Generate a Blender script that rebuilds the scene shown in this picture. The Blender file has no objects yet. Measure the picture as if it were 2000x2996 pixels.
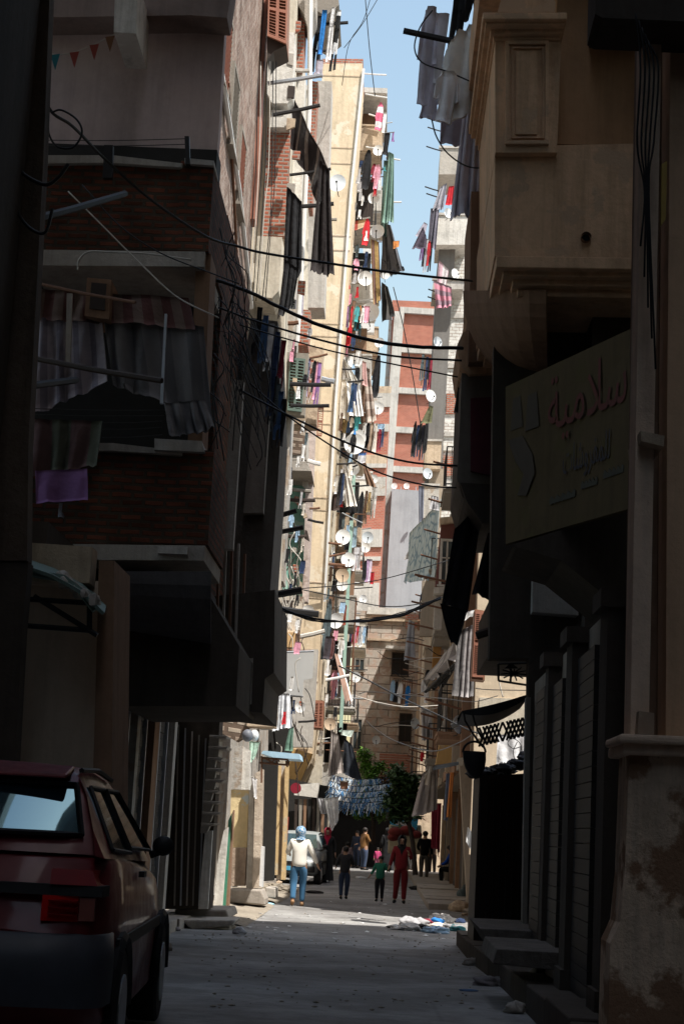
import bpy, bmesh, math, random
from mathutils import Vector, Matrix
R = math.radians
scene = bpy.context.scene
col = scene.collection
rnd = random.Random(11)

# ---------------------------------------------------------------- camera
W_, H_, F_ = 2000.0, 2996.0, 5000.0          # photograph's frame; focal length in its pixels
ROLL, PITCH = R(3.0), R(10.52)
EYE = Vector((0, 0, 1.6))
def basis(yaw):
    f = Vector((-math.sin(yaw)*math.cos(PITCH), math.cos(yaw)*math.cos(PITCH), math.sin(PITCH)))
    r0 = Vector((math.cos(yaw), math.sin(yaw), 0)); u0 = r0.cross(f)
    r = r0*math.cos(ROLL)+u0*math.sin(ROLL); u = -r0*math.sin(ROLL)+u0*math.cos(ROLL)
    return f, r, u
def pix(p, b=None):
    f, r, u = b or BAS
    d = Vector(p)-EYE; k = d.dot(f)
    return 1000+F_*d.dot(r)/k, 1498-F_*d.dot(u)/k
yaw = 0.0
for _ in range(20):
    yaw += (1120-pix(EYE+Vector((0, 1, 0)), basis(yaw))[0])/F_
BAS = basis(yaw)
cam_d = bpy.data.cameras.new('camera'); cam = bpy.data.objects.new('camera', cam_d); col.objects.link(cam)
f_, r_, u_ = BAS
m = Matrix((r_, u_, -f_)).transposed().to_4x4(); m.translation = EYE
cam.matrix_world = m
cam_d.sensor_fit = 'VERTICAL'; cam_d.sensor_height = 36; cam_d.lens = F_/H_*36
cam_d.clip_start = 0.05; cam_d.clip_end = 3000
scene.camera = cam
# ---------------------------------------------------------------- light
SUN = Vector((-0.35, 0.35, -1.0)).normalized()   # the way the light travels
world = bpy.data.worlds.new('World'); scene.world = world; world.use_nodes = True
nt = world.node_tree; bg = nt.nodes['Background']
sky = nt.nodes.new('ShaderNodeTexSky'); sky.sky_type = 'NISHITA'; sky.sun_disc = False
sky.sun_elevation = math.asin(-SUN.z)
sky.sun_rotation = math.atan2(-SUN.x, -SUN.y)
sky.air_density = 2.0; sky.dust_density = 2.0; sky.ozone_density = 1.0
nt.links.new(sky.outputs[0], bg.inputs[0]); bg.inputs[1].default_value = 0.12
sl = bpy.data.lights.new('sun', 'SUN'); sl.energy = 4.8; sl.angle = R(0.5); sl.color = (1, 0.96, 0.89)
so = bpy.data.objects.new('sun', sl); col.objects.link(so)
so.rotation_euler = SUN.to_track_quat('-Z', 'Y').to_euler()
scene.view_settings.view_transform = 'Standard'; scene.view_settings.look = 'None'
scene.view_settings.exposure = 0.75; scene.view_settings.gamma = 1.0
scene.view_settings.use_curve_mapping = False
scene.cycles.max_bounces = 6; scene.cycles.diffuse_bounces = 4

# ---------------------------------------------------------------- picture -> place
def ray(u, v):
    return BAS[0]+BAS[1]*((u-1000)/F_)+BAS[2]*((1498-v)/F_)
def P(u, v, Y):
    d = ray(u, v); return EYE+d*(Y/d.y)
def PX(u, v, X):
    d = ray(u, v); return EYE+d*(X/d.x)
def zg(Y):
    t = min(1, max(0, (28-Y)/19.0)); t = t*t*(3-2*t); return 0.36*t
def G(u, Y):
    v = 2600.
    for _ in range(12):
        p = P(u, v, Y); v += (p.z-zg(Y))*F_/Y
    p.z = zg(Y); return p

# ---------------------------------------------------------------- mesh builder
class MB:
    def __init__(s): s.v = []; s.f = []; s.uv = []
    def add(s, vs, fs, uvs=None):
        b = len(s.v); s.v += [Vector(x) for x in vs]
        for i, f in enumerate(fs):
            s.f.append([b+k for k in f]); s.uv.append(uvs[i] if uvs else None)
        return s
    def box(s, x0, x1, y0, y1, z0, z1):
        if x0 > x1: x0, x1 = x1, x0
        if y0 > y1: y0, y1 = y1, y0
        if z0 > z1: z0, z1 = z1, z0
        return s.hexa([(x0,y0,z0),(x1,y0,z0),(x1,y0,z1),(x0,y0,z1)], [(x0,y1,z0),(x1,y1,z0),(x1,y1,z1),(x0,y1,z1)])
    def hexa(s, a, b):        # front loop (seen counter-clockwise), back loop
        n = len(a)
        fs = [list(range(n)), [n+k for k in range(n)][::-1]]
        for i in range(n):
            j = (i+1) % n; fs.append([j, i, n+i, n+j])
        return s.add(list(a)+list(b), fs)
    def pq(s, pts, Y, D, Yb=None):
        """solid whose face toward the viewer has these picture corners (tl,tr,br,bl or any loop) in the plane y=Y, D deep"""
        a = [P(u, v, Y) for u, v in pts]
        ar = sum(a[i].x*a[(i+1) % len(a)].z-a[(i+1) % len(a)].x*a[i].z for i in range(len(a)))
        if ar < 0: a = a[::-1]
        return s.hexa(a, [p+Vector((0, D, 0)) for p in a])
    def tube(s, pts, r, n=6, caps=True, rr=None):
        pts = [Vector(p) for p in pts]; b = len(s.v); N = len(pts)
        prev = None
        for i, p in enumerate(pts):
            t = (pts[min(i+1, N-1)]-pts[max(i-1, 0)])
            if t.length < 1e-9: t = Vector((0, 0, 1))
            t.normalize()
            a = Vector((0, 0, 1)) if abs(t.z) < .9 else Vector((1, 0, 0))
            if prev: a = prev
            x = (a-t*a.dot(t))
            if x.length < 1e-6: x = t.orthogonal()
            x.normalize(); y = t.cross(x); prev = x
            q = rr[i] if rr else r
            for k in range(n):
                an = 2*math.pi*k/n; s.v.append(p+x*math.cos(an)*q+y*math.sin(an)*q)
        for i in range(N-1):
            for k in range(n):
                j = (k+1) % n
                s.f.append([b+i*n+k, b+i*n+j, b+(i+1)*n+j, b+(i+1)*n+k]); s.uv.append(None)
        if caps:
            s.f.append([b+k for k in range(n)][::-1]); s.uv.append(None)
            s.f.append([b+(N-1)*n+k for k in range(n)]); s.uv.append(None)
        return s
    def grid(s, g, uv=None, closed=False, th=0):
        """g[i][j] points; a sheet (with thickness th along its normals)"""
        ni, nj = len(g), len(g[0])
        def put(gg, flip):
            b = len(s.v)
            for row in gg: s.v.extend(row)
            for i in range(ni-1):
                for j in range(nj-1 if not closed else nj):
                    k = (j+1) % nj
                    f = [b+i*nj+j, b+i*nj+k, b+(i+1)*nj+k, b+(i+1)*nj+j]
                    w = [uv[i][j], uv[i][k], uv[i+1][k], uv[i+1][j]] if uv else None
                    if flip: f = f[::-1]; w = w[::-1] if w else None
                    s.f.append(f); s.uv.append(w)
            return b
        g = [[Vector(p) for p in row] for row in g]
        b0 = put(g, False)
        if th:
            h = []
            for i in range(ni):
                row = []
                for j in range(nj):
                    a = g[min(i+1, ni-1)][j]-g[max(i-1, 0)][j]; c = g[i][min(j+1, nj-1)]-g[i][max(j-1, 0)]
                    nn = c.cross(a)
                    if nn.length < 1e-9: nn = Vector((0, 1, 0))
                    row.append(g[i][j]-nn.normalized()*th)
                h.append(row)
            b1 = put(h, True)
            edge = [(i, 0) for i in range(ni)]+[(ni-1, j) for j in range(1, nj)]+[(i, nj-1) for i in range(ni-2, -1, -1)]+[(0, j) for j in range(nj-2, 0, -1)]
            for q in range(len(edge)):
                i, j = edge[q]; k, l = edge[(q+1) % len(edge)]
                s.f.append([b0+i*nj+j, b1+i*nj+j, b1+k*nj+l, b0+k*nj+l]); s.uv.append([uv[i][j]]*4 if uv else None)
        return s
    def ball(s, c, rx, ry=None, rz=None, n=10, m=7, jit=0):
        ry = ry or rx; rz = rz or rx; c = Vector(c); b = len(s.v)
        for i in range(m+1):
            a = math.pi*i/m
            for k in range(n):
                e = 2*math.pi*k/n; q = 1+jit*(rnd.random()-.5)
                s.v.append(c+Vector((rx*math.sin(a)*math.cos(e)*q, ry*math.sin(a)*math.sin(e)*q, rz*math.cos(a)*q)))
        for i in range(m):
            for k in range(n):
                j = (k+1) % n; s.f.append([b+i*n+k, b+(i+1)*n+k, b+(i+1)*n+j, b+i*n+j]); s.uv.append(None)
        return s
    def build(s, name, mat, parent=None, smooth=False, bevel=0, origin=None, sub=0):
        me = bpy.data.meshes.new(name)
        off = Vector((0, 0, 0))
        if parent is not None: off = OFF.get(parent.name, off)
        else:
            if origin is not None: off = Vector(origin)
            elif s.v:
                n = len(s.v); off = Vector((sum(p.x for p in s.v)/n, sum(p.y for p in s.v)/n, min(p.z for p in s.v)))
        me.from_pydata([tuple(p-off) for p in s.v], [], s.f)
        ul = me.uv_layers.new(name='UVMap'); V = s.v; data = [0.0]*(2*len(me.loops))
        for pi, pl in enumerate(me.polygons):
            w = s.uv[pi]; nn = pl.normal; li = pl.loop_start
            if w is None:
                ax, ay, az = abs(nn.x), abs(nn.y), abs(nn.z)
                for k, vi in enumerate(s.f[pi]):
                    p = V[vi]
                    t = (p.y, p.z) if ax >= ay and ax >= az else ((p.x, p.z) if ay >= az else (p.x, p.y))
                    data[2*(li+k)] = t[0]; data[2*(li+k)+1] = t[1]
            else:
                for k in range(len(s.f[pi])): data[2*(li+k)] = w[k][0]; data[2*(li+k)+1] = w[k][1]
        ul.data.foreach_set('uv', data)
        if mat: me.materials.append(mat)
        o = bpy.data.objects.new(name, me); col.objects.link(o)
        OFF[o.name] = off
        if parent is not None: o.parent = parent
        else: o.location = off
        if smooth:
            me.polygons.foreach_set('use_smooth', [True]*len(me.polygons))
        if bevel:
            b = o.modifiers.new('b', 'BEVEL'); b.width = bevel; b.segments = 2; b.limit_method = 'ANGLE'
        if sub:
            b = o.modifiers.new('s', 'SUBSURF'); b.levels = sub; b.render_levels = sub
        return o
OFF = {}
def thing(name, loc, label, cat, group=None):
    o = bpy.data.objects.new(name, None); col.objects.link(o); o.location = loc; OFF[o.name] = Vector(loc)
    o.empty_display_size = .2
    return tag(o, label, cat, group)
def tag(o, label, cat, group=None):
    o['label'] = label; o['category'] = cat
    if group: o['group'] = group
    return o
def struct(o): o['kind'] = 'structure'; return o
def copy_tree(o, parent=None):
    c = o.copy(); col.objects.link(c)
    if parent is not None: c.parent = parent
    for ch in o.children: copy_tree(ch, c)
    return c

# ---------------------------------------------------------------- materials
MC = {}
def newmat(key):
    m = bpy.data.materials.new(key); m.use_nodes = True
    t = m.node_tree; b = t.nodes['Principled BSDF']
    return m, t, b
def nd(t, typ, **k):
    n = t.nodes.new(typ)
    for a, v in k.items(): setattr(n, a, v)
    return n
def uvn(t, sx=1, sy=1, rot=0):
    a = nd(t, 'ShaderNodeUVMap'); mp = nd(t, 'ShaderNodeMapping'); t.links.new(a.outputs[0], mp.inputs[0])
    mp.inputs['Scale'].default_value = (sx, sy, 1); mp.inputs['Rotation'].default_value = (0, 0, rot)
    return mp.outputs[0]
def noise(t, vec, sc, det=5, rough=.6):
    n = nd(t, 'ShaderNodeTexNoise'); n.inputs['Scale'].default_value = sc; n.inputs['Detail'].default_value = det
    n.inputs['Roughness'].default_value = rough
    if vec: t.links.new(vec, n.inputs['Vector'])
    return n.outputs['Fac']
def ramp(t, fac, stops):
    r = nd(t, 'ShaderNodeValToRGB'); t.links.new(fac, r.inputs[0]); e = r.color_ramp.elements
    e[0].position, e[0].color = stops[0][0], (*stops[0][1], 1); e[1].position, e[1].color = stops[-1][0], (*stops[-1][1], 1)
    for p, c in stops[1:-1]:
        x = e.new(p); x.color = (*c, 1)
    return r.outputs[0]
def mix(t, fac, a, b, mode='MIX'):
    n = nd(t, 'ShaderNodeMix', data_type='RGBA', blend_type=mode)
    for s, x in ((0, fac), (6, a), (7, b)):
        if isinstance(x, (int, float)): n.inputs[s].default_value = x
        elif isinstance(x, tuple): n.inputs[s].default_value = (*x, 1)
        else: t.links.new(x, n.inputs[s])
    return n.outputs[2]
def bump(t, b, h, st, dist=.02, base=None):
    n = nd(t, 'ShaderNodeBump'); n.inputs['Strength'].default_value = st; n.inputs['Distance'].default_value = dist
    t.links.new(h, n.inputs['Height'])
    if base: t.links.new(base, n.inputs['Normal'])
    t.links.new(n.outputs[0], b.inputs['Normal']); return n.outputs[0]
def dk(c, k): return tuple(x*k for x in c)
def plaster(key, c, dirt=.5, bmp=.4, patch=None, th=.55):
    """weathered render: mottling, rain streaks, blotches where the coat came off"""
    if key in MC: return MC[key]
    m, t, b = newmat(key)
    g = nd(t, 'ShaderNodeNewGeometry').outputs['Position']
    v = uvn(t)
    n1 = noise(t, g, .8, 8, .65); n2 = noise(t, g, 9, 6, .7)
    c1 = ramp(t, n1, [(.3, dk(c, 1-dirt*.45)), (.5, c), (.75, tuple(min(1, x*1.08) for x in c))])
    mp = nd(t, 'ShaderNodeMapping'); mp.inputs['Scale'].default_value = (5, 5, .35); t.links.new(g, mp.inputs[0])
    st = noise(t, mp.outputs[0], 1.2, 6, .7)
    s2 = ramp(t, st, [(.45, (1, 1, 1)), (.75, (1-dirt*.6,)*3)])
    c2 = mix(t, 1.0, c1, s2, 'MULTIPLY')
    s3 = ramp(t, n2, [(.35, (.8, .78, .75)), (.6, (1, 1, 1))]); c3 = mix(t, dirt, c2, s3, 'MULTIPLY')
    if patch:
        pn = noise(t, g, 1.7, 7, .62); pf = ramp(t, pn, [(th, (0,)*3), (th+.04, (1,)*3)])
        c3 = mix(t, pf, c3, patch)
    t.links.new(c3, b.inputs['Base Color']); b.inputs['Roughness'].default_value = .92
    b.inputs['Specular IOR Level'].default_value = .15
    bump(t, b, n2, bmp, .03)
    MC[key] = m; return m
def brick(key, c1, c2, mort, bw=.26, bh=.08, rot=0, worn=.3, msize=.018, smear=None):
    if key in MC: return MC[key]
    m, t, b = newmat(key)
    v = uvn(t, 1, 1, rot)
    g = nd(t, 'ShaderNodeNewGeometry').outputs['Position']
    w = nd(t, 'ShaderNodeTexNoise'); w.inputs['Scale'].default_value = 4; t.links.new(v, w.inputs['Vector'])
    vm = nd(t, 'ShaderNodeVectorMath', operation='MULTIPLY_ADD'); vm.inputs[1].default_value = (.03,)*3
    t.links.new(w.outputs['Color'], vm.inputs[0]); t.links.new(v, vm.inputs[2])
    k = nd(t, 'ShaderNodeTexBrick'); t.links.new(vm.outputs[0], k.inputs['Vector'])
    k.inputs['Scale'].default_value = 1; k.inputs['Brick Width'].default_value = bw; k.inputs['Row Height'].default_value = bh
    k.inputs['Mortar Size'].default_value = msize; k.inputs['Mortar Smooth'].default_value = .3; k.inputs['Bias'].default_value = 0
    k.inputs['Color1'].default_value = (*c1, 1); k.inputs['Color2'].default_value = (*c2, 1); k.inputs['Mortar'].default_value = (*mort, 1)
    n1 = noise(t, g, 1.3, 7, .65)
    c = mix(t, 1.0, k.outputs['Color'], ramp(t, n1, [(.3, (1-worn,)*3), (.7, (1.0,)*3)]), 'MULTIPLY')
    if smear:
        sn = noise(t, v, 2.2, 8, .75)
        c = mix(t, ramp(t, sn, [(.5, (0,)*3), (.56, (.9,)*3)]), c, smear)
    t.links.new(c, b.inputs['Base Color']); b.inputs['Roughness'].default_value = .95; b.inputs['Specular IOR Level'].default_value = .1
    inv = nd(t, 'ShaderNodeMath', operation='SUBTRACT'); inv.inputs[0].default_value = 1; t.links.new(k.outputs['Fac'], inv.inputs[1])
    n2 = noise(t, g, 30, 4, .7); ad = nd(t, 'ShaderNodeMath', operation='MULTIPLY_ADD'); ad.inputs[1].default_value = .4
    t.links.new(n2, ad.inputs[0]); t.links.new(inv.outputs[0], ad.inputs[2])
    bump(t, b, ad.outputs[0], .7, .02)
    MC[key] = m; return m
def flat(key, c, rough=.7, metal=0, var=.25, spec=.3, coat=0, sc=6):
    if key in MC: return MC[key]
    m, t, b = newmat(key)
    tc = nd(t, 'ShaderNodeTexCoord').outputs['Object']
    n = noise(t, tc, sc, 6, .65)
    cc = ramp(t, n, [(.3, dk(c, 1-var)), (.7, c)])
    t.links.new(cc, b.inputs['Base Color']); b.inputs['Roughness'].default_value = rough; b.inputs['Metallic'].default_value = metal
    b.inputs['Specular IOR Level'].default_value = spec; b.inputs['Coat Weight'].default_value = coat
    MC[key] = m; return m
def fabric(key, c, c2=None, period=.2, duty=.5, hz=False, pat=None, c3=None, trans=.25):
    """cloth; c2 = stripe colour; pat = 'floral' | 'plaid' """
    if key in MC: return MC[key]
    m, t, b = newmat(key); v = uvn(t)
    sp = nd(t, 'ShaderNodeSeparateXYZ'); t.links.new(v, sp.inputs[0])
    base = c
    if c2 and pat != 'floral':
        md = nd(t, 'ShaderNodeMath', operation='PINGPONG'); t.links.new(sp.outputs[1 if hz else 0], md.inputs[0]); md.inputs[1].default_value = period
        lt = nd(t, 'ShaderNodeMath', operation='LESS_THAN'); t.links.new(md.outputs[0], lt.inputs[0]); lt.inputs[1].default_value = period*duty
        base = mix(t, lt.outputs[0], c, c2)
        if pat == 'plaid':
            md = nd(t, 'ShaderNodeMath', operation='PINGPONG'); t.links.new(sp.outputs[0 if hz else 1], md.inputs[0]); md.inputs[1].default_value = period*1.3
            lt = nd(t, 'ShaderNodeMath', operation='LESS_THAN'); t.links.new(md.outputs[0], lt.inputs[0]); lt.inputs[1].default_value = period*duty
            base = mix(t, lt.outputs[0], base, c3 or dk(c2, .6), 'MULTIPLY')
    if pat == 'floral':
        w = nd(t, 'ShaderNodeTexVoronoi'); w.feature = 'DISTANCE_TO_EDGE'; w.inputs['Scale'].default_value = 1/period; t.links.new(v, w.inputs['Vector'])
        base = mix(t, ramp(t, w.outputs['Distance'], [(.04, (1,)*3), (.1, (0,)*3)]), c, c2)
    n = noise(t, v, 3, 6, .6)
    cc = mix(t, 1.0, base, ramp(t, n, [(.3, (.72,)*3), (.7, (1,)*3)]), 'MULTIPLY')
    t.links.new(cc, b.inputs['Base Color']); b.inputs['Roughness'].default_value = .95; b.inputs['Specular IOR Level'].default_value = .1
    b.inputs['Sheen Weight'].default_value = .1
    n2 = noise(t, v, 7, 3, .5); bump(t, b, n2, .5, .04)
    MC[key] = m; return m
# ---------------------------------------------------------------- shared materials
M = {}
M['asphalt'] = None
def ground_mat():
    m, t, b = newmat('road_surface')
    g = nd(t, 'ShaderNodeNewGeometry').outputs['Position']
    n1 = noise(t, g, .5, 8, .65); n2 = noise(t, g, 5, 8, .75); n3 = noise(t, g, 60, 3, .6)
    c = ramp(t, n1, [(.35, (.18, .172, .165)), (.5, (.26, .252, .245)), (.68, (.34, .332, .318))])
    c = mix(t, .75, c, ramp(t, n2, [(.35, (.6, .6, .6)), (.55, (1, 1, 1)), (.75, (1.12, 1.1, 1.05))]), 'MULTIPLY')
    w = nd(t, 'ShaderNodeTexVoronoi'); w.inputs['Scale'].default_value = 2.2; t.links.new(g, w.inputs['Vector'])
    c = mix(t, ramp(t, w.outputs['Distance'], [(.03, (.8,)*3), (.06, (0,)*3)]), c, (.09, .07, .05))
    n4 = noise(t, g, .9, 3, .5); c = mix(t, ramp(t, n4, [(.52, (0,)*3), (.6, (.45,)*3)]), c, (.13, .12, .11))
    k4 = nd(t, 'ShaderNodeTexVoronoi', feature='DISTANCE_TO_EDGE'); k4.inputs['Scale'].default_value = .55; t.links.new(g, k4.inputs['Vector'])
    c = mix(t, ramp(t, k4.outputs['Distance'], [(.004, (.22,)*3), (.009, (0,)*3)]), c, (.10, .09, .08))
    t.links.new(c, b.inputs['Base Color']); b.inputs['Roughness'].default_value = .85; b.inputs['Specular IOR Level'].default_value = .3
    a = nd(t, 'ShaderNodeMath', operation='MULTIPLY_ADD'); a.inputs[1].default_value = .3; t.links.new(n3, a.inputs[0]); t.links.new(n2, a.inputs[2])
    bump(t, b, a.outputs[0], .5, .03); return m
M['road'] = ground_mat()
M['dirt'] = plaster('dirt', (.30, .26, .21), .6, .8)
M['stone'] = plaster('stone_step', (.36, .32, .28), .5, .6)
M['redbrick'] = brick('red_brick_wall', (.36, .12, .07), (.25, .08, .05), (.25, .2, .16))
M['darkbrick'] = brick('old_brown_brick', (.25, .085, .05), (.13, .05, .03), (.10, .075, .055), .25, .085, worn=.65, msize=.022)
M['facebrick'] = brick('rough_pink_brick', (.30, .15, .11), (.20, .10, .08), (.38, .30, .25), .22, .085, .0, .6, .03, (.36, .29, .25))
M['brickpatch'] = brick('bare_brick_patch', (.50, .17, .11), (.40, .13, .08), (.40, .33, .28), .24, .09, 0, .3, .02)
M['framebrick'] = brick('orange_brick_infill', (.48, .17, .115), (.40, .13, .09), (.42, .27, .21), .24, .09, 0, .2, .012)
M['whitebrick'] = brick('flaking_white_brick', (.62, .60, .56), (.70, .68, .63), (.36, .25, .2), .3, .14, 0, .25, .012, (.72, .70, .66))
M['rubble'] = brick('rubble_stone', (.5, .42, .34), (.3, .22, .17), (.18, .13, .1), .34, .17, .1, .5, .05)
M['block'] = brick('coursed_limestone', (.60, .54, .47), (.50, .44, .38), (.28, .23, .19), 1.1, .42, 0, .5, .03, (.42, .31, .25))
M['yellow'] = plaster('yellow_render', (.70, .56, .39), .45, .3, (.70, .60, .46))
M['cream'] = plaster('cream_render', (.62, .56, .46), .7, .3)
M['white'] = plaster('white_render', (.70, .67, .62), .75, .5, (.6, .57, .52))
M['grayw'] = plaster('grey_render', (.50, .47, .43), .65, .6, (.36, .29, .23))
M['gray2'] = plaster('smooth_grey_cement', (.36, .385, .41), .3, .15)
M['concrete'] = plaster('raw_concrete', (.44, .40, .355), .5, .6)
M['concretelt'] = plaster('pale_concrete', (.54, .51, .47), .6, .4)
M['pink'] = plaster('pink_render', (.50, .36, .34), .25, .2)
M['brown'] = plaster('brown_render', (.28, .17, .11), .45, .3)
M['ochre'] = plaster('ochre_render', (.50, .32, .13), .45, .35, (.45, .33, .2))
M['peel'] = plaster('peeling_ochre_blue_render', (.72, .58, .34), .45, .5, (.50, .58, .62))
M['green'] = plaster('turquoise_render', (.26, .52, .44), .3, .3, (.40, .60, .52))
M['tan'] = plaster('tan_render', (.56, .44, .32), .65, .6, (.40, .30, .22))
M['beige'] = plaster('beige_render', (.36, .30, .235), .45, .35)
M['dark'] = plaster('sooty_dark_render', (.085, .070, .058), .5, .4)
M['stain'] = plaster('stained_peeling_plaster', (.86, .66, .48), .7, 1.0, (.34, .20, .12), .49)
M['unlit_dark'] = flat('painted_recess_shade', (.03, .028, .026), .9)  # near-black colour standing for the unlit depth of openings
M['wood'] = flat('brown_painted_wood', (.30, .15, .09), .6)
M['oldwood'] = flat('grey_weathered_wood', (.30, .27, .23), .85, sc=12)
M['darkwood'] = flat('black_brown_wood', (.05, .035, .028), .7)
M['redwood'] = flat('red_brown_louvre_paint', (.42, .18, .12), .6)
M['greenwood'] = flat('dull_green_paint', (.14, .20, .17), .6)
M['metal'] = flat('black_iron', (.035, .033, .033), .55, .4)
M['galv'] = flat('galvanised_steel', (.50, .52, .55), .45, .6)
M['rust'] = flat('rusty_steel', (.20, .10, .06), .85, .2)
M['shutter'] = flat('grey_steel_roller', (.045, .042, .04), .6, .4)
M['dish'] = flat('white_dish_enamel', (.82, .82, .81), .5, 0, .08)
M['dishtan'] = flat('rusted_tan_dish', (.55, .42, .30), .8, 0, .3)
M['dishgrey'] = flat('grey_dish_enamel', (.50, .54, .57), .5, 0, .1)
M['pipe'] = flat('white_plastic_pipe', (.72, .71, .69), .5, 0, .15)
M['cable'] = flat('black_cable_rubber', (.012, .012, .013), .6)
M['rope'] = flat('pale_rope', (.62, .58, .52), .9)
M['glass'] = flat('window_glass_dark', (.04, .05, .055), .12, 0, .1, .6)
M['plastic'] = flat('white_plastic', (.75, .75, .75), .4)
M['bluepl'] = flat('blue_plastic', (.08, .35, .60), .4)
M['sheetm'] = flat('flat_grey_tin', (.55, .55, .54), .6, .1, .12, sc=1.5)

# ---------------------------------------------------------------- cloth
def lerp(a, b, t): return a+(b-a)*t
def cloth(name, label, cat, pts, Y, mat, folds=3, amp=.05, group=None, sag=0, ragged=.03, parent=None, nu=None, nv=10, seed=None):
    """pts: picture corners tl, tr, br, bl; Y a depth or four depths"""
    rg = random.Random(seed if seed is not None else hash_(pts))
    Ys = Y if isinstance(Y, (list, tuple)) else [Y]*4
    tl, tr, br, bl = [P(p[0], p[1], y) for p, y in zip(pts, Ys)]
    n = nu or max(8, int(folds*6)); wid = (tr-tl).length or .1; hgt = (bl-tl).length
    ph = rg.random()*6.3; g = []; uv = []
    nrm = (tr-tl).cross(bl-tl)
    nrm = nrm.normalized() if nrm.length > 1e-6 else Vector((0, 1, 0))
    jit = [rg.uniform(-1, 1) for _ in range(n+1)]
    for i in range(nv+1):
        t = i/nv; row = []; ru = []
        for j in range(n+1):
            s = j/n
            p = lerp(lerp(tl, tr, s), lerp(bl, br, s), t)
            a = amp*(.35+.65*t)
            sw = s+.09*math.sin(5.3*s+ph)+.05*t*math.sin(8*s+2*ph)
            env = .45+.55*math.sin(3.1*s+ph*1.7)**2
            p = p+nrm*(a*env*math.sin(2*math.pi*folds*sw+ph+1.1*math.sin(2.5*t+ph))+a*.35*math.sin(2*math.pi*folds*1.73*sw+ph*2+3*t))
            p.z += ragged*hgt*(jit[j]*.5+.5*math.sin(s*5+ph))*t - sag*math.sin(math.pi*s)*(1 if sag > 0 else 1)*(.3+.7*t)
            row.append(p); ru.append((s*wid+ph, -t*hgt))
        g.append(row); uv.append(ru)
    b = MB().grid(g, uv, th=.012)
    o = b.build(name, mat, parent, smooth=True)
    if parent is None: tag(o, label, cat, group)
    return o
def hash_(x):
    h = 7
    for c in str(x): h = (h*31+ord(c)) % 1000003
    return h
SH = {  # strips of (t, left, right), fractions of width and height
 'shirt': [[(0, .3, .7), (.06, .22, .78), (.3, .24, .76), (1, .22, .8)], [(.04, .22, .4), (.25, .04, .26), (.55, .0, .18)], [(.04, .6, .78), (.25, .74, .96), (.6, .82, 1.)]],
 'upshirt': [[(0, .2, .8), (.5, .24, .76), (.75, .22, .78), (.8, .38, .62)], [(.68, .2, .36), (.8, .08, .26), (1, .1, .24)], [(.68, .64, .8), (.8, .74, .92), (.98, .76, .92)]],
 'trousers': [[(0, .2, .8), (.14, .16, .84), (.34, .14, .86)], [(.3, .14, .52), (.7, .1, .42), (1, .06, .36)], [(.3, .5, .86), (.7, .56, .88), (.97, .62, .92)]],
 'dress': [[(0, .32, .68), (.08, .2, .8), (.35, .3, .7), (.7, .16, .84), (1, .02, .98)]],
 'towel': [[(0, .05, .95), (.5, .0, 1.), (1, .05, .97)]],
 'robe': [[(0, .38, .6), (.15, .2, .8), (.5, .1, .88), (.85, .05, .95), (1, .12, .8)], [(.12, .2, .4), (.45, .0, .2), (.6, -.04, .14)]],
 'sock': [[(0, .3, .7), (.6, .3, .7), (1, .3, 1.)]],
}
def garment(kind, label, cat, u, v, w, h, Y, mat, group=None, name=None, skew=0, turn=None):
    """hung cloth: top centre at picture point u,v; w,h its picture size"""
    rg = random.Random(int(u*13+v*7)); b = MB(); k = Y/F_; W = w*k; H = h*k
    o = P(u, v, Y); turn = rg.uniform(-.35, .35) if turn is None else turn
    ax = Vector((math.cos(turn), math.sin(turn), 0)); ph = rg.random()*6
    lean = Vector((-.052+skew, 0, -1))
    for strip in SH[kind]:
        g = []; uv = []; n = 8; m_ = 8
        t0, t1 = strip[0][0], strip[-1][0]
        for i in range(m_+1):
            t = lerp(t0, t1, i/m_)
            for a in range(len(strip)-1):
                if strip[a][0] <= t+1e-9 <= strip[a+1][0]+2e-9:
                    q = (t-strip[a][0])/(strip[a+1][0]-strip[a][0]); break
            L = lerp(strip[a][1], strip[a+1][1], q)-.5; Rr = lerp(strip[a][2], strip[a+1][2], q)-.5
            row = []; ru = []
            for j in range(n+1):
                s = lerp(L, Rr, j/n)
                p = o+ax*(s*W)+lean*(t*H)
                fo = W*.10*math.sin(s*11+ph+2*t)+W*.05*math.sin(s*23+ph*2-3*t)
                p.y += fo*(.4+t*.6); p.z += W*.04*math.sin(s*7+ph)*t
                row.append(p); ru.append((s*W+ph, -t*H))
            g.append(row); uv.append(ru)
        b.grid(g, uv, th=.015+W*.03)
    ob = b.build(name or kind, mat, smooth=True)
    return tag(ob, label, cat, group)

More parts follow.
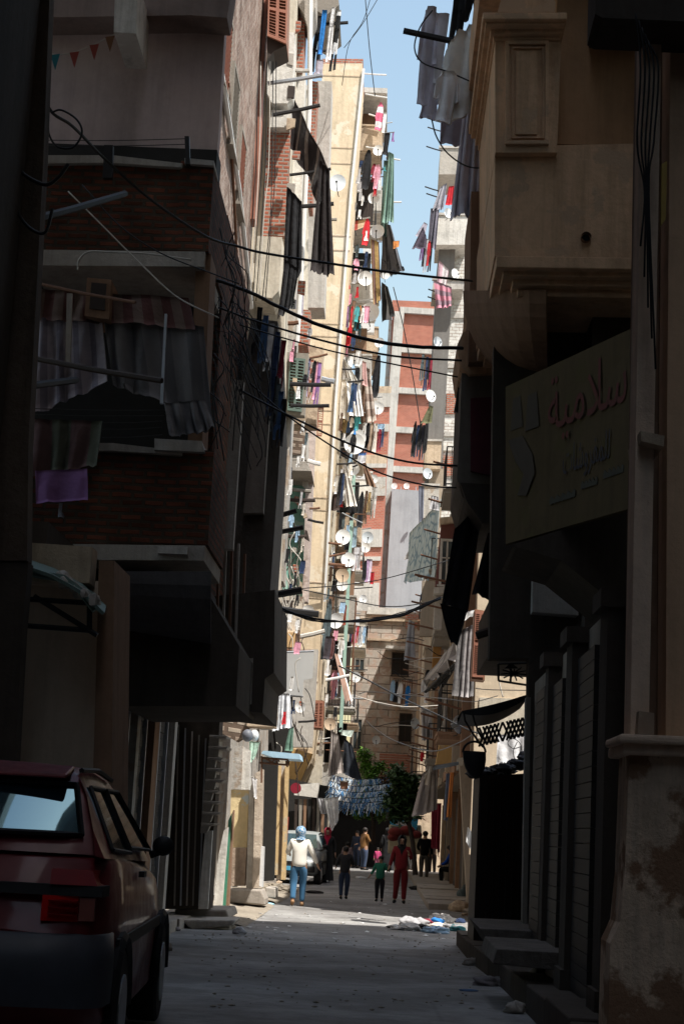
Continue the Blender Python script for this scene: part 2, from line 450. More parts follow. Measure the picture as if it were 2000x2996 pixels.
# ---------------------------------------------------------------- satellite dish
def make_dish(mat, label, r, c):
    t = thing('satellite_dish', (0, 0, 0), label, 'satellite dish', 'satellite dishes on the house fronts')
    g = []; N = 28
    for i in range(7):
        q = i/6; g.append([Vector((q*math.cos(2*math.pi*k/N), -.20*q*q, q*1.06*math.sin(2*math.pi*k/N))) for k in range(N)])
    b = MB(); b.grid([[p for p in row] for row in g], closed=True)
    b.grid([[p+Vector((0, .035, 0)) for p in row] for row in g[::-1]], closed=True)
    b.grid([[p+Vector((0, .035, 0))*0 for p in g[-1]], [p+Vector((0, .035, 0)) for p in g[-1]]], closed=True)
    b.build('reflector', mat, t, smooth=True)
    MB().tube([(0, -.20, -1.02), (.03, -.75, -.62), (.06, -1.02, -.28)], .06, 6).build('feed_arm', M['metal'], t)
    b = MB(); b.tube([(.06, -1.1, -.32), (.06, -.92, -.2)], .12, 8); b.build('feed_horn', M['metal'], t)
    b = MB(); b.box(-.12, .12, .02, .22, -.3, .15); b.tube([(0, .2, .1), (0, .24, -.5), (0, .3, -1.15)], .05, 6); b.tube([(0, .3, -1.15), (0, .9, -1.2)], .05, 6)
    b.build('wall_mount', M['metal'], t)
    return t
DISH = {}
def dish(u, v, rpx, Y, label, kind='dish', az=-25, el=4, pos=None):
    p = pos or P(u, v, Y); r = rpx*Y/F_
    if kind not in DISH:
        t = DISH[kind] = make_dish(M[kind], label, r, p)
    else:
        t = copy_tree(DISH[kind])
    t['label'] = label; t.location = p; t.scale = (r, r, r); t.rotation_euler = (R(-el), R(rnd.uniform(-8, 8)), R(az+rnd.uniform(-8, 8)+20))
    return t

# ---------------------------------------------------------------- building parts
def part(name, parent, mat, f, **k):
    b = MB(); f(b); return b.build(name, mat, parent, **k)
def pq(name, parent, pts, Y, D, mat, **k):
    return MB().pq(pts, Y, D).build(name, mat, parent, **k)
def rect(x0, y0, x1, y1, lean=True):
    """upright picture rectangle, leaning as the verticals do there"""
    s = math.tan(ROLL)-((x0+x1)/2-1000)*3.7e-5 if lean else 0
    d = s*(y1-y0)/2
    return [(x0+d, y0), (x1+d, y0), (x1-d, y1), (x0-d, y1)]
def louvre_y(parent, pts, Y, mat, name='shutter', slats=14, leaves=2, th=.05):
    """louvred shutter facing the viewer: frame and tilted slats"""
    a = [P(u, v, Y) for u, v in pts]; b = MB()
    def pt(s, t, dy=0): q = lerp(lerp(a[0], a[1], s), lerp(a[3], a[2], s), t); return Vector((q.x, q.y+dy, q.z))
    def bar(s0, s1, t0, t1, d0=0, d1=th):
        b.hexa([pt(s0, t1, d0), pt(s1, t1, d0), pt(s1, t0, d0), pt(s0, t0, d0)], [pt(s0, t1, d1), pt(s1, t1, d1), pt(s1, t0, d1), pt(s0, t0, d1)])
    for l in range(leaves):
        s0, s1 = l/leaves, (l+1)/leaves; e = .16/leaves
        bar(s0, s0+e, 0, 1); bar(s1-e, s1-.004, 0, 1)
        for t in (0, .48, .95): bar(s0+e, s1-e, t, t+.05)
        for k in range(slats):
            t = .06+.9*k/slats
            if .44 < t < .52: continue
            q0, q1 = t, t+.62*.9/slats
            b.hexa([pt(s0+e, q1, -.004), pt(s1-e, q1, -.004), pt(s1-e, q1-.008, -.004), pt(s0+e, q1-.008, -.004)],
                   [pt(s0+e, q0+.008, th), pt(s1-e, q0+.008, th), pt(s1-e, q0, th), pt(s0+e, q0, th)])
    o = b.build(name, mat, parent)
    if not parent is None: pass
    return o
def window_x(parent, X, y0, y1, z0, z1, s, fm, style='pane', pm=None):
    """opening on a wall facing s*x: dark reveal, frame, panes or louvres"""
    b = MB(); f = .07
    b.box(X, X+s*.06, y0-f, y0, z0-f, z1+f); b.box(X, X+s*.06, y1, y1+f, z0-f, z1+f)
    b.box(X, X+s*.06, y0, y1, z1, z1+f); b.box(X, X+s*.12, y0-.1, y1+.1, z0-f-.05, z0-f)
    w = b.build('window', fm, parent)
    if style == 'pane':
        MB().box(X-s*.1, X+s*.012, y0, y1, z0, z1).build('pane', M['glass'], w)
        b = MB(); ym = (y0+y1)/2; b.box(X+s*.014, X+s*.05, ym-.03, ym+.03, z0, z1); b.build('mullion', fm, w)
    else:
        b = MB(); n = 16
        for k in range(n):
            z = z0+(z1-z0)*k/n
            b.hexa([(X, y0, z), (X+s*.05, y0, z+.02), (X+s*.05, y0, z+.035), (X, y0, z+.015)], [(X, y1, z), (X+s*.05, y1, z+.02), (X+s*.05, y1, z+.035), (X, y1, z+.015)])
        b.build('shutter', pm or fm, w)
    return w
def window_y(parent, pts, Y, fm, pm=None, glass=True, bars=1):
    """window facing the viewer"""
    a = [P(u, v, Y) for u, v in pts]; x0 = (a[0].x+a[3].x)/2; x1 = (a[1].x+a[2].x)/2; z1 = a[0].z; z0 = a[2].z; f = .06
    b = MB(); b.box(x0-f, x0, Y-.05, Y, z0-f, z1+f); b.box(x1, x1+f, Y-.05, Y, z0-f, z1+f); b.box(x0, x1, Y-.05, Y, z1, z1+f); b.box(x0-.1, x1+.1, Y-.12, Y, z0-f-.04, z0-f)
    for k in range(bars): x = lerp(x0, x1, (k+1)/(bars+1)); b.box(x-.02, x+.02, Y-.04, Y-.012, z0, z1)
    b.box(x0, x1, Y-.04, Y-.014, lerp(z0, z1, .6)-.015, lerp(z0, z1, .6)+.015)
    w = b.build('window', fm, parent)
    MB().box(x0, x1, Y-.01, Y+.05, z0, z1).build('pane', pm or M['glass'], w)
    return w
def balcony(parent, x0, x1, y0, y1, z, mat, rail='wall', h=.95, slab=.14, rm=None):
    """slab with a parapet or iron railing on its outer, near and far sides; x1 is the outer edge"""
    s = 1 if x1 > x0 else -1; b = MB(); b.box(x0, x1, y0, y1, z-slab, z)
    b.box(x0, x1+s*.03, y0-.03, y1+.03, z-.05, z+.012)
    if rail == 'wall':
        b.box(x1-s*.1, x1, y0, y1, z+.013, z+h); b.box(x0, x1-s*.101, y0, y0+.1, z+.013, z+h); b.box(x0, x1-s*.101, y1-.1, y1, z+.013, z+h)
        b.box(x1-s*.13, x1+s*.03, y0-.03, y1+.03, z+h+.001, z+h+.07); b.box(x0, x1-s*.131, y0-.03, y0+.13, z+h+.001, z+h+.07)
    o = b.build('balcony', mat, parent)
    if rail != 'wall':
        b = MB(); n = max(3, int(abs(x1-x0)/.11)); n2 = max(3, int((y1-y0)/.12))
        for zz in (z+.08, z+h): b.tube([(x0, y0+.03, zz), (x1-s*.03, y0+.03, zz), (x1-s*.03, y1-.03, zz), (x0, y1-.03, zz)], .018, 5)
        for k in range(n+1):
            x = lerp(x0, x1-s*.03, k/n); b.tube([(x, y0+.03, z), (x, y0+.03, z+h)], .009, 4, False)
        for k in range(n2+1):
            y = lerp(y0+.03, y1-.03, k/n2); b.tube([(x1-s*.03, y, z), (x1-s*.03, y, z+h)], .009, 4, False)
        b.build('railing', rm or M['metal'], o)
    return o
def pole(parent, a, b_, Y, r, mat=None, Y2=None, name='laundry_pole', end=False):
    p = P(a[0], a[1], Y); q = P(b_[0], b_[1], Y2 or Y); b = MB().tube([p, lerp(p, q, .5)+Vector((0, 0, -.01)), q], r, 6)
    if end:
        d = (q-p).normalized(); b.tube([q-d*.05+Vector((0, 0, -r*1.5)), q-d*.05+Vector((0, 0, r*2))], r*1.3, 5)
    return b.build(name, mat or M['metal'], parent)
def wire(label, pts, Y, r, mat=None, cat='cable', parent=None, name='cable', group=None, wob=.0):
    n = len(pts); Ys = Y if isinstance(Y, (list, tuple)) else [Y]*n
    if len(Ys) == 2 and n > 2: Ys = [lerp(Ys[0], Ys[1], i/(n-1)) for i in range(n)]
    c = [P(p[0], p[1], y) for p, y in zip(pts, Ys)]; o = []
    c = [c[0]*2-c[1]]+c+[c[-1]*2-c[-2]]
    for i in range(1, len(c)-2):
        for k in range(6):
            t = k/6; p0, p1, p2, p3 = c[i-1], c[i], c[i+1], c[i+2]
            q = .5*((2*p1)+(p2-p0)*t+(2*p0-5*p1+4*p2-p3)*t*t+(3*p1-p0-3*p2+p3)*t**3)
            if wob: q = q+Vector((rnd.uniform(-wob, wob), rnd.uniform(-wob, wob), rnd.uniform(-wob, wob)))
            o.append(q)
    o.append(c[-2])
    ob = MB().tube(o, r, 5).build(name, mat or M['cable'], parent, smooth=True)
    if parent is None: tag(ob, label, cat, group)
    return ob
# ---------------------------------------------------------------- ground
ys = [-60, -20, 0, 4]+[4+i*.5 for i in range(1, 60)]+[36, 40, 50, 60, 80, 120, 300, 1500]
xs = [-300, -60, -20, -8]+[-7+i for i in range(15)]+[9, 20, 60, 300]
struct(MB().grid([[Vector((x, y, zg(y)+.012*math.sin(x*2.1+y*.7)*(1 if abs(x) < 6 else 0))) for x in xs] for y in ys]).build('ground', M['road'], origin=(0, 0, 0), smooth=True))
def strip(name, X0, X1, Y0, Y1, h, mat):
    b = MB(); n = max(2, int((Y1-Y0)/1.5)); rg = random.Random(int(Y0*3+X0))
    for k in range(n):
        a = lerp(Y0, Y1, k/n); c = lerp(Y0, Y1, (k+1)/n)-.02; hh = h+rg.uniform(-.02, .02); q = rg.uniform(-.06, .06)
        z0 = min(zg(a), zg(c))-.1
        b.hexa([(X0, a, z0), (X1+q, a, z0), (X1+q, a, zg(a)+hh), (X0, a, zg(a)+hh)], [(X0, c, z0), (X1+q, c, z0), (X1+q, c, zg(c)+hh), (X0, c, zg(c)+hh)])
    return struct(b.build(name, mat, bevel=.015))
strip('pavement_left', -3.6, -2.95, 14, 29, .16, M['stone'])
strip('pavement_left', -3.9, -3.05, 37, 75, .12, M['stone'])
strip('pavement_right', 1.15, 2.2, 9, 26, .22, M['dark'])
strip('pavement_right', 1.05, 2.4, 38, 72, .12, M['stone'])
# low dirt bank and drift of dust along the left wall
g = []
for i in range(24):
    row = []
    for j in range(9):
        y = 28+i*.8; x = -3.4+j*.16; row.append(Vector((x, y, .02+.13*(1-j/8)**1.5*(1+.5*math.sin(i*1.7+j))+.02*rnd.random()-(.03 if j == 8 else 0))))
    g.append(row)
struct(MB().grid(g).build('dirt_verge', M['dirt'], smooth=True))

# ---------------------------------------------------------------- left side, near
L0 = thing('apartment_building', (-4, 2, 0), 'tall sooty stucco house at the left edge, its corner hung with black cables', 'building')
part('wall', L0, M['dark'], lambda b: (b.box(-12, -3.35, -14, 13.9, -.5, 33), b.box(-3.34, -2.75, -14, 12.5, 9.5, 30)))  # second box: unseen upper overhang, added to darken the near street
TJ = thing('row_house', (0, -18, 0), 'unseen dark house added behind the viewer to cut the sky light', 'building')
part('wall', TJ, M['dark'], lambda b: b.box(-14, 14, -26, -16.5, 0, 15))  # out of view, added to keep sky light off the near street
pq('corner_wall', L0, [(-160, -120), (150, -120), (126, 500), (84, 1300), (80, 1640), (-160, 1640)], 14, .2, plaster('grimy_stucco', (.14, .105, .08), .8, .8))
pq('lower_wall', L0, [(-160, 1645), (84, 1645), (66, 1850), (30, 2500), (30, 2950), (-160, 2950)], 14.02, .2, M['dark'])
L0b = thing('shop_house', P(150, 2700, 15.8), 'low shop wall of faded cream render standing behind the red car', 'building')
pq('wall', L0b, [(58, 1700), (296, 1700), (268, 2900), (10, 2900)], 15.8, .75, plaster('faded_cream', (.60, .47, .36), .3, .25))
pq('pier', L0b, [(290, 1640), (335, 1640), (320, 2900), (255, 2900)], 15.55, 1.0, M['brown'])
pq('lintel', L0b, [(50, 1585), (270, 1600), (262, 1706), (45, 1700)], 15.5, .3, M['tan'])
aw = MB(); aw.grid([[P(u, v+12*math.sin(j*1.3)+i*6, 14.6+i*.1) for j, (u, v) in enumerate([(-60, 1600), (40, 1640), (120, 1665), (190, 1690), (240, 1730), (285, 1775)])] for i in range(2)] , th=.05)
aw.grid([[P(u, v, 14.5), P(u+6, v-26, 15.8)] for u, v in [(-60, 1625), (60, 1660), (150, 1690), (230, 1735), (300, 1800)]], th=.03)
ao = aw.build('awning', M['greenwood'], L0b)
b = MB()
for a, c in (((62, 1740), (62, 1830)), ((62, 1830), (262, 1845)), ((262, 1760), (262, 1850)), ((100, 1745), (285, 1860)), ((62, 1752), (262, 1765))):
    b.tube([P(*a, 14.7), P(*c, 14.7)], .025, 5)
b.build('awning_frame', M['metal'], ao)
for i in range(26):
    pass
b = MB()
for i in range(60):
    t = rnd.random(); p = P(lerp(175, 285, t), lerp(1692, 1772, t)+rnd.uniform(-12, 4), 14.5+rnd.uniform(0, .5)); b.ball(p, rnd.uniform(.02, .06), n=5, m=4, jit=.5)
tag(b.build('debris', M['concrete']), 'heap of pale rubble and rags lying on the green shop awning', 'debris')['kind'] = 'stuff'

L1 = thing('brick_house', (-3, 19, .2), 'brown brick house with two stacked front balconies and a pink back wall', 'building')
YF = 19.0
part('street_wall', L1, M['darkbrick'], lambda b: (b.box(-10, -2.36, 20.9, 24.6, 4.5, 9.3), b.box(-10, -2.6, 20.9, 21.4, 9.3, 21)))
pq('pink_wall', L1, [(60, -150), (672, -150), (640, 380), (625, 560), (100, 560)], 20.6, .25, plaster('grey_pink_render', (.52, .41, .39), .3, .2))
pq('soffit', L1, [(60, -180), (700, -180), (664, 52), (560, 44), (60, 52)], 20.1, .5, plaster('soffit_brown', (.26, .20, .18), .4, .3))
pq('hanging_beam', L1, [(338, -60), (404, -60), (398, 98), (333, 94)], 19.3, 1.0, M['white'])
# upper balcony
def brickbal(v0, v1, name):
    o = pq(name, L1, [(100, v0), (532, v0+12), (522, v1), (94, v1)], YF, 1.7, M['darkbrick'])
    pq('corner_pier', L1, [(530, v0-8), (626, v0+2), (626-(v1-v0)*.066, v1+4), (520, v1+2)], YF-.03, 1.85, M['darkbrick'])
    pq('coping', o, [(96, v0-22), (330, v0-22), (534, v0+2), (532, v0+14), (330, v0), (98, v0+2)], YF-.08, .3, M['concrete'])
    pq('slab', o, [(88, v1), (600, v1+6), (596, v1+50), (86, v1+46)], YF-.06, 1.85, M['concrete'])
    return o
brickbal(476, 730, 'balcony')
brickbal(1318, 1590, 'balcony')
pq('coping_block', L1, [(452, 1283), (590, 1290), (598, 1322), (452, 1316)], YF-.14, .5, M['concretelt'])
pq('coping_block', L1, [(462, 1598), (548, 1600), (548, 1622), (462, 1618)], YF-.14, .5, M['concretelt'])
pq('coping_block', L1, [(540, 462), (626, 470), (626, 484), (540, 478)], YF-.1, .5, M['concretelt'])
part('upper_room', L1, M['unlit_dark'], lambda b: b.box(-5.2, -2.5, 20.45, 20.95, 4.9, 10))
pq('side_column', L1, [(575, 740), (618, 742), (590, 1330), (548, 1320)], YF+.1, .6, M['brown'])
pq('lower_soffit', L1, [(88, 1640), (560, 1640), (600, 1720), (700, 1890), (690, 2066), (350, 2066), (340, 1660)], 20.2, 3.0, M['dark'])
# curved canopy under the lower balcony
b = MB(); g = []
for i in range(9):
    a = i/8*math.pi/2; row = []
    for j in range(10):
        u = lerp(300, 618, j/9); sagv = 60*math.sin(math.pi*j/9)
        p = P(u, 1672+205*math.sin(a)*(.75+.25*j/9)-0*sagv+0*math.sin(j), 18.9+1.3*(1-math.cos(a))); row.append(p)
    g.append(row)
b.grid(g, th=.03); b.build('curved_canopy', plaster('dusty_tar', (.13, .12, .12), .4, .4), L1)
# side bay that juts over the street and the stack of things on it
pq('side_bay', L1, [(480, 1760), (804, 1726), (801, 1968), (775, 1985), (768, 2086), (560, 2060), (500, 1990)], 22.3, 3.0, M['dark'])
pq('bay_panel', L1, [(690, 1930), (740, 1925), (735, 2060), (700, 2068), (580, 2066)], 22.26, .06, M['concrete'])
part('bay_post', L1, M['concrete'], lambda b: b.box(-2.2, -2.05, 21.2, 21.36, 5, 7.2))
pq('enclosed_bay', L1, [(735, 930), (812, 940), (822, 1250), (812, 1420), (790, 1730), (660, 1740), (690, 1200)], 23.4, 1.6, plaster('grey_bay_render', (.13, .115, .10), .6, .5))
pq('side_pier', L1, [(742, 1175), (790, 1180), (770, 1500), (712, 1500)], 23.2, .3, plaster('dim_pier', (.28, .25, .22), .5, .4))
for i in range(5):
    u = 600+i*22
    pq('drain_pipe', L1, [(u+40-i*4, 1500+i*30), (u+47-i*4, 1500+i*30), (u+35-i*3, 1900), (u+28-i*3, 1900)], 21.2+i*.3, .06, M['concrete'] if i % 2 else M['rust'])
# window furniture of the upper level
ac = pq('box_shelf', L1, [(255, 812), (326, 818), (318, 934), (248, 924)], 18.6, .6, M['brown'])
pq('box_recess', ac, [(268, 826), (312, 830), (306, 908), (262, 902)], 18.585, .05, M['darkwood'])
for a, c, r, mt in (((98, 1048), (474, 1114), .03, 'darkwood'), ((-30, 1137), (224, 1112), .035, 'metal'), ((119, 831), (396, 885), .016, 'rust'), ((27, 660), (366, 567), .035, 'shutter')):
    pole(L1 if a[0] > 50 else L0, a, c, 17.2 if a[0] > 50 else 13.9, r, M[mt], Y2=16.5, end=False)
pq('iron_post', L1, [(305, 424), (331, 424), (328, 520), (301, 520)], 18.5, .08, M['metal'])
pq('iron_post', L1, [(540, 398), (553, 398), (556, 480), (543, 480)], 18.8, .07, M['metal'])
pq('curtain_post', L1, [(482, 918), (489, 918), (477, 1180), (468, 1180)], 18.5, .05, M['galv'])
pq('curtain_post', L1, [(196, 858), (212, 858), (206, 1060), (192, 1060)], 18.55, .05, M['concrete'])
st = fabric('striped_valance', (.12, .055, .05), (.17, .12, .10), .11, .5)
lg = fabric('dusty_grey_curtain', (.19, .18, .18), (.13, .125, .13), .16, .4)
lv = fabric('lavender_stripe', (.42, .38, .42), (.25, .23, .28), .09, .35)
cloth('awning', 'scalloped striped valance hanging above the grey balcony curtains', 'awning', [(112, 846), (552, 872), (575, 962), (98, 936)], 18.75, st, 4, .06, nv=6, ragged=.08)
cloth('curtain', 'grey balcony curtain gathered to the right with its lower corner torn', 'curtain', [(306, 945), (595, 955), (622, 1235), (330, 1130)], 18.8, lg, 3.5, .10, 'grey curtains of the brown brick house', ragged=.04)
cloth('curtain', 'pale lavender striped curtain on the left of the brown brick balcony', 'curtain', [(96, 930), (300, 944), (318, 1120), (88, 1218)], 18.78, lv, 3, .08, 'grey curtains of the brown brick house', ragged=.01)
cloth('curtain', 'bunched grey rag tied over the balcony corner block', 'curtain', [(480, 1180), (600, 1170), (626, 1250), (500, 1285)], 18.5, lg, 4, .08, ragged=.1)
cloth('blanket', 'brown striped blanket slung below the lavender curtain', 'blanket', [(84, 1226), (300, 1232), (285, 1368), (80, 1392)], 18.7, fabric('brown_stripe_blanket', (.16, .10, .10), (.12, .13, .10), .22), 3, .06, ragged=.05)
cloth('towel', 'purple towel with dark flowers hanging over the brick balcony', 'towel', [(104, 1378), (256, 1372), (258, 1462), (106, 1474)], 18.6, fabric('purple_towel', (.34, .18, .42)), 2, .03, ragged=.02)
garment('sock', 'small grey sock pegged under the purple towel', 'sock', 180, 1472, 26, 44, 18.6, fabric('grey_sock', (.25, .26, .3)))
for i, (a, c) in enumerate([((88, 1195), (488, 1200)), ((90, 1213), (480, 1216)), ((300, 1236), (475, 1232)), ((300, 1256), (475, 1250)), ((300, 1280), (475, 1272)), ((130, 410), (540, 406)), ((135, 426), (545, 422))]):
    wire('', [a, ((a[0]+c[0])/2, (a[1]+c[1])/2+3), c], 18.55, .005, M['shutter'], parent=L1, name='laundry_line')
for i, (u, v, c, w) in enumerate([(162, 165, (.03, .20, .24), 'teal'), (218, 158, (.34, .07, .05), 'red'), (276, 136, (.30, .06, .04), 'dark red'), (322, 112, (.20, .09, .04), 'brown')]):
    a = [P(u-14, v-4, 18.3), P(u+14, v-8, 18.3), P(u, v+40, 18.3)]
    tag(MB().hexa(a[::-1], [p+Vector((0, .006, 0)) for p in a[::-1]]).build('pennant', flat('pennant_'+w.replace(' ', '_'), c, .9)), w+' triangular pennant on the string across the pink wall', 'pennant', 'party pennants')
wire('thin string carrying the triangular pennants across the pink wall', [(140, 150), (165, 160), (220, 152), (280, 128), (335, 100)], 18.32, .006, M['rope'], cat='string', name='string')

# ground floor of the left side: shop doors in shade
LS = thing('shop_row', (-3.4, 22, .2), 'row of dark closed shops with grey roller doors below the brick house', 'building')
part('wall', LS, M['dark'], lambda b: b.box(-10, -3.45, 16.6, 28, -.3, 4.45))
rg = random.Random(3)
y = 16.9; k = 0
while y < 27.2:
    w = rg.uniform(.7, 1.3); z0 = zg(y)+.1
    if k % 2 == 0:
        b = MB(); zz = z0
        while zz < 3.2: b.box(-3.46, -3.42+.012*(int(zz*50) % 2), y, y+w, zz, zz+.085); zz += .09
        d = b.build('roller_door', M['shutter'], LS)
        part('track', d, M['galv'], lambda b: (b.box(-3.46, -3.36, y-.07, y-.001, z0, 3.3), b.box(-3.46, -3.36, y+w+.001, y+w+.07, z0, 3.3)))
    else:
        part('pilaster', LS, M[['concrete', 'oldwood', 'grayw', 'brown'][k//2 % 4]], lambda b: (b.box(-3.5, -3.28, y+.1, y+w*.5, z0-.2, 3.6), b.box(-3.5, -3.22, y+.05, y+w*.5+.05, 3.6, 3.72), b.box(-3.5, -3.32, y+w*.55, y+w*.62, z0-.2, 3.3)))
    y += w+.12; k += 1
part('sign_board', LS, M['darkwood'], lambda b: b.box(-3.46, -3.1, 24, 28, 3.5, 4.3))

pq('shade_board', LS, [(452, 2050), (646, 2050), (612, 2660), (450, 2660)], 27.3, .6, M['dark'])  # dark board added to stand for the shaded end of the shops
for i in range(6): pq('door_stile', LS, [(520+i*20, 2120+i*10), (524+i*20, 2120+i*10), (512+i*18, 2650), (508+i*18, 2650)], 27.26, .05, M[['oldwood', 'galv', 'concrete'][i % 3]])
# ---------------------------------------------------------------- left side, beyond the shade
L2 = thing('tall_brick_house', (-4, 30, 0), 'tall pinkish rough brick house whose sunlit side rises beside the pink wall', 'building')
part('wall', L2, M['facebrick'], lambda b: b.box(-11, -3.32, 25.2, 33.9, 4.5, 32))
b = MB()
for i, (u, v) in enumerate([(600, 60), (612, 300)]): pass
pq('edge_strip', L2, [(778, -120), (790, -120), (745, 640), (730, 640)], 33.5, .5, M['redwood'])
rb = [(786, -60), (842, -60), (838, 128), (782, 104)]
sh = louvre_y(L2, rb, 33.0, M['redwood'], slats=18)
pq('bay_box', L2, [(786, -60), (842, -60), (838, 130), (782, 106)], 33.06, .8, M['wood'])
pq('bay_soffit', L2, [(780, 106), (838, 132), (800, 150), (782, 175)], 33.1, .8, M['darkwood'])
part('drain_pipe', L2, M['pipe'], lambda b: b.tube([PX(640, 160, -3.25), PX(700, 560, -3.25), PX(735, 900, -3.25)], .05, 6))
part('drain_pipe', L2, M['rust'], lambda b: b.tube([PX(668, 240, -3.28), PX(700, 900, -3.28)], .03, 6))
L3 = thing('patchwork_house', (-4, 35, 0), 'narrow patched house of cream panels and bare brick behind the pinkish brick house', 'building')
part('core', L3, M['grayw'], lambda b: b.box(-11, -3.5, 34.1, 47, 0, 26))
pq('front_wall', L3, [(745, -150), (872, -150), (852, 370), (832, 900), (815, 1500), (800, 2090), (735, 2090), (700, 900)], 36.0, 1.5, M['cream'])
pq('brick_panel', L3, [(783, 372), (850, 372), (838, 690), (768, 690)], 35.8, .18, M['brickpatch'])
pq('white_panel', L3, [(788, 90), (862, 95), (856, 282), (840, 302), (796, 302), (780, 270)], 35.4, .8, M['white'])
pq('white_panel', L3, [(794, 322), (852, 322), (846, 372), (790, 372)], 35.5, .6, M['white'])
pq('cream_box', L3, [(752, 690), (825, 694), (815, 850), (796, 872), (742, 866)], 34.6, 1.2, M['cream'])
pq('brick_panel', L3, [(841, -70), (898, -60), (890, 96), (884, 206), (852, 206), (842, 100)], 37.0, .8, M['brickpatch'])
pq('white_strip', L3, [(852, 208), (892, 208), (878, 760), (838, 760)], 37.2, .8, M['white'])
b = MB(); b.pq([(868, -60), (924, -60), (922, 20), (905, 60), (900, 80), (888, 40), (874, 18)], 36.6, 1.1); b.build('arched_slab', M['concrete'], L3)
pq('tin_roof', L3, [(922, -40), (986, -40), (992, 14), (952, 46), (924, 30)], 38, 2.2, M['oldwood'])
pq('brick_strip', L3, [(905, 235), (930, 240), (918, 430), (912, 600), (900, 600), (894, 420)], 40, .8, M['brickpatch'])
pq('pale_strip', L3, [(926, 236), (970, 238), (948, 900), (900, 900), (902, 600)], 41, 1, M['concretelt'])
part('drain_pipe', L3, M['pipe'], lambda b: b.tube([P(908, -60, 36.4), P(905, 300, 36.4), P(880, 800, 36.4), P(868, 1000, 36.4)], .06, 7))
pq('brick_strip', L3, [(884, 905), (908, 908), (900, 1010), (872, 1010)], 40.5, .8, M['brickpatch'])
pq('pink_strip', L3, [(868, 1010), (945, 1016), (925, 1240), (850, 1240)], 42.4, .8, M['tan'])
pq('low_wall', L3, [(780, 900), (870, 905), (848, 1300), (828, 1700), (770, 1700)], 37.6, 1.0, M['grayw'])
louvre_y(L3, [(848, 1045), (893, 1050), (882, 1205), (840, 1200)], 37.3, M['greenwood'], slats=16)
pq('window_surround', L3, [(836, 1030), (902, 1034), (890, 1215), (828, 1212)], 37.36, .3, M['oldwood'])
louvre_y(L3, [(930, 1190), (947, 1192), (941, 1276), (926, 1274)], 42.2, M['redwood'], slats=12, leaves=1)
pq('white_column', L3, [(768, 1700), (802, 1700), (790, 2130), (756, 2130)], 35.2, .7, M['white'])
# turquoise house
L4 = thing('turquoise_house', (-3.6, 46, 0), 'ruined turquoise house with a raw concrete balcony and bare branches', 'building')
part('core', L4, M['grayw'], lambda b: b.box(-11, -3.6, 47.1, 57.4, 0, 19))
pq('turquoise_wall', L4, [(822, 1370), (905, 1372), (896, 1560), (885, 1745), (810, 1745)], 46.6, .4, M['green'])
b = MB(); b.pq([(842, 1242), (896, 1244), (896, 1345), (846, 1345)], 44.6, 1.9); b.build('balcony', M['concrete'], L4)
pq('balcony_panel', L4, [(849, 1252), (892, 1254), (892, 1330), (849, 1330)], 44.57, .05, M['rubble'])
pq('balcony_soffit', L4, [(842, 1346), (894, 1348), (911, 1378), (842, 1376)], 44.6, 2.2, M['concrete'])
pq('peeling_strip', L4, [(896, 1246), (922, 1246), (912, 1500), (900, 1760), (884, 1760), (892, 1500)], 46.2, .5, plaster('peeling_pink_strip', (.55, .46, .42), .5, .7, (.36, .28, .24)))
pq('broken_wall', L4, [(806, 1742), (888, 1746), (872, 1850), (868, 1910), (802, 1910)], 45.5, .8, plaster('broken_cream', (.70, .62, .52), .4, .8, (.22, .15, .11)))
pq('dark_opening', L4, [(826, 1755), (858, 1757), (850, 1815), (824, 1822)], 45.46, .1, M['darkwood'])
pq('orange_panel', L4, [(824, 1850), (870, 1850), (866, 1894), (820, 1893)], 45.3, .3, flat('faded_orange_panel', (.62, .40, .20), .8))
pq('pale_wall', L4, [(862, 1900), (930, 1900), (912, 2185), (850, 2185)], 47.8, .5, M['concretelt'])
pq('wall_strip', L4, [(790, 1380), (826, 1382), (812, 1745), (770, 1745)], 45.2, .5, M['cream'])
sp = thing('sheet_metal_panel', P(860, 2035, 39), 'large flat grey tin sheet fixed above the white curtain', 'panel')
pq('sheet', sp, [(812, 1912), (918, 1908), (914, 1985), (888, 1990), (885, 2036), (804, 2030)], 39, .03, M['sheetm'])
part('frame', sp, M['galv'], lambda b: (b.tube([P(812, 1910, 39.1), P(918, 1906, 39.1)], .03, 5)))
part('frame', sp, M['galv'], lambda b: b.tube([P(804, 2032, 39.1), P(886, 2038, 39.1)], .03, 5))
cloth('curtain', 'long white curtain hanging below the grey tin sheet', 'curtain', [(802, 2026), (848, 2030), (855, 2128), (796, 2140)], 38.8, fabric('white_curtain', (.78, .80, .84)), 5, .07, ragged=.03)
pq('dark_doorway', L4, [(785, 2135), (856, 2128), (850, 2205), (784, 2205)], 39.2, .4, M['unlit_dark'])
cloth('awning', 'small green mesh awning beside the dark first floor opening', 'awning', [(848, 2128), (858, 2126), (856, 2196), (832, 2198)], 39, fabric('green_mesh', (.16, .28, .22)), 2, .03)

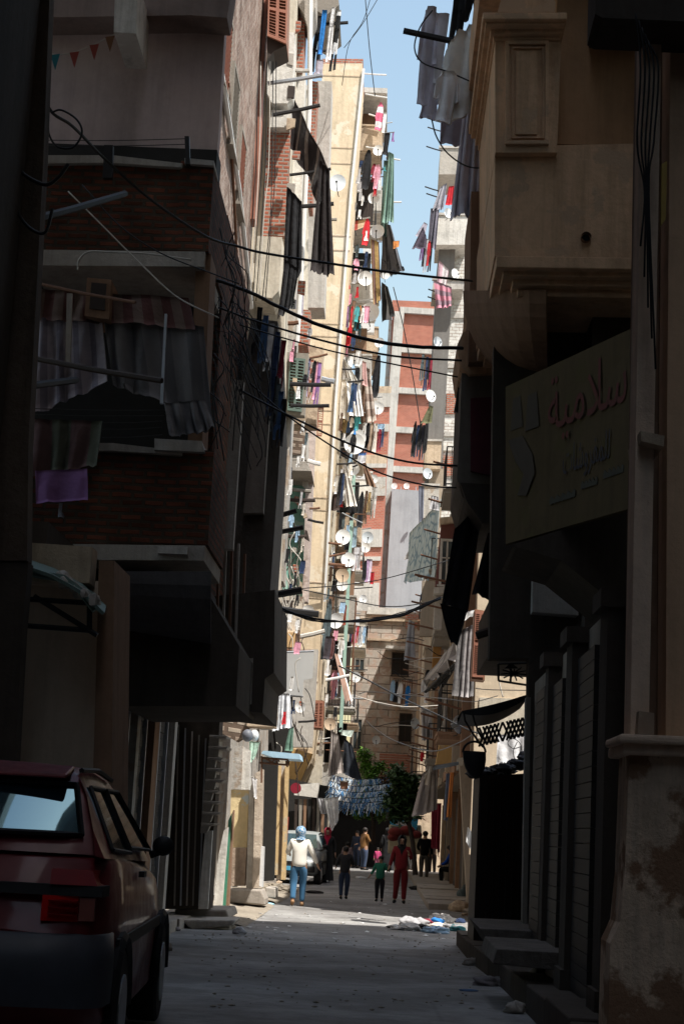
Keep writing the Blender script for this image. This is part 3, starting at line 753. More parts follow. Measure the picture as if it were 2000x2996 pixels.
# yellow block
L5 = thing('yellow_apartment_block', (-3.0, 58, 0), 'tall yellow rendered apartment block with joint lines at every floor', 'building')
L5Q = [(944, 186), (1060, 186), (1036, 520), (1020, 770), (986, 1150), (965, 1450), (942, 1790), (926, 2050), (912, 2215), (908, 2232), (880, 2284), (838, 2276), (858, 2180), (868, 1900), (886, 1420), (905, 1000), (926, 520)]
pq('front_wall', L5, L5Q, 58, 3.2, M['yellow'])
part('core', L5, M['cream'], lambda b: b.box(-12, -3.4, 57.9, 66, 0, 25))
pq('brick_parapet', L5, [(942, 172), (1062, 172), (1060, 186), (942, 186)], 58.02, 3.1, M['brickpatch'])
def joint(v, u0, u1):
    pq('joint', L5, [(u0, v), (u1, v+4), (u1, v+7), (u0, v+3)], 57.985, .03, M['tan'])
for v in (218, 428, 474, 686, 728, 943, 980, 1196, 1236, 1452, 1488, 1700, 1745, 1990):
    ur = None
    for i in range(len(L5Q)-8):
        a, c = L5Q[i+1], L5Q[i+2]
        if a[1] <= v <= c[1]: ur = lerp(a[0], c[0], (v-a[1])/(c[1]-a[1]))
    ul = lerp(944, 868, (v-186)/1714) if v < 1900 else 864
    if ur: joint(v, ul, ur)
pq('white_corner_pipe', L5, [(1060, 200), (1067, 200), (1030, 560), (985, 1180), (952, 1760), (946, 1760), (978, 1180), (1023, 560)], 57.9, .09, M['pipe'])
pq('ochre_soffit', L5, [(856, 2190), (914, 2206), (880, 2284), (838, 2276)], 57.6, .38, M['ochre'])
louvre_y(L5, [(920, 2052), (946, 2054), (942, 2130), (918, 2128)], 56.6, M['redwood'], slats=16)
pq('window_box', L5, [(918, 2048), (948, 2050), (944, 2134), (916, 2132)], 56.66, .8, M['wood'])

# balcony block beyond, dishes and washing
L6 = thing('balcony_block', (-3, 62, 0), 'tall pale block of stacked balconies crowded with washing and dishes', 'building')
part('wall', L6, M['cream'], lambda b: b.box(-12, -2.25, 61.3, 72, 0, 29.3))
part('roof_slab', L6, M['concretelt'], lambda b: b.box(-12, -1.15, 61.2, 66, 29.3, 29.5))
rg = random.Random(8)
mats6 = ['concretelt', 'white', 'concrete', 'tan', 'cream']
for fl in range(9):
    z = 2.9+fl*3.02
    o = balcony(L6, -2.25, -1.32+rg.uniform(-.1, .1), 61.4, 63.6, z, M[mats6[fl % 5]], 'wall' if fl % 3 != 1 else 'iron')
    balcony(L6, -2.25, -1.2+rg.uniform(-.1, .15), 67.2, 70.6, z-.2, M[mats6[(fl+2) % 5]], 'iron' if fl % 2 else 'wall')
    part('doorway', L6, M['unlit_dark'], lambda b: b.box(-2.3, -2.23, 61.9, 62.8, z+.02, z+2.1))
    part('side_wall', L6, M[['tan', 'cream', 'grayw'][fl % 3]], lambda b: b.box(-2.25, -1.98+rg.uniform(-.1, .25), 63.7, 63.95, z+.1, z+2.7))
    part('balcony_shade_panel', L6, M[['unlit_dark', 'darkwood', 'brown'][fl % 3]], lambda b: b.box(-2.24, -1.5, 63.2, 63.5, z+.1, z+2.55))  # dark panel standing in for the shaded balcony interior
    window_x(L6, -2.25, 64.5, 66.2, z+.8, z+2.2, 1, M['wood'], 'louvre', M[['redwood', 'greenwood', 'oldwood'][fl % 3]])
    for q in range(4):
        yy = rg.uniform(60.8, 66); zz = z+rg.uniform(.2, 2.2)
        MB().tube([(-2.2, yy, zz), (rg.uniform(-1.3, -.8), yy-.2, zz+rg.uniform(-.2, .2))], .022, 5).build('laundry_pole', M[['pipe', 'rust', 'metal', 'galv'][q]], L6)
    part('air_conditioner' , L6, M['plastic'], lambda b: (b.box(-1.9, -1.3, 66.3, 66.7, z+.3, z+.85), b.tube([(-1.6, 66.28, z+.58), (-1.6, 66.31, z+.58)], .2, 12)))
part('green_pipe', L6, flat('sea_green_sheet', (.38, .56, .48), .6), lambda b: b.box(-1.72, -1.60, 60.9, 61.0, 5.0, 14.5))
part('rust_pipe', L6, M['rust'], lambda b: b.tube([(-1.38, 61, 6), (-1.35, 61, 9.8)], .03, 6))
for a, c in (((1065, 215), (1130, 219)), ((1068, 275), (1132, 286)), ((1078, 334), (1122, 346)), ((1128, 460), (1170, 468)), ((1125, 590), (1174, 591)), ((1070, 430), (1105, 434)), ((1060, 640), (1082, 636)), ((1050, 880), (1110, 872))):
    pole(L6, a, c, 61.2, .035, M['pipe'], end=False)

# building further back on the left: pinkish brick
L7 = thing('distant_brick_block', (-2.6, 92, 0), 'distant brick and concrete block glimpsed left of the smooth grey block', 'building')
pq('wall', L7, [(1035, 1146), (1140, 1146), (1122, 1500), (1104, 1790), (1035, 1790)], 92, 8, M['framebrick'])
for v0, v1, mm in ((1130, 1150, 'tan'), (1150, 1190, 'grayw'), (1240, 1262, 'concretelt'), (1330, 1356, 'tan'), (1356, 1368, 'concretelt'), (1395, 1450, 'grayw'), (1548, 1600, 'concretelt'), (1628, 1640, 'concretelt'), (1705, 1790, 'concretelt')):
    d = (1790-v0)*.062
    pq('floor_band', L7, [(1035, v0), (1104+d, v0), (1104+d-2, v1), (1035, v1)], 91.9, .2, M[mm])
L8 = thing('brick_tower_block', (2, 128, 0), 'tall unfinished block of orange brick infill in a grey concrete frame', 'building')
pq('core', L8, [(1148, 878), (1330, 886), (1330, 1500), (1122, 1500)], 128, 14, M['framebrick'])
pq('corner_column', L8, [(1154, 910), (1182, 912), (1142, 1480), (1112, 1480)], 127.6, 1, M['concretelt'])
pq('corner_column', L8, [(1141, 878), (1156, 880), (1114, 1500), (1100, 1500)], 128.3, 12, M['grayw'])
for v in (907, 1022, 1142, 1257, 1372, 1478):
    d = (v-907)*-.062
    pq('floor_beam', L8, [(1170+d, v-10), (1330, v), (1330, v+17), (1170+d, v+7)], 127.7, 1, M['concretelt'])
L9 = thing('grey_apartment_block', (1.6, 100, 0), 'smooth grey cement block with a blank front below the orange brick tower', 'building')
pq('front_wall', L9, [(1146, 1430), (1290, 1440), (1290, 2400), (1105, 2400), (1126, 1790)], 100, 10, M['gray2'])
pq('side_wing', L9, [(1112, 1475), (1147, 1432), (1128, 1800), (1106, 2400), (1060, 2400), (1085, 1800)], 100.6, 9, M['grayw'])
for i in range(6): part('roof_post', L9, M['galv'], lambda b: b.tube([P(1150+i*22, 1436, 100.5), P(1150+i*22, 1424, 100.5)], .03, 5))
# low stone house closing the street
L10 = thing('stone_house', (0, 85, 0), 'old coursed stone house closing the far end of the street', 'building')
pq('front_wall', L10, [(1040, 1786), (1240, 1792), (1225, 2440), (1010, 2440)], 85, 7, M['block'])
pq('parapet', L10, [(1075, 1776), (1186, 1780), (1186, 1800), (1072, 1796)], 84.9, .5, M['white'])
pq('brick_parapet', L10, [(1186, 1796), (1228, 1798), (1226, 1838), (1185, 1838)], 84.9, .4, M['brickpatch'])
for v in (1808, 1866): pq('string_course', L10, [(1040, v), (1236, v+6), (1236, v+12), (1040, v+6)], 84.86, .16, M['tan'])
window_y(L10, rect(1040, 1908, 1064, 1960), 84.95, M['oldwood'])
window_y(L10, rect(1148, 1912, 1192, 1975), 84.95, M['darkwood'], M['unlit_dark'])
window_y(L10, rect(1034, 2105, 1056, 2190), 84.95, M['oldwood'])
window_y(L10, rect(1170, 2090, 1200, 2170), 84.95, M['darkwood'], M['unlit_dark'])
cb = pq('window_canopy', L10, [(1130, 1888), (1192, 1892), (1192, 1900), (1126, 1896)], 84.2, .75, M['white'])
for i, (u, v) in enumerate([(1108, 2205), (1148, 1985)]):
    p = P(u, v+52, 84); w = 88/59. if i == 0 else 56/59.
    o = balcony(L10, p.x, p.x+w, 83.9, 85, p.z, M['concrete'], 'x', h=.85, rm=M['redwood'] if i == 0 else M['metal'])
    if i == 0: part('slat_panel', o, M['redwood'], lambda b: [b.box(p.x, p.x+w, 83.86, 83.9, p.z+.05+k*.12, p.z+.13+k*.12) for k in range(7)])
pq('ground_floor', L10, [(1000, 2372), (1240, 2380), (1240, 2470), (1000, 2470)], 84.6, .4, M['unlit_dark'])
part('market_shade', L10, M['unlit_dark'], lambda b: b.box(-3.2, 1.8, 79.5, 84.5, 0, 3.0))
part('shop_fascia', L10, M['darkwood'], lambda b: b.box(-3.2, 1.8, 79.2, 79.5, 2.4, 3.1))
# filler houses so the street stays closed from other positions
for (x0, x1, y0, y1, h, mm, lb) in ((-14, -2.5, 72.5, 84, 16, 'tan', 'tan block behind the balcony block on the left of the street'), (-14, -2.7, 84.5, 91.5, 13, 'cream', 'cream house behind the left side of the stone house')):
    t = thing('row_house', (x0, y0, 0), lb, 'building'); part('wall', t, M[mm], lambda b: b.box(x0, x1, y0, y1, 0, h))
    for k in range(4): window_x(t, x1, y0+1+k*2, y0+2.1+k*2, 4, 5.6, 1, M['wood'], 'louvre')

# ---------------------------------------------------------------- right side, far
R4 = thing('white_brick_tower', (1.5, 70, 0), 'tall tower of flaking white brick with open shaded balconies above the brown house', 'building')
pq('front_wall', R4, [(1350, 432), (1500, 440), (1480, 1600), (1280, 1590), (1290, 1400), (1304, 1150), (1317, 916), (1330, 720)], 70, 4, M['whitebrick'])
R4B = [(432, 510, 'concrete'), (628, 716, 'white'), (818, 846, 'concretelt'), (1290, 1372, 'tan'), (1420, 1520, 'grayw')]
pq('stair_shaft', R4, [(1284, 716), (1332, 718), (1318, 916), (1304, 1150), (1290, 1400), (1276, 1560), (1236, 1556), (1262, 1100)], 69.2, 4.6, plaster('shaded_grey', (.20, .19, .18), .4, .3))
for v0, v1, mm in R4B:
    d = (1500-v0)*.052
    o = pq('balcony', R4, [(1238+d-6, v0), (1304+d+20, v0+4), (1302+d+16, v1), (1238+d-10, v1)] if v0 < 900 else [(1236+d-4, v0), (1284+d-4, v0+2), (1280+d-4, v1), (1232+d-4, v1)], 68.6, 2.4, M[mm])
    pq('balcony_rim', o, [(1236+d-8, v0-7), (1304+d+22, v0-3), (1304+d+22, v0+2), (1236+d-8, v0)] if v0 < 900 else [(1234+d-6, v0-6), (1286+d-4, v0-5), (1286+d-4, v0+1), (1234+d-6, v0)], 68.55, .2, M['concretelt'])
pq('brown_side', R4, [(1292, 1372), (1300, 1372), (1282, 1600), (1240, 1600), (1256, 1372)], 69.1, .4, M['beige'])
pq('corner_post', R4, [(1376, 716), (1386, 716), (1384, 820), (1374, 820)], 68.7, .3, M['white'])
for v, mm in ((916, 'concretelt'), (1062, 'concretelt'), (1150, 'brickpatch'), (1262, 'concretelt'), (1304, 'white'), (1332, 'brickpatch')):
    d = (1150-v)*.056; hh = {'brickpatch': 60}.get(mm, 14)
    pq('wall_band', R4, [(1306+d, v), (1362+d, v+3), (1362+d, v+hh), (1304+d, v+hh)], 69.93, .1, M[mm])
for u, v in ((1252, 846), (1250, 868), (1246, 566), (1242, 546), (1248, 345), (1250, 372), (1246, 428)):
    pole(R4, (u+46, v+14), (u, v), 68.2, .03, M['metal'], end=False)
R3b = thing('distant_low_block', (1.4, 76, 0), 'low block behind the white brick tower that shades the stone house', 'building')
part('wall', R3b, M['tan'], lambda b: b.box(1.35, 12, 75, 84.4, 0, 14.2))
R5 = thing('distant_beige_block', (3, 110, 0), 'beige block far behind the white brick tower', 'building')
part('wall', R5, M['beige'], lambda b: b.box(4.5, 16, 100, 118, 0, 16))

# brown shaded house, mid right
R3 = thing('brown_house', (1.6, 34, 0), 'brown three storey house on the right with shutters, awnings and a sunlit cream end wall', 'building')
part('street_wall', R3, M['beige'], lambda b: (b.box(1.6, 10, 33.0, 67, 2.95, 10.9), b.box(2.3, 10, 33.1, 67, -.2, 2.94)))
pq('end_wall', R3, [(1402, 1500), (1660, 1500), (1640, 2500), (1372, 2500), (1385, 2200)], 32.7, .28, plaster('sunlit_cream_end', (.66, .54, .40), .3, .25))
pq('rough_patch', R3, [(1402, 2040), (1560, 2046), (1556, 2160), (1395, 2160)], 32.67, .05, M['cream'])
pq('roof_edge', R3, [(1400, 1488), (1660, 1490), (1660, 1502), (1402, 1500)], 32.6, .5, M['white'])
rg = random.Random(5)
cols = ['brown', 'beige', 'tan', 'oldwood', 'brown']
for i in range(8):
    y = 33.7+i*4.15
    part('pilaster', R3, M[cols[i % 5]], lambda b: (b.box(1.42, 1.62, y-.35, y, 3.1, 10.2), b.box(2.12, 2.32, y-.35, y, .05, 2.94)))
    for fl in range(3):
        z = 3.6+fl*2.9
        if (i+fl) % 3 == 0: balcony(R3, 1.6, .95+rg.uniform(-.1, .15), y+.4, y+2.6, z, M[cols[(i+fl) % 5]], 'wall' if fl % 2 else 'iron')
        else: window_x(R3, 1.6, y+.8, y+2.1, z+.5, z+2.1, -1, M[['white', 'redwood', 'wood'][(i+fl) % 3]], 'pane' if (i+fl) % 3 == 1 else 'louvre', M['redwood'])
    part('shopfront', R3, M['darkwood'], lambda b: b.box(2.2, 2.3, y+.3, y+3.2, .1, 2.7))
    part('fascia', R3, M[cols[(i+3) % 5]], lambda b: b.box(1.5, 1.6, y+.2, y+3.3, 2.96, 3.2))
    for q in range(3): MB().tube([(1.6, y+q, 4+q*2.6), (.7-.3*(q % 2), y+q-.1, 4.2+q*2.6)], .025, 5).build('laundry_pole', M['rust'], R3)
# features picked out in the photograph
pq('maroon_wall', R3, [(1290, 1530), (1345, 1524), (1332, 1712), (1272, 1716)], 41, .3, flat('maroon_paint', (.22, .09, .08), .8))
pq('pediment', R3, [(1286, 1514), (1350, 1508), (1350, 1526), (1288, 1532)], 40.8, .5, M['tan'])
window_y(R3, [(1296, 1584), (1326, 1582), (1314, 1706), (1288, 1706)], 40.95, M['white'])
pq('sill_block', R3, [(1270, 1718), (1300, 1716), (1298, 1734), (1268, 1736)], 40.6, .5, M['white'])
pq('pale_pier', R3, [(1272, 1736), (1300, 1734), (1290, 1840), (1268, 1840)], 41, .3, M['concretelt'])
pq('ochre_wall', R3, [(1236, 1700), (1272, 1700), (1262, 1860), (1226, 1860)], 50, .4, M['beige'])
pq('orange_shutter_wall', R3, [(1270, 1835), (1296, 1832), (1284, 1960), (1262, 1970)], 44, .3, flat('dark_orange_paint', (.45, .24, .08), .8))
louvre_y(R3, [(1390, 1786), (1420, 1790), (1414, 1982), (1380, 1980)], 31.2 if 0 else 29.6, M['redwood'], slats=30)
pq('shutter_box', R3, [(1388, 1782), (1424, 1788), (1417, 1990), (1378, 1986)], 29.66, .5, M['wood'])
pq('tan_bay', R3, [(1306, 2040), (1398, 2036), (1394, 2150), (1374, 2160), (1300, 2150)], 35, .8, M['tan'])
pq('tan_pilaster', R3, [(1300, 2042), (1310, 2040), (1306, 2150), (1298, 2150)], 34.9, .3, M['grayw'])
pq('ochre_bay', R3, [(1290, 2150), (1372, 2140), (1372, 2230), (1274, 2236)], 40, .8, M['ochre'])
pq('lower_shop', R3, [(1344, 2240), (1400, 2236), (1398, 2520), (1384, 2650), (1366, 2640)], 34, .4, M['beige'])

# ---------------------------------------------------------------- wear and small fittings on the sunlit fronts
rg = random.Random(77)
for i in range(7):
    v = 930+i*150; u = 800-i*3
    window_y(L3, rect(u, v, u+20, v+58), 37.55 if v < 1700 else 35.9, M[['oldwood', 'greenwood', 'redwood'][i % 3]], M['unlit_dark'])
for i in range(5):
    u = 650+i*22; v = 120+i*210-i*30; a = PX(u, v, -3.32)
    window_x(L2, -3.32, a.y, a.y+1.0, a.z-.7, a.z+.7, 1, M['oldwood'], 'louvre', M[['redwood', 'oldwood'][i % 2]]) if 26 < a.y < 32 else None
for i in range(12):
    v = 60+i*95; u = 850+rg.uniform(-12, 22); w = rg.uniform(10, 26)
    pq('patch', L3, [(u, v), (u+w, v+2), (u+w-3, v+rg.uniform(20, 50)), (u-2, v+rg.uniform(15, 40))], 35.38-i*.001 if v < 900 else 37.2-i*.001, .08, M[['brickpatch', 'concrete', 'darkwood', 'tan'][i % 4]])
for i in range(14):
    v = 1400+i*50; u = 862+rg.uniform(-8, 30)
    pq('patch', L4, [(u, v), (u+rg.uniform(6, 16), v+3), (u+rg.uniform(4, 14), v+rg.uniform(12, 36)), (u-3, v+rg.uniform(8, 30))], 45.9-i*.01, .1, M[['concrete', 'brickpatch', 'tan', 'darkwood'][i % 4]])
for i in range(10):
    v0 = 300+i*190; u = 1040-(v0-300)*.055
    part('hanging_cable', L6, M['cable'], lambda b: b.tube([P(u+rg.uniform(-25, 30), v0, 61), P(u+rg.uniform(-25, 30), v0+90, 61), P(u-10+rg.uniform(-25, 25), v0+200, 61)], .014, 4))
for i in range(8):
    v = 1010+i*150; u = 900-i*4
    part('wall_bracket', L5, M['rust'], lambda b: b.tube([P(u+20, v, 57.98), P(u+20, v+50, 57.9)], .012, 4))
# ---------------------------------------------------------------- right side, near
RR = thing('corner_house', (3, 4, 0), 'stained plaster house with tall pilasters filling the right edge', 'building')
part('core', RR, M['beige'], lambda b: (b.box(2.2, 14, -16, 14.8, -.5, 35), b.box(2.95, 14, 14.8, 17.9, -.5, 35), b.box(1.5, 2.19, 10.9, 14.8, -.4, 3.2), b.box(1.5, 2.9, 14.8, 17.8, -.4, 3.2)))
YR = 9.4
pq('pilaster', RR, [(1884, -150), (1938, -150), (1896, 2160), (1842, 2160)], YR, .25, plaster('pale_warm_pilaster', (.82, .62, .46), .5, .5))
pq('pilaster', RR, [(1962, -150), (2100, -150), (2100, 2170), (1946, 2170), (1950, 1200)], YR+.1, .3, plaster('warm_tan_render', (.74, .49, .31), .4, .3))
pq('recess', RR, [(1925, -150), (1980, -150), (1960, 2160), (1880, 2160)], YR+.45, .3, M['brown'])
pq('side_face', RR, [(1868, -150), (1886, -150), (1846, 2160), (1832, 2160)], YR+.3, .12, M['brown'])
pq('base_wall', RR, [(1840, 2200), (2100, 2215), (2100, 3300), (1770, 3300), (1784, 2760), (1812, 2700), (1826, 2560)], YR-.1, .4, M['stain'])
b = MB()
for q, (h0, h1, o) in enumerate(((2146, 2172, 14), (2172, 2206, 6))):
    b.pq([(1826-o, h0), (2100, h0+12), (2100, h1+12), (1824-o, h1)], YR-.25+q*.06, .6)
b.build('cornice', plaster('pale_warm_pilaster', (.8, .6, .45)), RR, bevel=.015)
pq('capital_block', RR, [(1872, 1260), (1942, 1275), (1940, 1306), (1874, 1290)], YR-.12, .5, M['tan'])
pq('capital_block', RR, [(1868, 2080), (1912, 2086), (1912, 2150), (1864, 2146)], YR-.1, .4, M['tan'])
pq('overhead_slab', RR, [(1745, -200), (2200, -200), (2200, 70), (1990, 62), (1760, 52), (1740, 40)], 9.1, .4, M['dark'])
pq('yellow_plate', RR, [(1934, 480), (1950, 470), (1946, 640), (1932, 660)], YR-.05, .04, flat('yellow_sign_paint', (.5, .34, .08), .6))
R2 = thing('bay_house', (1.6, 14, 0), 'brown plaster house on the right whose moulded bay window overhangs the street', 'building')
YB = 17.0
part('core', R2, M['dark'], lambda b: b.box(2.02, 13, 18.0, 23.4, -.3, 19.3))
part('shadow_tower', R2, M['dark'], lambda b: b.box(2.3, 14, 17.0, 17.95, 17, 34.6))  # unseen slab above the roofs, added to cast the near shade
bay = plaster('old_brown_bay_render', (.74, .48, .30), .6, .45, (.56, .38, .25))
pq('bay_lower', R2, [(1447, 428), (1884, 420), (1876, 760), (1446, 748)], YB, 4.2, bay)
o = pq('bay_pier', R2, [(1447, 116), (1640, 116), (1628, 446), (1448, 446)], YB-.12, 3.0, bay)
b = MB()
def ring(L, T, Rr, B, w, Y, D):
    b.pq([(L, T), (Rr, T), (Rr, T+w), (L, T+w)], Y, D); b.pq([(L, B-w), (Rr, B-w), (Rr, B), (L, B)], Y, D)
    b.pq([(L, T+w+.4), (L+w, T+w+.4), (L+w, B-w-.4), (L, B-w-.4)], Y, D); b.pq([(Rr-w, T+w+.4), (Rr, T+w+.4), (Rr, B-w-.4), (Rr-w, B-w-.4)], Y, D)
ring(1478, 118, 1604, 420, 10, YB-.17, .05); ring(1496, 136, 1590, 404, 5, YB-.15, .03)
b.build('panel_moulding', bay, o)
pq('raised_panel', o, [(1508, 150), (1572, 150), (1570, 392), (1508, 392)], YB-.16, .04, bay)
b = MB()
for q, (v0, v1, e) in enumerate(((36, 56, 36), (56, 72, 28), (72, 98, 14), (98, 116, 5))):
    b.pq([(1447-e, v0), (1636+e*.6, v0), (1636+e*.6, v1), (1447-e, v1)], YB-.12-e*.008, 3)
b.build('capital', bay, o, bevel=.01)
pq('capital_urn', o, [(1462, 8), (1474, -30), (1600, -34), (1624, 6), (1622, 35), (1455, 35)], YB, 2, bay)
pq('bay_recess', R2, [(1630, -150), (1900, -150), (1886, 428), (1624, 420)], YB+.5, 3, plaster('deep_brown_render', (.46, .27, .15), .4, .3))
pq('recess_lintel', R2, [(1745, -150), (1900, -150), (1895, 60), (1740, 66)], YB-.1, .7, M['dark'])
pq('upper_bay', R2, [(1420, -300), (1900, -300), (1900, -160), (1420, -160)], YB, 4, bay)
b = MB()
for q, (v0, v1, L) in enumerate(((748, 782, 1450), (784, 806, 1470), (808, 834, 1498), (836, 866, 1512))):
    b.pq([(L, v0), (1876, v0+6), (1872, v1+6), (L, v1)], YB-.06+q*.12, 3.6)
b.build('cornice', bay, R2, bevel=.01)
b = MB()
p = P(1712, 697, YB-.005); b.tube([p, p+Vector((0, .004, 0))], .045, 14); b.build('drain_hole', M['unlit_dark'], R2)
b = MB(); p = P(1712, 697, YB-.02); b.tube([p+Vector((0, -.06, 0)), p+Vector((0, .015, 0))], .052, 14, caps=False); b.build('drain_pipe', M['rust'], R2)
# side of the bay toward the street and its curved corbels
pq('side_wing', R2, [(1378, 560), (1448, 560), (1446, 1060), (1370, 1060)], 20.6, 1.8, M['brown'])
g = []
for i in range(11):
    a = i/10*math.pi/2; row = []
    for j in range(9):
        c = j/8*math.pi/2
        row.append(P(1600-235*math.cos(c)*(.35+.65*math.cos(a)), 850+235*math.sin(a), 20.4-3.2*math.sin(c)*(.4+.6*math.cos(a))))
    g.append(row)
MB().grid(g, th=.05).build('curved_corbel', M['brown'], R2)
pq('corbel_bulge', R2, [(1336, 1010), (1352, 975), (1390, 950), (1460, 940), (1470, 1090), (1372, 1096), (1345, 1070)], 20.8, 1.6, bay)
pq('corbel_rim', R2, [(1366, 888), (1384, 870), (1400, 880), (1400, 950), (1372, 960), (1360, 920)], 21.2, 1.2, bay)
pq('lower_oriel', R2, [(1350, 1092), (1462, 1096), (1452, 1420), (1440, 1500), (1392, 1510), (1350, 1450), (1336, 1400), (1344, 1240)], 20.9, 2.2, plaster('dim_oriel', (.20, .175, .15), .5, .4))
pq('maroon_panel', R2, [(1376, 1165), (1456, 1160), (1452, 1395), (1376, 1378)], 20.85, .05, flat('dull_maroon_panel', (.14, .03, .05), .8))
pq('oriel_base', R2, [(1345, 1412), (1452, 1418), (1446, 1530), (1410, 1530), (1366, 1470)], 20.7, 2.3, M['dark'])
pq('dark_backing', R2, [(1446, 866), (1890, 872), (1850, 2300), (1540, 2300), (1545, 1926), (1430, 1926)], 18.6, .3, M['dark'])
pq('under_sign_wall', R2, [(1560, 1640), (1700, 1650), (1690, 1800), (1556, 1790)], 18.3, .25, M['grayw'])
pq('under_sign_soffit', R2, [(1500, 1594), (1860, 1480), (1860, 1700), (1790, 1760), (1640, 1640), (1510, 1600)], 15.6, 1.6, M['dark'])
# dark balcony below
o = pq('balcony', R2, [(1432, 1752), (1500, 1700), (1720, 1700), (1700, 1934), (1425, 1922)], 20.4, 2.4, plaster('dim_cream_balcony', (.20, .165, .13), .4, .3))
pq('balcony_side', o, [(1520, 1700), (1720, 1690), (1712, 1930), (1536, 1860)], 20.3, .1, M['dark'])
# shop fronts facing the street
rg = random.Random(12); y = 11.0; k = 0
while y < 16.6:
    w = rg.uniform(.7, 1.2); z0 = zg(y)
    if k % 2:
        b = MB(); zz = z0+.2
        while zz < 2.9: b.box(1.42, 1.5+0, y, y+w, zz, zz+.1); zz += .106
        b.build('roller_door', M['shutter'], R2)
    else:
        part('pilaster', R2, M['dark'], lambda b: (b.box(1.38, 1.52, y, y+w*.4, z0-.2, 3.1), b.box(1.33, 1.52, y-.04, y+w*.4+.04, 3.1, 3.22), b.box(1.35, 1.52, y-.03, y+w*.4+.03, z0-.2, z0+.35)))
    y += w+.06; k += 1
pq('shop_pier', R2, [(1700, 1960), (1745, 1960), (1716, 2860), (1672, 2860)], 13.2, .2, M['brown'])
pq('shop_pier', R2, [(1614, 2000), (1640, 2000), (1622, 2780), (1596, 2780)], 15.6, .2, M['dark'])
pq('shop_pier', R2, [(1538, 2040), (1552, 2040), (1540, 2740), (1526, 2740)], 17.7, .2, M['oldwood'])
# the hulking kiosk at the street corner
KI = thing('street_kiosk', (1.3, 23.5, 0), 'dark boxy kiosk with rags piled on its roof at the shaded corner', 'kiosk')
pq('body', KI, [(1402, 2270), (1560, 2262), (1560, 2760), (1382, 2790)], 23.0, 1.6, M['darkwood'])
b = MB()
for i in range(7): b.pq([(1404+i*20, 2290), (1407+i*20, 2290), (1404+i*18, 2760), (1401+i*18, 2760)], 22.96, .04)
b.build('panel_batten', M['metal'], KI)
b = MB()
for i in range(70):
    u = rnd.uniform(1385, 1552); p = P(u, 2268-rnd.random()*26*(1 if u > 1450 else .4)-(max(0, u-1470)*.45), 23.3+rnd.random()); b.ball(p, rnd.uniform(.05, .13), rnd.uniform(.05, .12), rnd.uniform(.03, .07), 7, 5, .5)
tag(b.build('rag_pile', fabric('dark_rags', (.06, .06, .06), (.12, .12, .13), .3)), 'dark pile of rags and sacks on top of the corner kiosk', 'rags')['kind'] = 'stuff'
# sign
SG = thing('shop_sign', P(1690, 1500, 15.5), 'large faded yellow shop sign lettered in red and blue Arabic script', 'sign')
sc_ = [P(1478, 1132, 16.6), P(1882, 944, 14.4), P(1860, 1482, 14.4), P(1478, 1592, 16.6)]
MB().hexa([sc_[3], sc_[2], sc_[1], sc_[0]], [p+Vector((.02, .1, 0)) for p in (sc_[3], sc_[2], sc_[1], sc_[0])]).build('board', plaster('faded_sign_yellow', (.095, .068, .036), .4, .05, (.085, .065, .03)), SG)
def on_sign(s, t): return lerp(lerp(sc_[0], sc_[1], s), lerp(sc_[3], sc_[2], s), t)+Vector((0, -.012, 0))
def arabic(txt, s0, s1, t0, t1, mat, name):
    c = bpy.data.curves.new(name, 'FONT'); c.body = txt; c.extrude = 0; tmp = bpy.data.objects.new('tmp', c); col.objects.link(tmp)
    bpy.context.view_layer.update(); me = bpy.data.meshes.new_from_object(tmp.evaluated_get(bpy.context.evaluated_depsgraph_get()))
    xs = [v.co.x for v in me.vertices]; ys = [v.co.y for v in me.vertices]; x0, x1, y0, y1 = min(xs), max(xs), min(ys), max(ys)
    for v in me.vertices:
        v.co = on_sign(lerp(s0, s1, (v.co.x-x0)/(x1-x0)), lerp(t1, t0, (v.co.y-y0)/(y1-y0)))-SG.location
    bpy.data.objects.remove(tmp); me.name = name; me.materials.clear(); me.materials.append(mat)
    o = bpy.data.objects.new(name, me); col.objects.link(o); o.parent = SG; return o
arabic('\ufe94\ufef4\ufee3\ufefc\ufeb3\u0625'[:5], .34, .90, .08, .48, flat('sign_red', (.11, .018, .012), .7), 'red_lettering')
arabic('\ufe95\ufe8e\ufeb7\ufeed\ufeae\ufed4\ufee4\ufee0\ufedf', .46, .80, .52, .74, flat('sign_blue', (.03, .025, .035), .7), 'blue_lettering')
for (s0, s1, t0, t1) in ((.04, .14, .1, .3), (.16, .27, .12, .34)):
    q = [on_sign(s0, t1), on_sign(s1, t1), on_sign(s1-.02, t0), on_sign(s0+.02, t0)]; MB().hexa(q, [p+Vector((0, .006, 0)) for p in q]).build('faded_picture', flat('sign_picture_grey', (.06, .045, .03), .8), SG)
pts = [(.02, .35), (.14, .36), (.22, .5), (.24, .62), (.17, .74), (.1, .72), (.15, .6), (.08, .5)]
q = [on_sign(s, t) for s, t in pts][::-1]
MB().hexa(q, [p+Vector((0, .006, 0)) for p in q]).build('faded_picture', flat('sign_picture_brown', (.065, .048, .034), .8), SG)
for (s0, s1, t0) in ((.36, .56, .83), (.60, .72, .80), (.76, .9, .78)):
    n_ = 14; up = [on_sign(lerp(s0, s1, i/n_), t0-.012-.012*((i*5) % 3)) for i in range(n_+1)]; lo = [on_sign(lerp(s0, s1, i/n_), t0+.008+.006*(i % 2)) for i in range(n_+1)]
    MB().grid([lo, up], th=.004).build('small_lettering', flat('sign_green_grey', (.06, .055, .04), .8), SG)

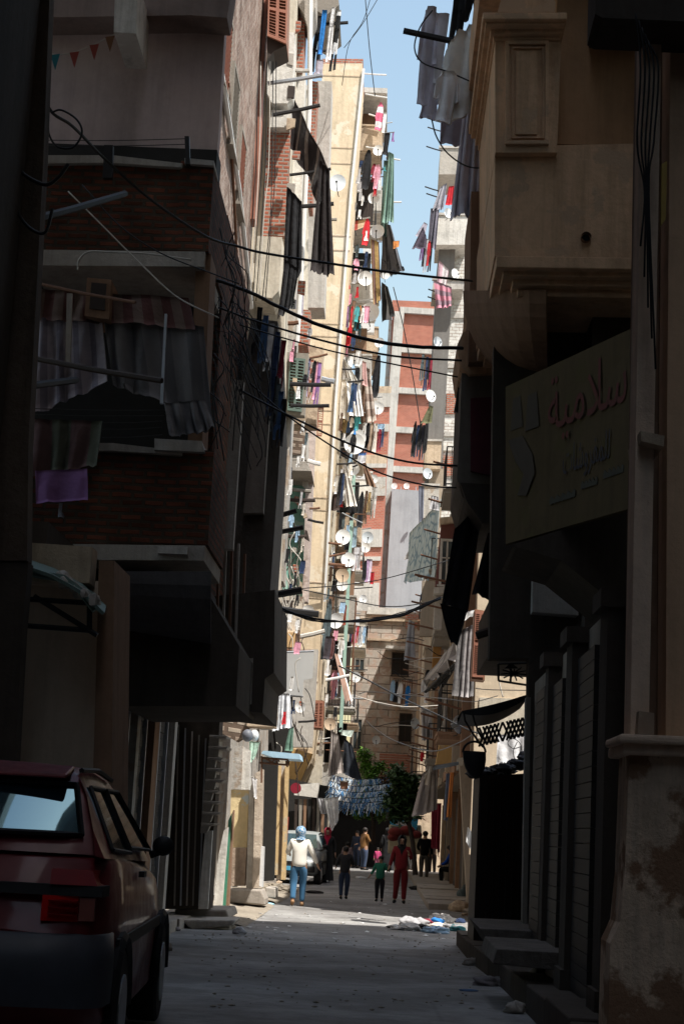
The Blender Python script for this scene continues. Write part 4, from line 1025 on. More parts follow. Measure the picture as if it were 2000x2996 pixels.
# iron lantern bracket, black awning, scissor arm and basket
IB = thing('iron_bracket', P(1536, 1980, 19.5), 'black wrought iron bracket frame with radiating bars below the dark balcony', 'bracket')
b = MB(); YI = 19.6; cx, cy = 1502, 1970
for a, c in (((1456, 1943), (1548, 1940)), ((1456, 1943), (1457, 1992)), ((1457, 1992), (1548, 2006)), ((1494, 1945), (1492, 1998))): b.tube([P(*a, YI), P(*c, YI)], .014, 5)
for k in range(11):
    an = k/11*6.28+.2; b.tube([P(cx, cy, YI), P(cx+38*math.cos(an), cy+22*math.sin(an), YI)], .008, 4)
b.build('frame', M['metal'], IB)
pq('lamp_cone', IB, [(1494, 1938), (1516, 1956), (1474, 1956)], YI-.05, .12, M['metal'])
BA = thing('black_awning', P(1440, 2060, 19.4), 'curved black awning blade sticking out from the dark shop wall', 'awning')
b = MB(); g0 = []; g1 = []
for i in range(13):
    t = i/12; u = lerp(1350, 1545, t); v = 2080-50*t+4*math.sin(t*3); th = 26*math.sin(math.pi*min(1, t*.9+.05))**.8+2
    g0.append(P(u, v, 19.4)); g1.append(P(u, v+th, 19.4))
b.grid([g0, g1, [p+Vector((0, 1.2, -.05)) for p in g1], [p+Vector((0, 1.2, 0)) for p in g0], g0], th=0)
b.build('blade', M['metal'], BA)
SA = thing('scissor_arm', P(1550, 2130, 19.4), 'black extending scissor lattice arm holding out a round basket', 'bracket')
b = MB()
def zig(u, ph):
    t = (u-1385)/165.; mid = 2160-38*t; return mid+ (28 if ph else -28)
n = 14; us = [1400+i*11.5 for i in range(n)]
for i in range(n-2):
    if i == 5: continue
    b.tube([P(us[i], zig(us[i], 0), 19.3), P(us[i+2], zig(us[i+2], 1), 19.3)], .014, 5)
    b.tube([P(us[i], zig(us[i], 1), 19.34), P(us[i+2], zig(us[i+2], 0), 19.34)], .014, 5)
b.build('lattice', M['metal'], SA)
b = MB(); b.tube([P(*p, 19.3) for p in ((1354, 2082), (1360, 2110), (1378, 2140), (1400, 2172), (1412, 2186))], .013, 5)
b.tube([P(*p, 19.3) for p in ((1380, 2082), (1386, 2110), (1398, 2140), (1408, 2160))], .012, 5)
b.build('arm_rod', M['metal'], SA)
BK = thing('hanging_basket', P(1386, 2270, 19.3), 'black bucket shaped basket with a hoop handle hanging from the scissor arm', 'basket')
g = []
for q, (u0, u1, v) in enumerate(((1353, 1420, 2195), (1352, 1419, 2215), (1356, 1414, 2240), (1366, 1404, 2262), (1378, 1394, 2270))):
    c = P((u0+u1)/2+q*1.5, v+(6 if q else 4), 19.3); r = (u1-u0)/2*19.3/F_
    g.append([c+Vector((r*math.cos(a*math.pi/8), r*math.sin(a*math.pi/8), 0)) for a in range(16)])
MB().grid(g, closed=True).build('body', M['metal'], BK, smooth=True)
b = MB(); b.tube([P(1386+33*math.cos(a*math.pi/10), 2202-32*math.sin(a*math.pi/10), 19.3) for a in range(11)], .014, 5); b.build('handle', M['metal'], BK)
cloth('tarpaulin', 'sunlit white tarpaulin hung on the cream end wall behind the scissor arm', 'tarpaulin', [(1454, 2150), (1548, 2145), (1544, 2240), (1452, 2244)], 31.5, fabric('white_tarp', (.80, .79, .80)), 3, .05, ragged=.08)
wire('loop of thin black wire pinned on the white tarpaulin', [(1512, 2170), (1500, 2200), (1510, 2232), (1524, 2210), (1520, 2175), (1496, 2160), (1484, 2175), (1500, 2190), (1524, 2184)], 31.3, .008)
# steps and boulder, right foreground
struct(pq('stone_step', None, [(1452, 2776), (1730, 2792), (1726, 2850), (1440, 2820)], 13.6, 1.6, plaster('dark_worn_stone', (.15, .13, .115), .7, 1.0), bevel=.008))
struct(pq('stone_step', None, [(1402, 2716), (1700, 2730), (1716, 2790), (1440, 2782)], 16.4, 2.0, plaster('dark_worn_stone', (.15, .13, .115)), bevel=.008))


# shading tower further back on the left (beside the camera)
# ---------------------------------------------------------------- left ground floor in the sun
LG = thing('old_shop_house', (-3.3, 31, 0), 'half ruined old shop house with peeling ochre walls and stone columns in the sun', 'building')
part('core', LG, M['grayw'], lambda b: b.box(-10, -3.75, 30.6, 57.5, 0, 4.6))
pq('rubble_wall', LG, [(628, 2086), (728, 2092), (722, 2150), (690, 2168), (640, 2140)], 34.6, .6, M['rubble'])
pq('upper_block', LG, [(724, 2092), (806, 2090), (802, 2126), (722, 2124)], 34.4, .8, M['tan'])
b = MB()
for i in range(9):
    v = 2150+i*32; w = 26+6*math.sin(i*2.1)
    b.pq([(612-i*3, v), (640+w-i*3, v+3), (636+w-i*5, v+11), (612-i*3, v+9)], 27.1, .7)
    b.pq([(612-i*3, v+9), (628+w*.55-i*3, v+9), (626+w*.55-i*4, v+32), (610-i*3, v+32)], 27.15, .6)
b.build('ledge_column', M['concrete'], LG, bevel=.01)
pq('wall_pier', LG, [(600, 2430), (622, 2430), (608, 2660), (580, 2660)], 27.2, .5, M['white'])
pq('door_jamb', LG, [(655, 2430), (668, 2420), (650, 2652), (624, 2652), (640, 2500)], 31.2, .35, M['white'])
pq('green_jamb', LG, [(668, 2400), (678, 2380), (660, 2652), (651, 2652)], 31.3, .3, flat('bottle_green_paint', (.06, .22, .14), .6))
pq('brown_jamb', LG, [(677, 2385), (683, 2370), (668, 2652), (661, 2652)], 31.35, .3, M['brown'])
pq('box_sign', LG, [(684, 2182), (710, 2182), (706, 2310), (676, 2308)], 31.9, .5, M['grayw'])
pq('box_sign_side', LG, [(711, 2186), (733, 2196), (728, 2310), (707, 2310)], 32.0, .4, M['white'])
pq('peeling_wall', LG, [(676, 2310), (728, 2312), (722, 2480), (672, 2480)], 34.9, .4, M['peel'])
pq('rubble_base', LG, [(674, 2481), (722, 2481), (716, 2592), (668, 2592)], 34.85, .45, plaster('broken_rubble', (.48, .37, .29), .8, 1.0, (.26, .17, .12)))
pq('white_pilaster', LG, [(730, 2270), (744, 2272), (738, 2600), (720, 2600)], 34.7, .4, M['white'])
pq('stone_column', LG, [(747, 2262), (768, 2250), (764, 2450), (757, 2596), (738, 2600)], 34.5, .5, plaster('pitted_stone', (.56, .47, .38), .5, 1.0, (.40, .32, .25)))
pq('dark_opening', LG, [(768, 2214), (812, 2214), (800, 2576), (762, 2580)], 38, .4, M['unlit_dark'])
pq('white_box', LG, [(760, 2475), (772, 2478), (768, 2596), (757, 2592)], 34.6, .3, M['plastic'])
for (a0, a1, c0, c1) in ((808, 822, 2240, 2560), (834, 844, 2240, 2574)):
    pq('yellow_pilaster', LG, [(a0, c0), (a1, c0), (a1-10, c1), (a0-12, c1)], 44, .4, plaster('yellow_pilaster_render', (.66, .48, .26), .5, .4, (.5, .42, .3)))
pq('inner_wall', LG, [(820, 2240), (838, 2240), (830, 2574), (808, 2574)], 44.2, .4, M['grayw'])
pq('doorway_dark', LG, [(846, 2280), (960, 2300), (950, 2560), (834, 2566)], 56.5, .5, M['unlit_dark'])
pq('white_fascia', LG, [(866, 2296), (934, 2290), (928, 2334), (860, 2326)], 55.8, .4, M['white'])
pq('red_rack', LG, [(838, 2390), (843, 2390), (838, 2470), (832, 2470)], 45.2, .3, flat('red_paint', (.45, .06, .05), .6))
for i in range(7):
    u = 862+i*13; pq('goods_panel', LG, [(u, 2338), (u+9, 2338), (u+6, 2440), (u-2, 2440)], 55.9, .2, M[['darkwood', 'oldwood', 'brown', 'shutter'][i % 4]])
AWB = thing('board_awning', P(800, 2215, 33), 'pale blue board awning on a curly rusted bracket above the old shops', 'awning')
pq('board', AWB, [(770, 2196), (876, 2206), (878, 2222), (800, 2216), (764, 2204)], 32.6, 1.2, flat('sky_blue_board', (.45, .66, .82), .6))
b = MB()
for a, c in (((760, 2232), (838, 2238)), ((765, 2212), (765, 2290)), ((842, 2222), (840, 2244)), ((772, 2216), (800, 2234)), ((764, 2218), (842, 2222))): b.tube([P(*a, 32.7), P(*c, 32.7)], .02, 5)
b.tube([P(806+12*math.cos(a*.7)*(1-a/14), 2229-8*math.sin(a*.7)*(1-a/14), 32.7) for a in range(12)], .012, 5)
b.build('bracket_frame', M['rust'], AWB)
RS = thing('round_sign', P(865, 2320, 50), 'round dark red disc sign hanging under the ochre bay', 'sign')
p = P(865, 2306, 50); MB().tube([p, p+Vector((0, .08, 0))], .155, 24).build('disc', flat('deep_red_enamel', (.28, .02, .04), .5), RS)
MB().tube([p+Vector((0, .04, .155)), p+Vector((0, .04, .3))], .015, 5).build('hanger', M['metal'], RS)
TK = thing('water_tank', P(728, 2166, 33), 'grey and white round tank resting on the ledge of the old shops', 'tank')
MB().ball(P(724, 2152, 33), .11, .11, .12, 16, 10).build('bowl', flat('slate_enamel', (.16, .17, .2), .5), TK, smooth=True)
MB().ball(P(744, 2152, 33.1), .09, .1, .11, 14, 10).build('lid', M['plastic'], TK, smooth=True)
tag(pq('hanging_lamp', None, [(795, 2268), (806, 2268), (808, 2290), (790, 2290)], 43.5, .2, M['greenwood']), 'small green enamel lamp shade hanging beside the yellow pilasters', 'lamp')
cloth('sheet', 'ragged white cloth pegged to the stone column', 'cloth', [(735, 2272), (752, 2280), (750, 2340), (744, 2330)], 34.2, fabric('rag_white', (.70, .68, .68)), 2, .03)
cloth('tarpaulin', 'pale green tarpaulin corner sagging from the ledge', 'tarpaulin', [(730, 2168), (760, 2172), (748, 2215), (732, 2232)], 32.2, fabric('mint_tarp', (.45, .62, .52)), 2, .04)
# steps in the sunlight
struct(pq('stone_step', None, [(668, 2600), (765, 2604), (776, 2630), (776, 2650), (668, 2640)], 34.0, .9, M['stone'], bevel=.03))
struct(pq('stone_step', None, [(776, 2596), (806, 2598), (806, 2628), (776, 2624)], 36.2, .9, M['concrete'], bevel=.02))
struct(pq('stone_step', None, [(510, 2660), (664, 2662), (672, 2688), (518, 2684)], 27.6, 1.6, M['stone'], bevel=.03))
struct(pq('stone_step', None, [(528, 2690), (690, 2692), (680, 2708), (560, 2722)], 26.6, 1.0, M['concrete'], bevel=.03))

# ---------------------------------------------------------------- dishes (picture place, radius, depth, what tells each apart)
DS = [(987, 537, 27, 57.2, 'large white dish on the yellow wall beside the dark awning', 'dish'),
 (1107, 441, 17, 61, 'white dish beside the long green curtain, below the black trousers', 'dish'),
 (1093, 581, 18, 61, 'white dish just under the black coat and the red garment', 'dish'),
 (1104, 679, 22, 60.6, 'white dish right behind the bright red shirt', 'dish'),
 (1068, 816, 23, 60.6, 'white dish left of the brown and gold striped cloth', 'dish'),
 (1126, 802, 17, 61, 'white dish below the orange patched black awning', 'dish'),
 (1082, 915, 29, 60.8, 'big white dish behind the pink towel in the coloured washing row', 'dish'),
 (1039, 1057, 22, 60.6, 'white dish above the fanned white striped curtain', 'dish'),
 (1104, 1195, 19, 62, 'white dish half hidden by the brown plaid curtain', 'dish'),
 (1110, 1003, 15, 64, 'small white dish under the black striped awning', 'dish'),
 (1278, 1001, 16, 68, 'grey blue dish on the white brick tower above the hanging dark clothes', 'dishgrey'),
 (1258, 1159, 18, 67, 'bright white dish on the edge of the white brick tower', 'dish'),
 (1329, 802, 16, 67.8, 'white dish in front of the top open balcony beside the pink striped blanket', 'dish'),
 (1309, 624, 15, 67.8, 'white dish under the red cloth at the top of the white brick tower', 'dish'),
 (1037, 1300, 31, 60, 'largest white dish low in front of the blue striped towel', 'dish'),
 (1046, 1282, 25, 60.6, 'white dish partly hidden behind the largest dish', 'dish'),
 (1033, 1373, 19, 60.4, 'white dish above the long cream cloth', 'dish'),
 (1093, 1402, 13, 62, 'small white dish beside the brown slanted cloth', 'dish'),
 (1249, 1386, 16, 67.8, 'light grey dish on the lower shaft of the white brick tower', 'dishgrey'),
 (1003, 1572, 22, 59, 'white dish directly beside the yellow wall with an iron bracket on its left', 'dish'),
 (1075, 1573, 17, 64, 'pale grey dish against the pink wall, upper one of an overlapping pair', 'dishgrey'),
 (1070, 1603, 14, 63.4, 'white dish against the pink wall, lower one of an overlapping pair', 'dish'),
 (1018, 1638, 21, 59.4, 'white dish beside the patterned grey trousers', 'dish'),
 (1001, 1684, 20, 60, 'rusty tan dish under the rusted iron rack', 'dishtan'),
 (1002, 1712, 17, 60.6, 'white dish peeping out below the rusty tan dish', 'dish'),
 (1062, 1753, 12, 64, 'narrow white dish just above the stone house parapet', 'dish'),
 (1028, 1796, 13, 62, 'white dish right of the dark green clothes', 'dish'),
 (983, 1817, 22, 58.6, 'white dish crossed by the thick sagging cable', 'dish'),
 (1153, 1422, 9, 99, 'small white dish on the grey roof, left one', 'dish'), (1189, 1422, 9, 99, 'small white dish on the grey roof, middle one', 'dish'), (1238, 1424, 8, 99, 'small white dish on the grey roof, right one', 'dish'),
 (1040, 1981, 15, 62, 'white dish behind the white and brown striped awning', 'dish'),
 (965, 2119, 17, 57, 'tan dish above the grey hanging drape', 'dishtan'),
 (1100, 2165, 12, 84, 'small pale dish on the shaded stone house', 'dishgrey'),
 (1212, 2117, 16, 60, 'dull grey dish in shade among the grey rags', 'dishgrey'),
 (901, 1790, 19, 46, 'white dish under the broken cream wall of the turquoise house', 'dish'),
 (879, 2070, 15, 47, 'white dish beside the long white curtain', 'dish'),
 (1340, 2120, 26, 33.5, 'dim grey dish against the tan bay of the brown house', 'dishgrey'),
 (862, 893, 16, 42, 'thin edge on dish on the patched house above the dark louvred window', 'dishgrey')]
for d in DS: dish(*d[:5], kind=d[5], az=-25 if d[0] < 1200 else 15)

# ---------------------------------------------------------------- washing
def F(k, c, *a, **q): return fabric('cloth_'+k, c, *a, **q)
BLK = F('black', (.02, .02, .022)); NAVY = F('navy', (.03, .05, .11)); WHT = F('white', (.80, .79, .78)); RED = F('red', (.55, .03, .04)); BLU = F('royal_blue', (.03, .20, .55))
GRN = F('sage', (.19, .30, .25)); PNK = F('pink', (.75, .35, .45)); LIL = F('lilac', (.44, .41, .48)); DGR = F('dark_green_grey', (.10, .13, .14)); CRM = F('cream', (.66, .60, .52)); JEAN = F('denim', (.06, .12, .24))
TEAL = F('teal', (.08, .36, .38)); BRN = F('brown', (.20, .12, .08)); GRY = F('grey', (.42, .41, .42)); MAR = F('maroon', (.25, .03, .05)); ORG = F('orange', (.65, .25, .08)); PUR = F('purple', (.30, .16, .38)); LBL = F('light_blue', (.35, .50, .66))
GRP = 'washing hung out along the street'
GM = [('trousers', 'black trousers hung high above the street left of the blue cloth', 'trousers', 938, 48, 30, 186, 38, BLK),
 ('towel', 'bright blue cloth hanging between black trousers and striped trousers', 'cloth', 950, 30, 16, 150, 37.8, BLU),
 ('upshirt', 'grey and mauve shirt draped over the silver pole', 'shirt', 936, 176, 34, 60, 37.6, LIL),
 ('trousers', 'white striped track trousers hung right of the blue cloth', 'trousers', 976, 22, 16, 184, 38, WHT),
 ('trousers', 'black and white patterned trousers, last on the topmost line', 'trousers', 992, 30, 22, 208, 38.2, F('bw_patch', (.02, .02, .02), (.75, .75, .75), .5, .3, hz=True)),
 ('robe', 'pink and white child gown hanging off the top balcony', 'gown', 1114, 300, 26, 92, 61, F('pink_white', (.75, .70, .72), (.70, .15, .25), .3, .6, hz=True)),
 ('towel', 'narrow white cloth streaming below the pink gown', 'cloth', 1126, 330, 9, 66, 61, WHT),
 ('upshirt', 'black top with white trim near the top balcony', 'top', 1132, 390, 28, 90, 60.6, BLK),
 ('sock', 'purple sock at the end of the top line', 'sock', 1150, 388, 14, 30, 60.6, PUR),
 ('towel', 'yellow towel on the second line beside the pale wall', 'towel', 1072, 466, 10, 40, 61.4, F('mustard', (.60, .52, .15))),
 ('robe', 'long black coat hanging on the second line', 'coat', 1079, 440, 34, 128, 60.8, BLK),
 ('shirt', 'dark maroon shirt beside the black coat', 'shirt', 1095, 480, 16, 60, 60.8, MAR),
 ('shirt', 'pink and white shirt beside the maroon shirt', 'shirt', 1105, 482, 22, 80, 60.6, PNK),
 ('trousers', 'small red trousers under the pink and white shirt', 'trousers', 1098, 548, 12, 30, 60.6, RED),
 ('sock', 'turquoise cloth knot beside the green curtain', 'cloth', 1124, 488, 12, 14, 60.5, TEAL),
 ('robe', 'bright red shirt hanging in front of a white dish', 'shirt', 1075, 640, 24, 86, 60, RED),
 ('trousers', 'lilac trousers, first of the coloured row', 'trousers', 1018, 896, 10, 70, 60, PUR),
 ('dress', 'long red dress hanging in the coloured row', 'dress', 1031, 896, 12, 98, 59.8, RED),
 ('shirt', 'teal and grey top in the coloured row', 'top', 1046, 896, 18, 50, 59.8, TEAL),
 ('shirt', 'orange shirt in the coloured row', 'shirt', 1053, 894, 12, 48, 59.9, ORG),
 ('trousers', 'black leggings in the coloured row', 'leggings', 1061, 896, 9, 56, 59.8, BLK),
 ('towel', 'pink towel last in the coloured row, against a white dish', 'towel', 1073, 896, 20, 52, 59.7, PNK),
 ('towel', 'red hem cloth hanging under the coloured row', 'cloth', 1020, 980, 16, 34, 59.9, RED),
 ('towel', 'dark teal skirt under the coloured row', 'skirt', 1046, 940, 22, 30, 60, F('dteal', (.04, .16, .2))),
 ('dress', 'dark blue dress hanging against white sheets', 'dress', 1033, 1120, 20, 92, 59.2, JEAN),
 ('upshirt', 'navy shirt with red badge hanging against white sheets', 'shirt', 1042, 1122, 16, 70, 59.1, NAVY),
 ('trousers', 'black clothes in the shade behind the white dish', 'clothes', 1045, 1076, 26, 50, 60.8, BLK),
 ('robe', 'long black abaya hanging beside the patch of sky', 'abaya', 1108, 1040, 26, 130, 61, BLK),
 ('towel', 'small dark pattern cloth under the white sheets', 'cloth', 1010, 1226, 18, 44, 60.2, F('dpat', (.10, .07, .04), (.35, .25, .12), .3)),
 ('trousers', 'blue denim trousers under the white sheets', 'trousers', 1022, 1222, 12, 48, 60, JEAN),
 ('shirt', 'pale pink shirt under the white sheets', 'shirt', 1030, 1222, 14, 30, 59.8, CRM),
 ('shirt', 'turquoise shirt above the largest dish', 'shirt', 1046, 1214, 22, 48, 59.8, TEAL),
 ('sock', 'royal blue cloth touching the top of the largest dish', 'cloth', 1038, 1254, 12, 18, 59.6, BLU),
 ('towel', 'blue and white striped towel under the largest dish', 'towel', 1060, 1325, 26, 32, 60.2, F('bluew', (.7, .7, .75), (.1, .2, .5), .25, .4, hz=True)),
 ('shirt', 'white shirt beside the black clothes right of the largest dish', 'shirt', 1072, 1235, 18, 50, 61.5, WHT),
 ('dress', 'black dress between the green pipe and the cream skirt', 'dress', 1078, 1238, 20, 84, 61.2, BLK),
 ('dress', 'brown striped dress in the row right of the largest dish', 'dress', 1090, 1236, 20, 92, 61, F('bstr', (.22, .14, .10), (.4, .3, .22), .12)),
 ('dress', 'cream skirt in the row right of the largest dish', 'skirt', 1101, 1238, 16, 92, 60.9, CRM),
 ('trousers', 'dark red trousers in the row right of the largest dish', 'trousers', 1113, 1248, 12, 78, 61.2, MAR),
 ('trousers', 'black trousers last in the row right of the largest dish', 'trousers', 1121, 1252, 10, 60, 61.2, NAVY),
 ('towel', 'light blue cloth above the dark red trousers', 'cloth', 1115, 1240, 22, 16, 61, LBL),
 ('shirt', 'white blouse beside the black trousers at the yellow wall', 'blouse', 985, 1392, 14, 56, 59.4, WHT),
 ('trousers', 'black trousers at the yellow wall', 'trousers', 1000, 1384, 18, 100, 59.3, BLK),
 ('trousers', 'navy trousers in front of the cream cloth', 'trousers', 1006, 1386, 10, 96, 59, NAVY),
 ('towel', 'dark brown blanket at the yellow wall, lowest in its column', 'blanket', 985, 1440, 26, 56, 59.6, F('dbrown', (.07, .05, .045))),
 ('robe', 'long black coat below the slanted brown cloth', 'coat', 1060, 1438, 20, 110, 61, BLK),
 ('dress', 'dark brown dress below the slanted brown cloth', 'dress', 1073, 1436, 18, 100, 61, BRN),
 ('trousers', 'ochre trousers below the slanted brown cloth', 'trousers', 1082, 1440, 12, 62, 60.9, F('ochre', (.40, .27, .12))),
 ('trousers', 'grey and white striped trousers right of the ochre ones', 'trousers', 1098, 1426, 16, 96, 60.8, F('gw', (.6, .58, .55), (.3, .28, .25), .1)),
 ('towel', 'blue grey cloth twisting down between two dishes', 'cloth', 1040, 1540, 12, 64, 60.2, F('blgrey', (.28, .38, .44))),
 ('trousers', 'patterned grey and white trousers beside two dishes', 'trousers', 1046, 1600, 30, 72, 60, F('gpat', (.62, .60, .62), (.25, .24, .26), .3, .3)),
 ('robe', 'black scarf hanging over the red towel', 'scarf', 1070, 1640, 14, 60, 62.5, BLK),
 ('towel', 'purple striped cloth behind the black scarf', 'cloth', 1080, 1636, 18, 70, 63.4, F('purstr', (.45, .30, .45), (.6, .5, .6), .12)),
 ('towel', 'bright red towel below the pink wall', 'towel', 1090, 1674, 12, 36, 63, RED),
 ('robe', 'dark grey green abaya hanging beside the cabled dish', 'abaya', 966, 1752, 26, 180, 58.4, DGR),
 ('towel', 'dark patterned blanket at the bottom of the grey green abaya', 'blanket', 966, 1862, 32, 66, 58.2, F('dpat2', (.07, .06, .07), (.2, .08, .08), .3)),
 ('towel', 'pinkish curtain beside the pink shirt low on the balcony block', 'curtain', 975, 1960, 12, 60, 60, F('rose', (.62, .42, .36))),
 ('shirt', 'pink shirt low on the balcony block', 'shirt', 981, 1962, 20, 84, 59.6, PNK),
 ('shirt', 'white shirt below the cabled dish', 'shirt', 1000, 1868, 22, 56, 60, WHT),
 ('dress', 'red brown dress below the rusted rack', 'dress', 1012, 1770, 12, 60, 60.6, F('rbrown', (.30, .08, .05)))]
for i, (c, w) in enumerate(((NAVY, 'navy'), (MAR, 'dark red'), (PNK, 'rose'), (RED, 'red'), (GRY, 'grey'), (WHT, 'white'), (LBL, 'pale blue'), (BLK, 'black'))):
    GM.append((('shirt', 'trousers')[i % 2], w+' garment in the short bright row above the stone house window', 'garment', 1028+i*6.5, 1832, 9, 50+6*(i % 3), 64, c))
for i, (c, w) in enumerate(((BLK, 'black'), (JEAN, 'denim blue'), (WHT, 'white'), (NAVY, 'navy'), (MAR, 'maroon'))):
    GM.append((('upshirt', 'trousers')[i % 2], w+' garment in the dim bundle on the left dark bay', 'garment', 762+i*17, 900+i*24, 26, 150, 23.2, c))
    GM.append((('trousers', 'upshirt')[i % 2], w+' garment lower in the dim bundle on the left dark bay', 'garment', 800+i*8, 1080+i*22, 24, 150, 23.1, [NAVY, BLK, DGR, JEAN, BLK][i]))
for i, (c, w) in enumerate(((CRM, 'cream'), (F('bluepl', (.3, .3, .5), (.6, .4, .4), .1, pat='plaid'), 'blue plaid'), (F('plst', (.6, .5, .45), (.4, .15, .1), .15, hz=True), 'rust striped'), (BLK, 'black and white'), (PNK, 'faded pink'), (PUR, 'lilac'))):
    GM.append((('shirt', 'dress', 'trousers')[i % 3], w+' garment on the line by the dark louvred window', 'garment', 899+i*7.5, 1046+3*i, 16, 100+20*(i % 3), 40.5, c))
for i, (c, w) in enumerate(((DGR, 'dark green'), (BRN, 'brown'), (NAVY, 'navy'), (BLK, 'black'), (MAR, 'dark red'))):
    GM.append((('trousers', 'upshirt')[i % 2], w+' garment hanging above the white dish on the brick tower', 'garment', 1238+i*6, 1036+i*4, 12, 84+12*(i % 3), 67.5, c))
    GM.append((('robe', 'trousers')[i % 2], w+' garment in the lower dark cluster on the brick tower', 'garment', 1216+i*8, 1232+(i % 2)*12, 15, 110-10*(i % 3), 67.3, [BLK, NAVY, BLK, F('checkb', (.04, .04, .06), (.3, .3, .3), .2), BLK][i]))
    GM.append((('trousers', 'shirt')[i % 2], w+' garment on the high bundle beside the black kite shaped cloth', 'garment', 1238+i*6, 690+i*5, 12, 80+14*(i % 3), 67.3, [PUR, BLK, GRY, RED, BLK][i]))
    GM.append((('shirt', 'dress')[i % 2], ['pale', 'dark', 'white', 'brown', 'blue'][i]+' garment in the shaded washing under the stone house canopy', 'garment', 1150+i*11, 1990+i*4, 16, 60, 62, [LBL, BLK, WHT, BRN, BLU][i]))
for g_ in GM: garment(g_[0], g_[1], g_[2], *g_[3:9], group=GRP, name=g_[2].replace(' ', '_'))
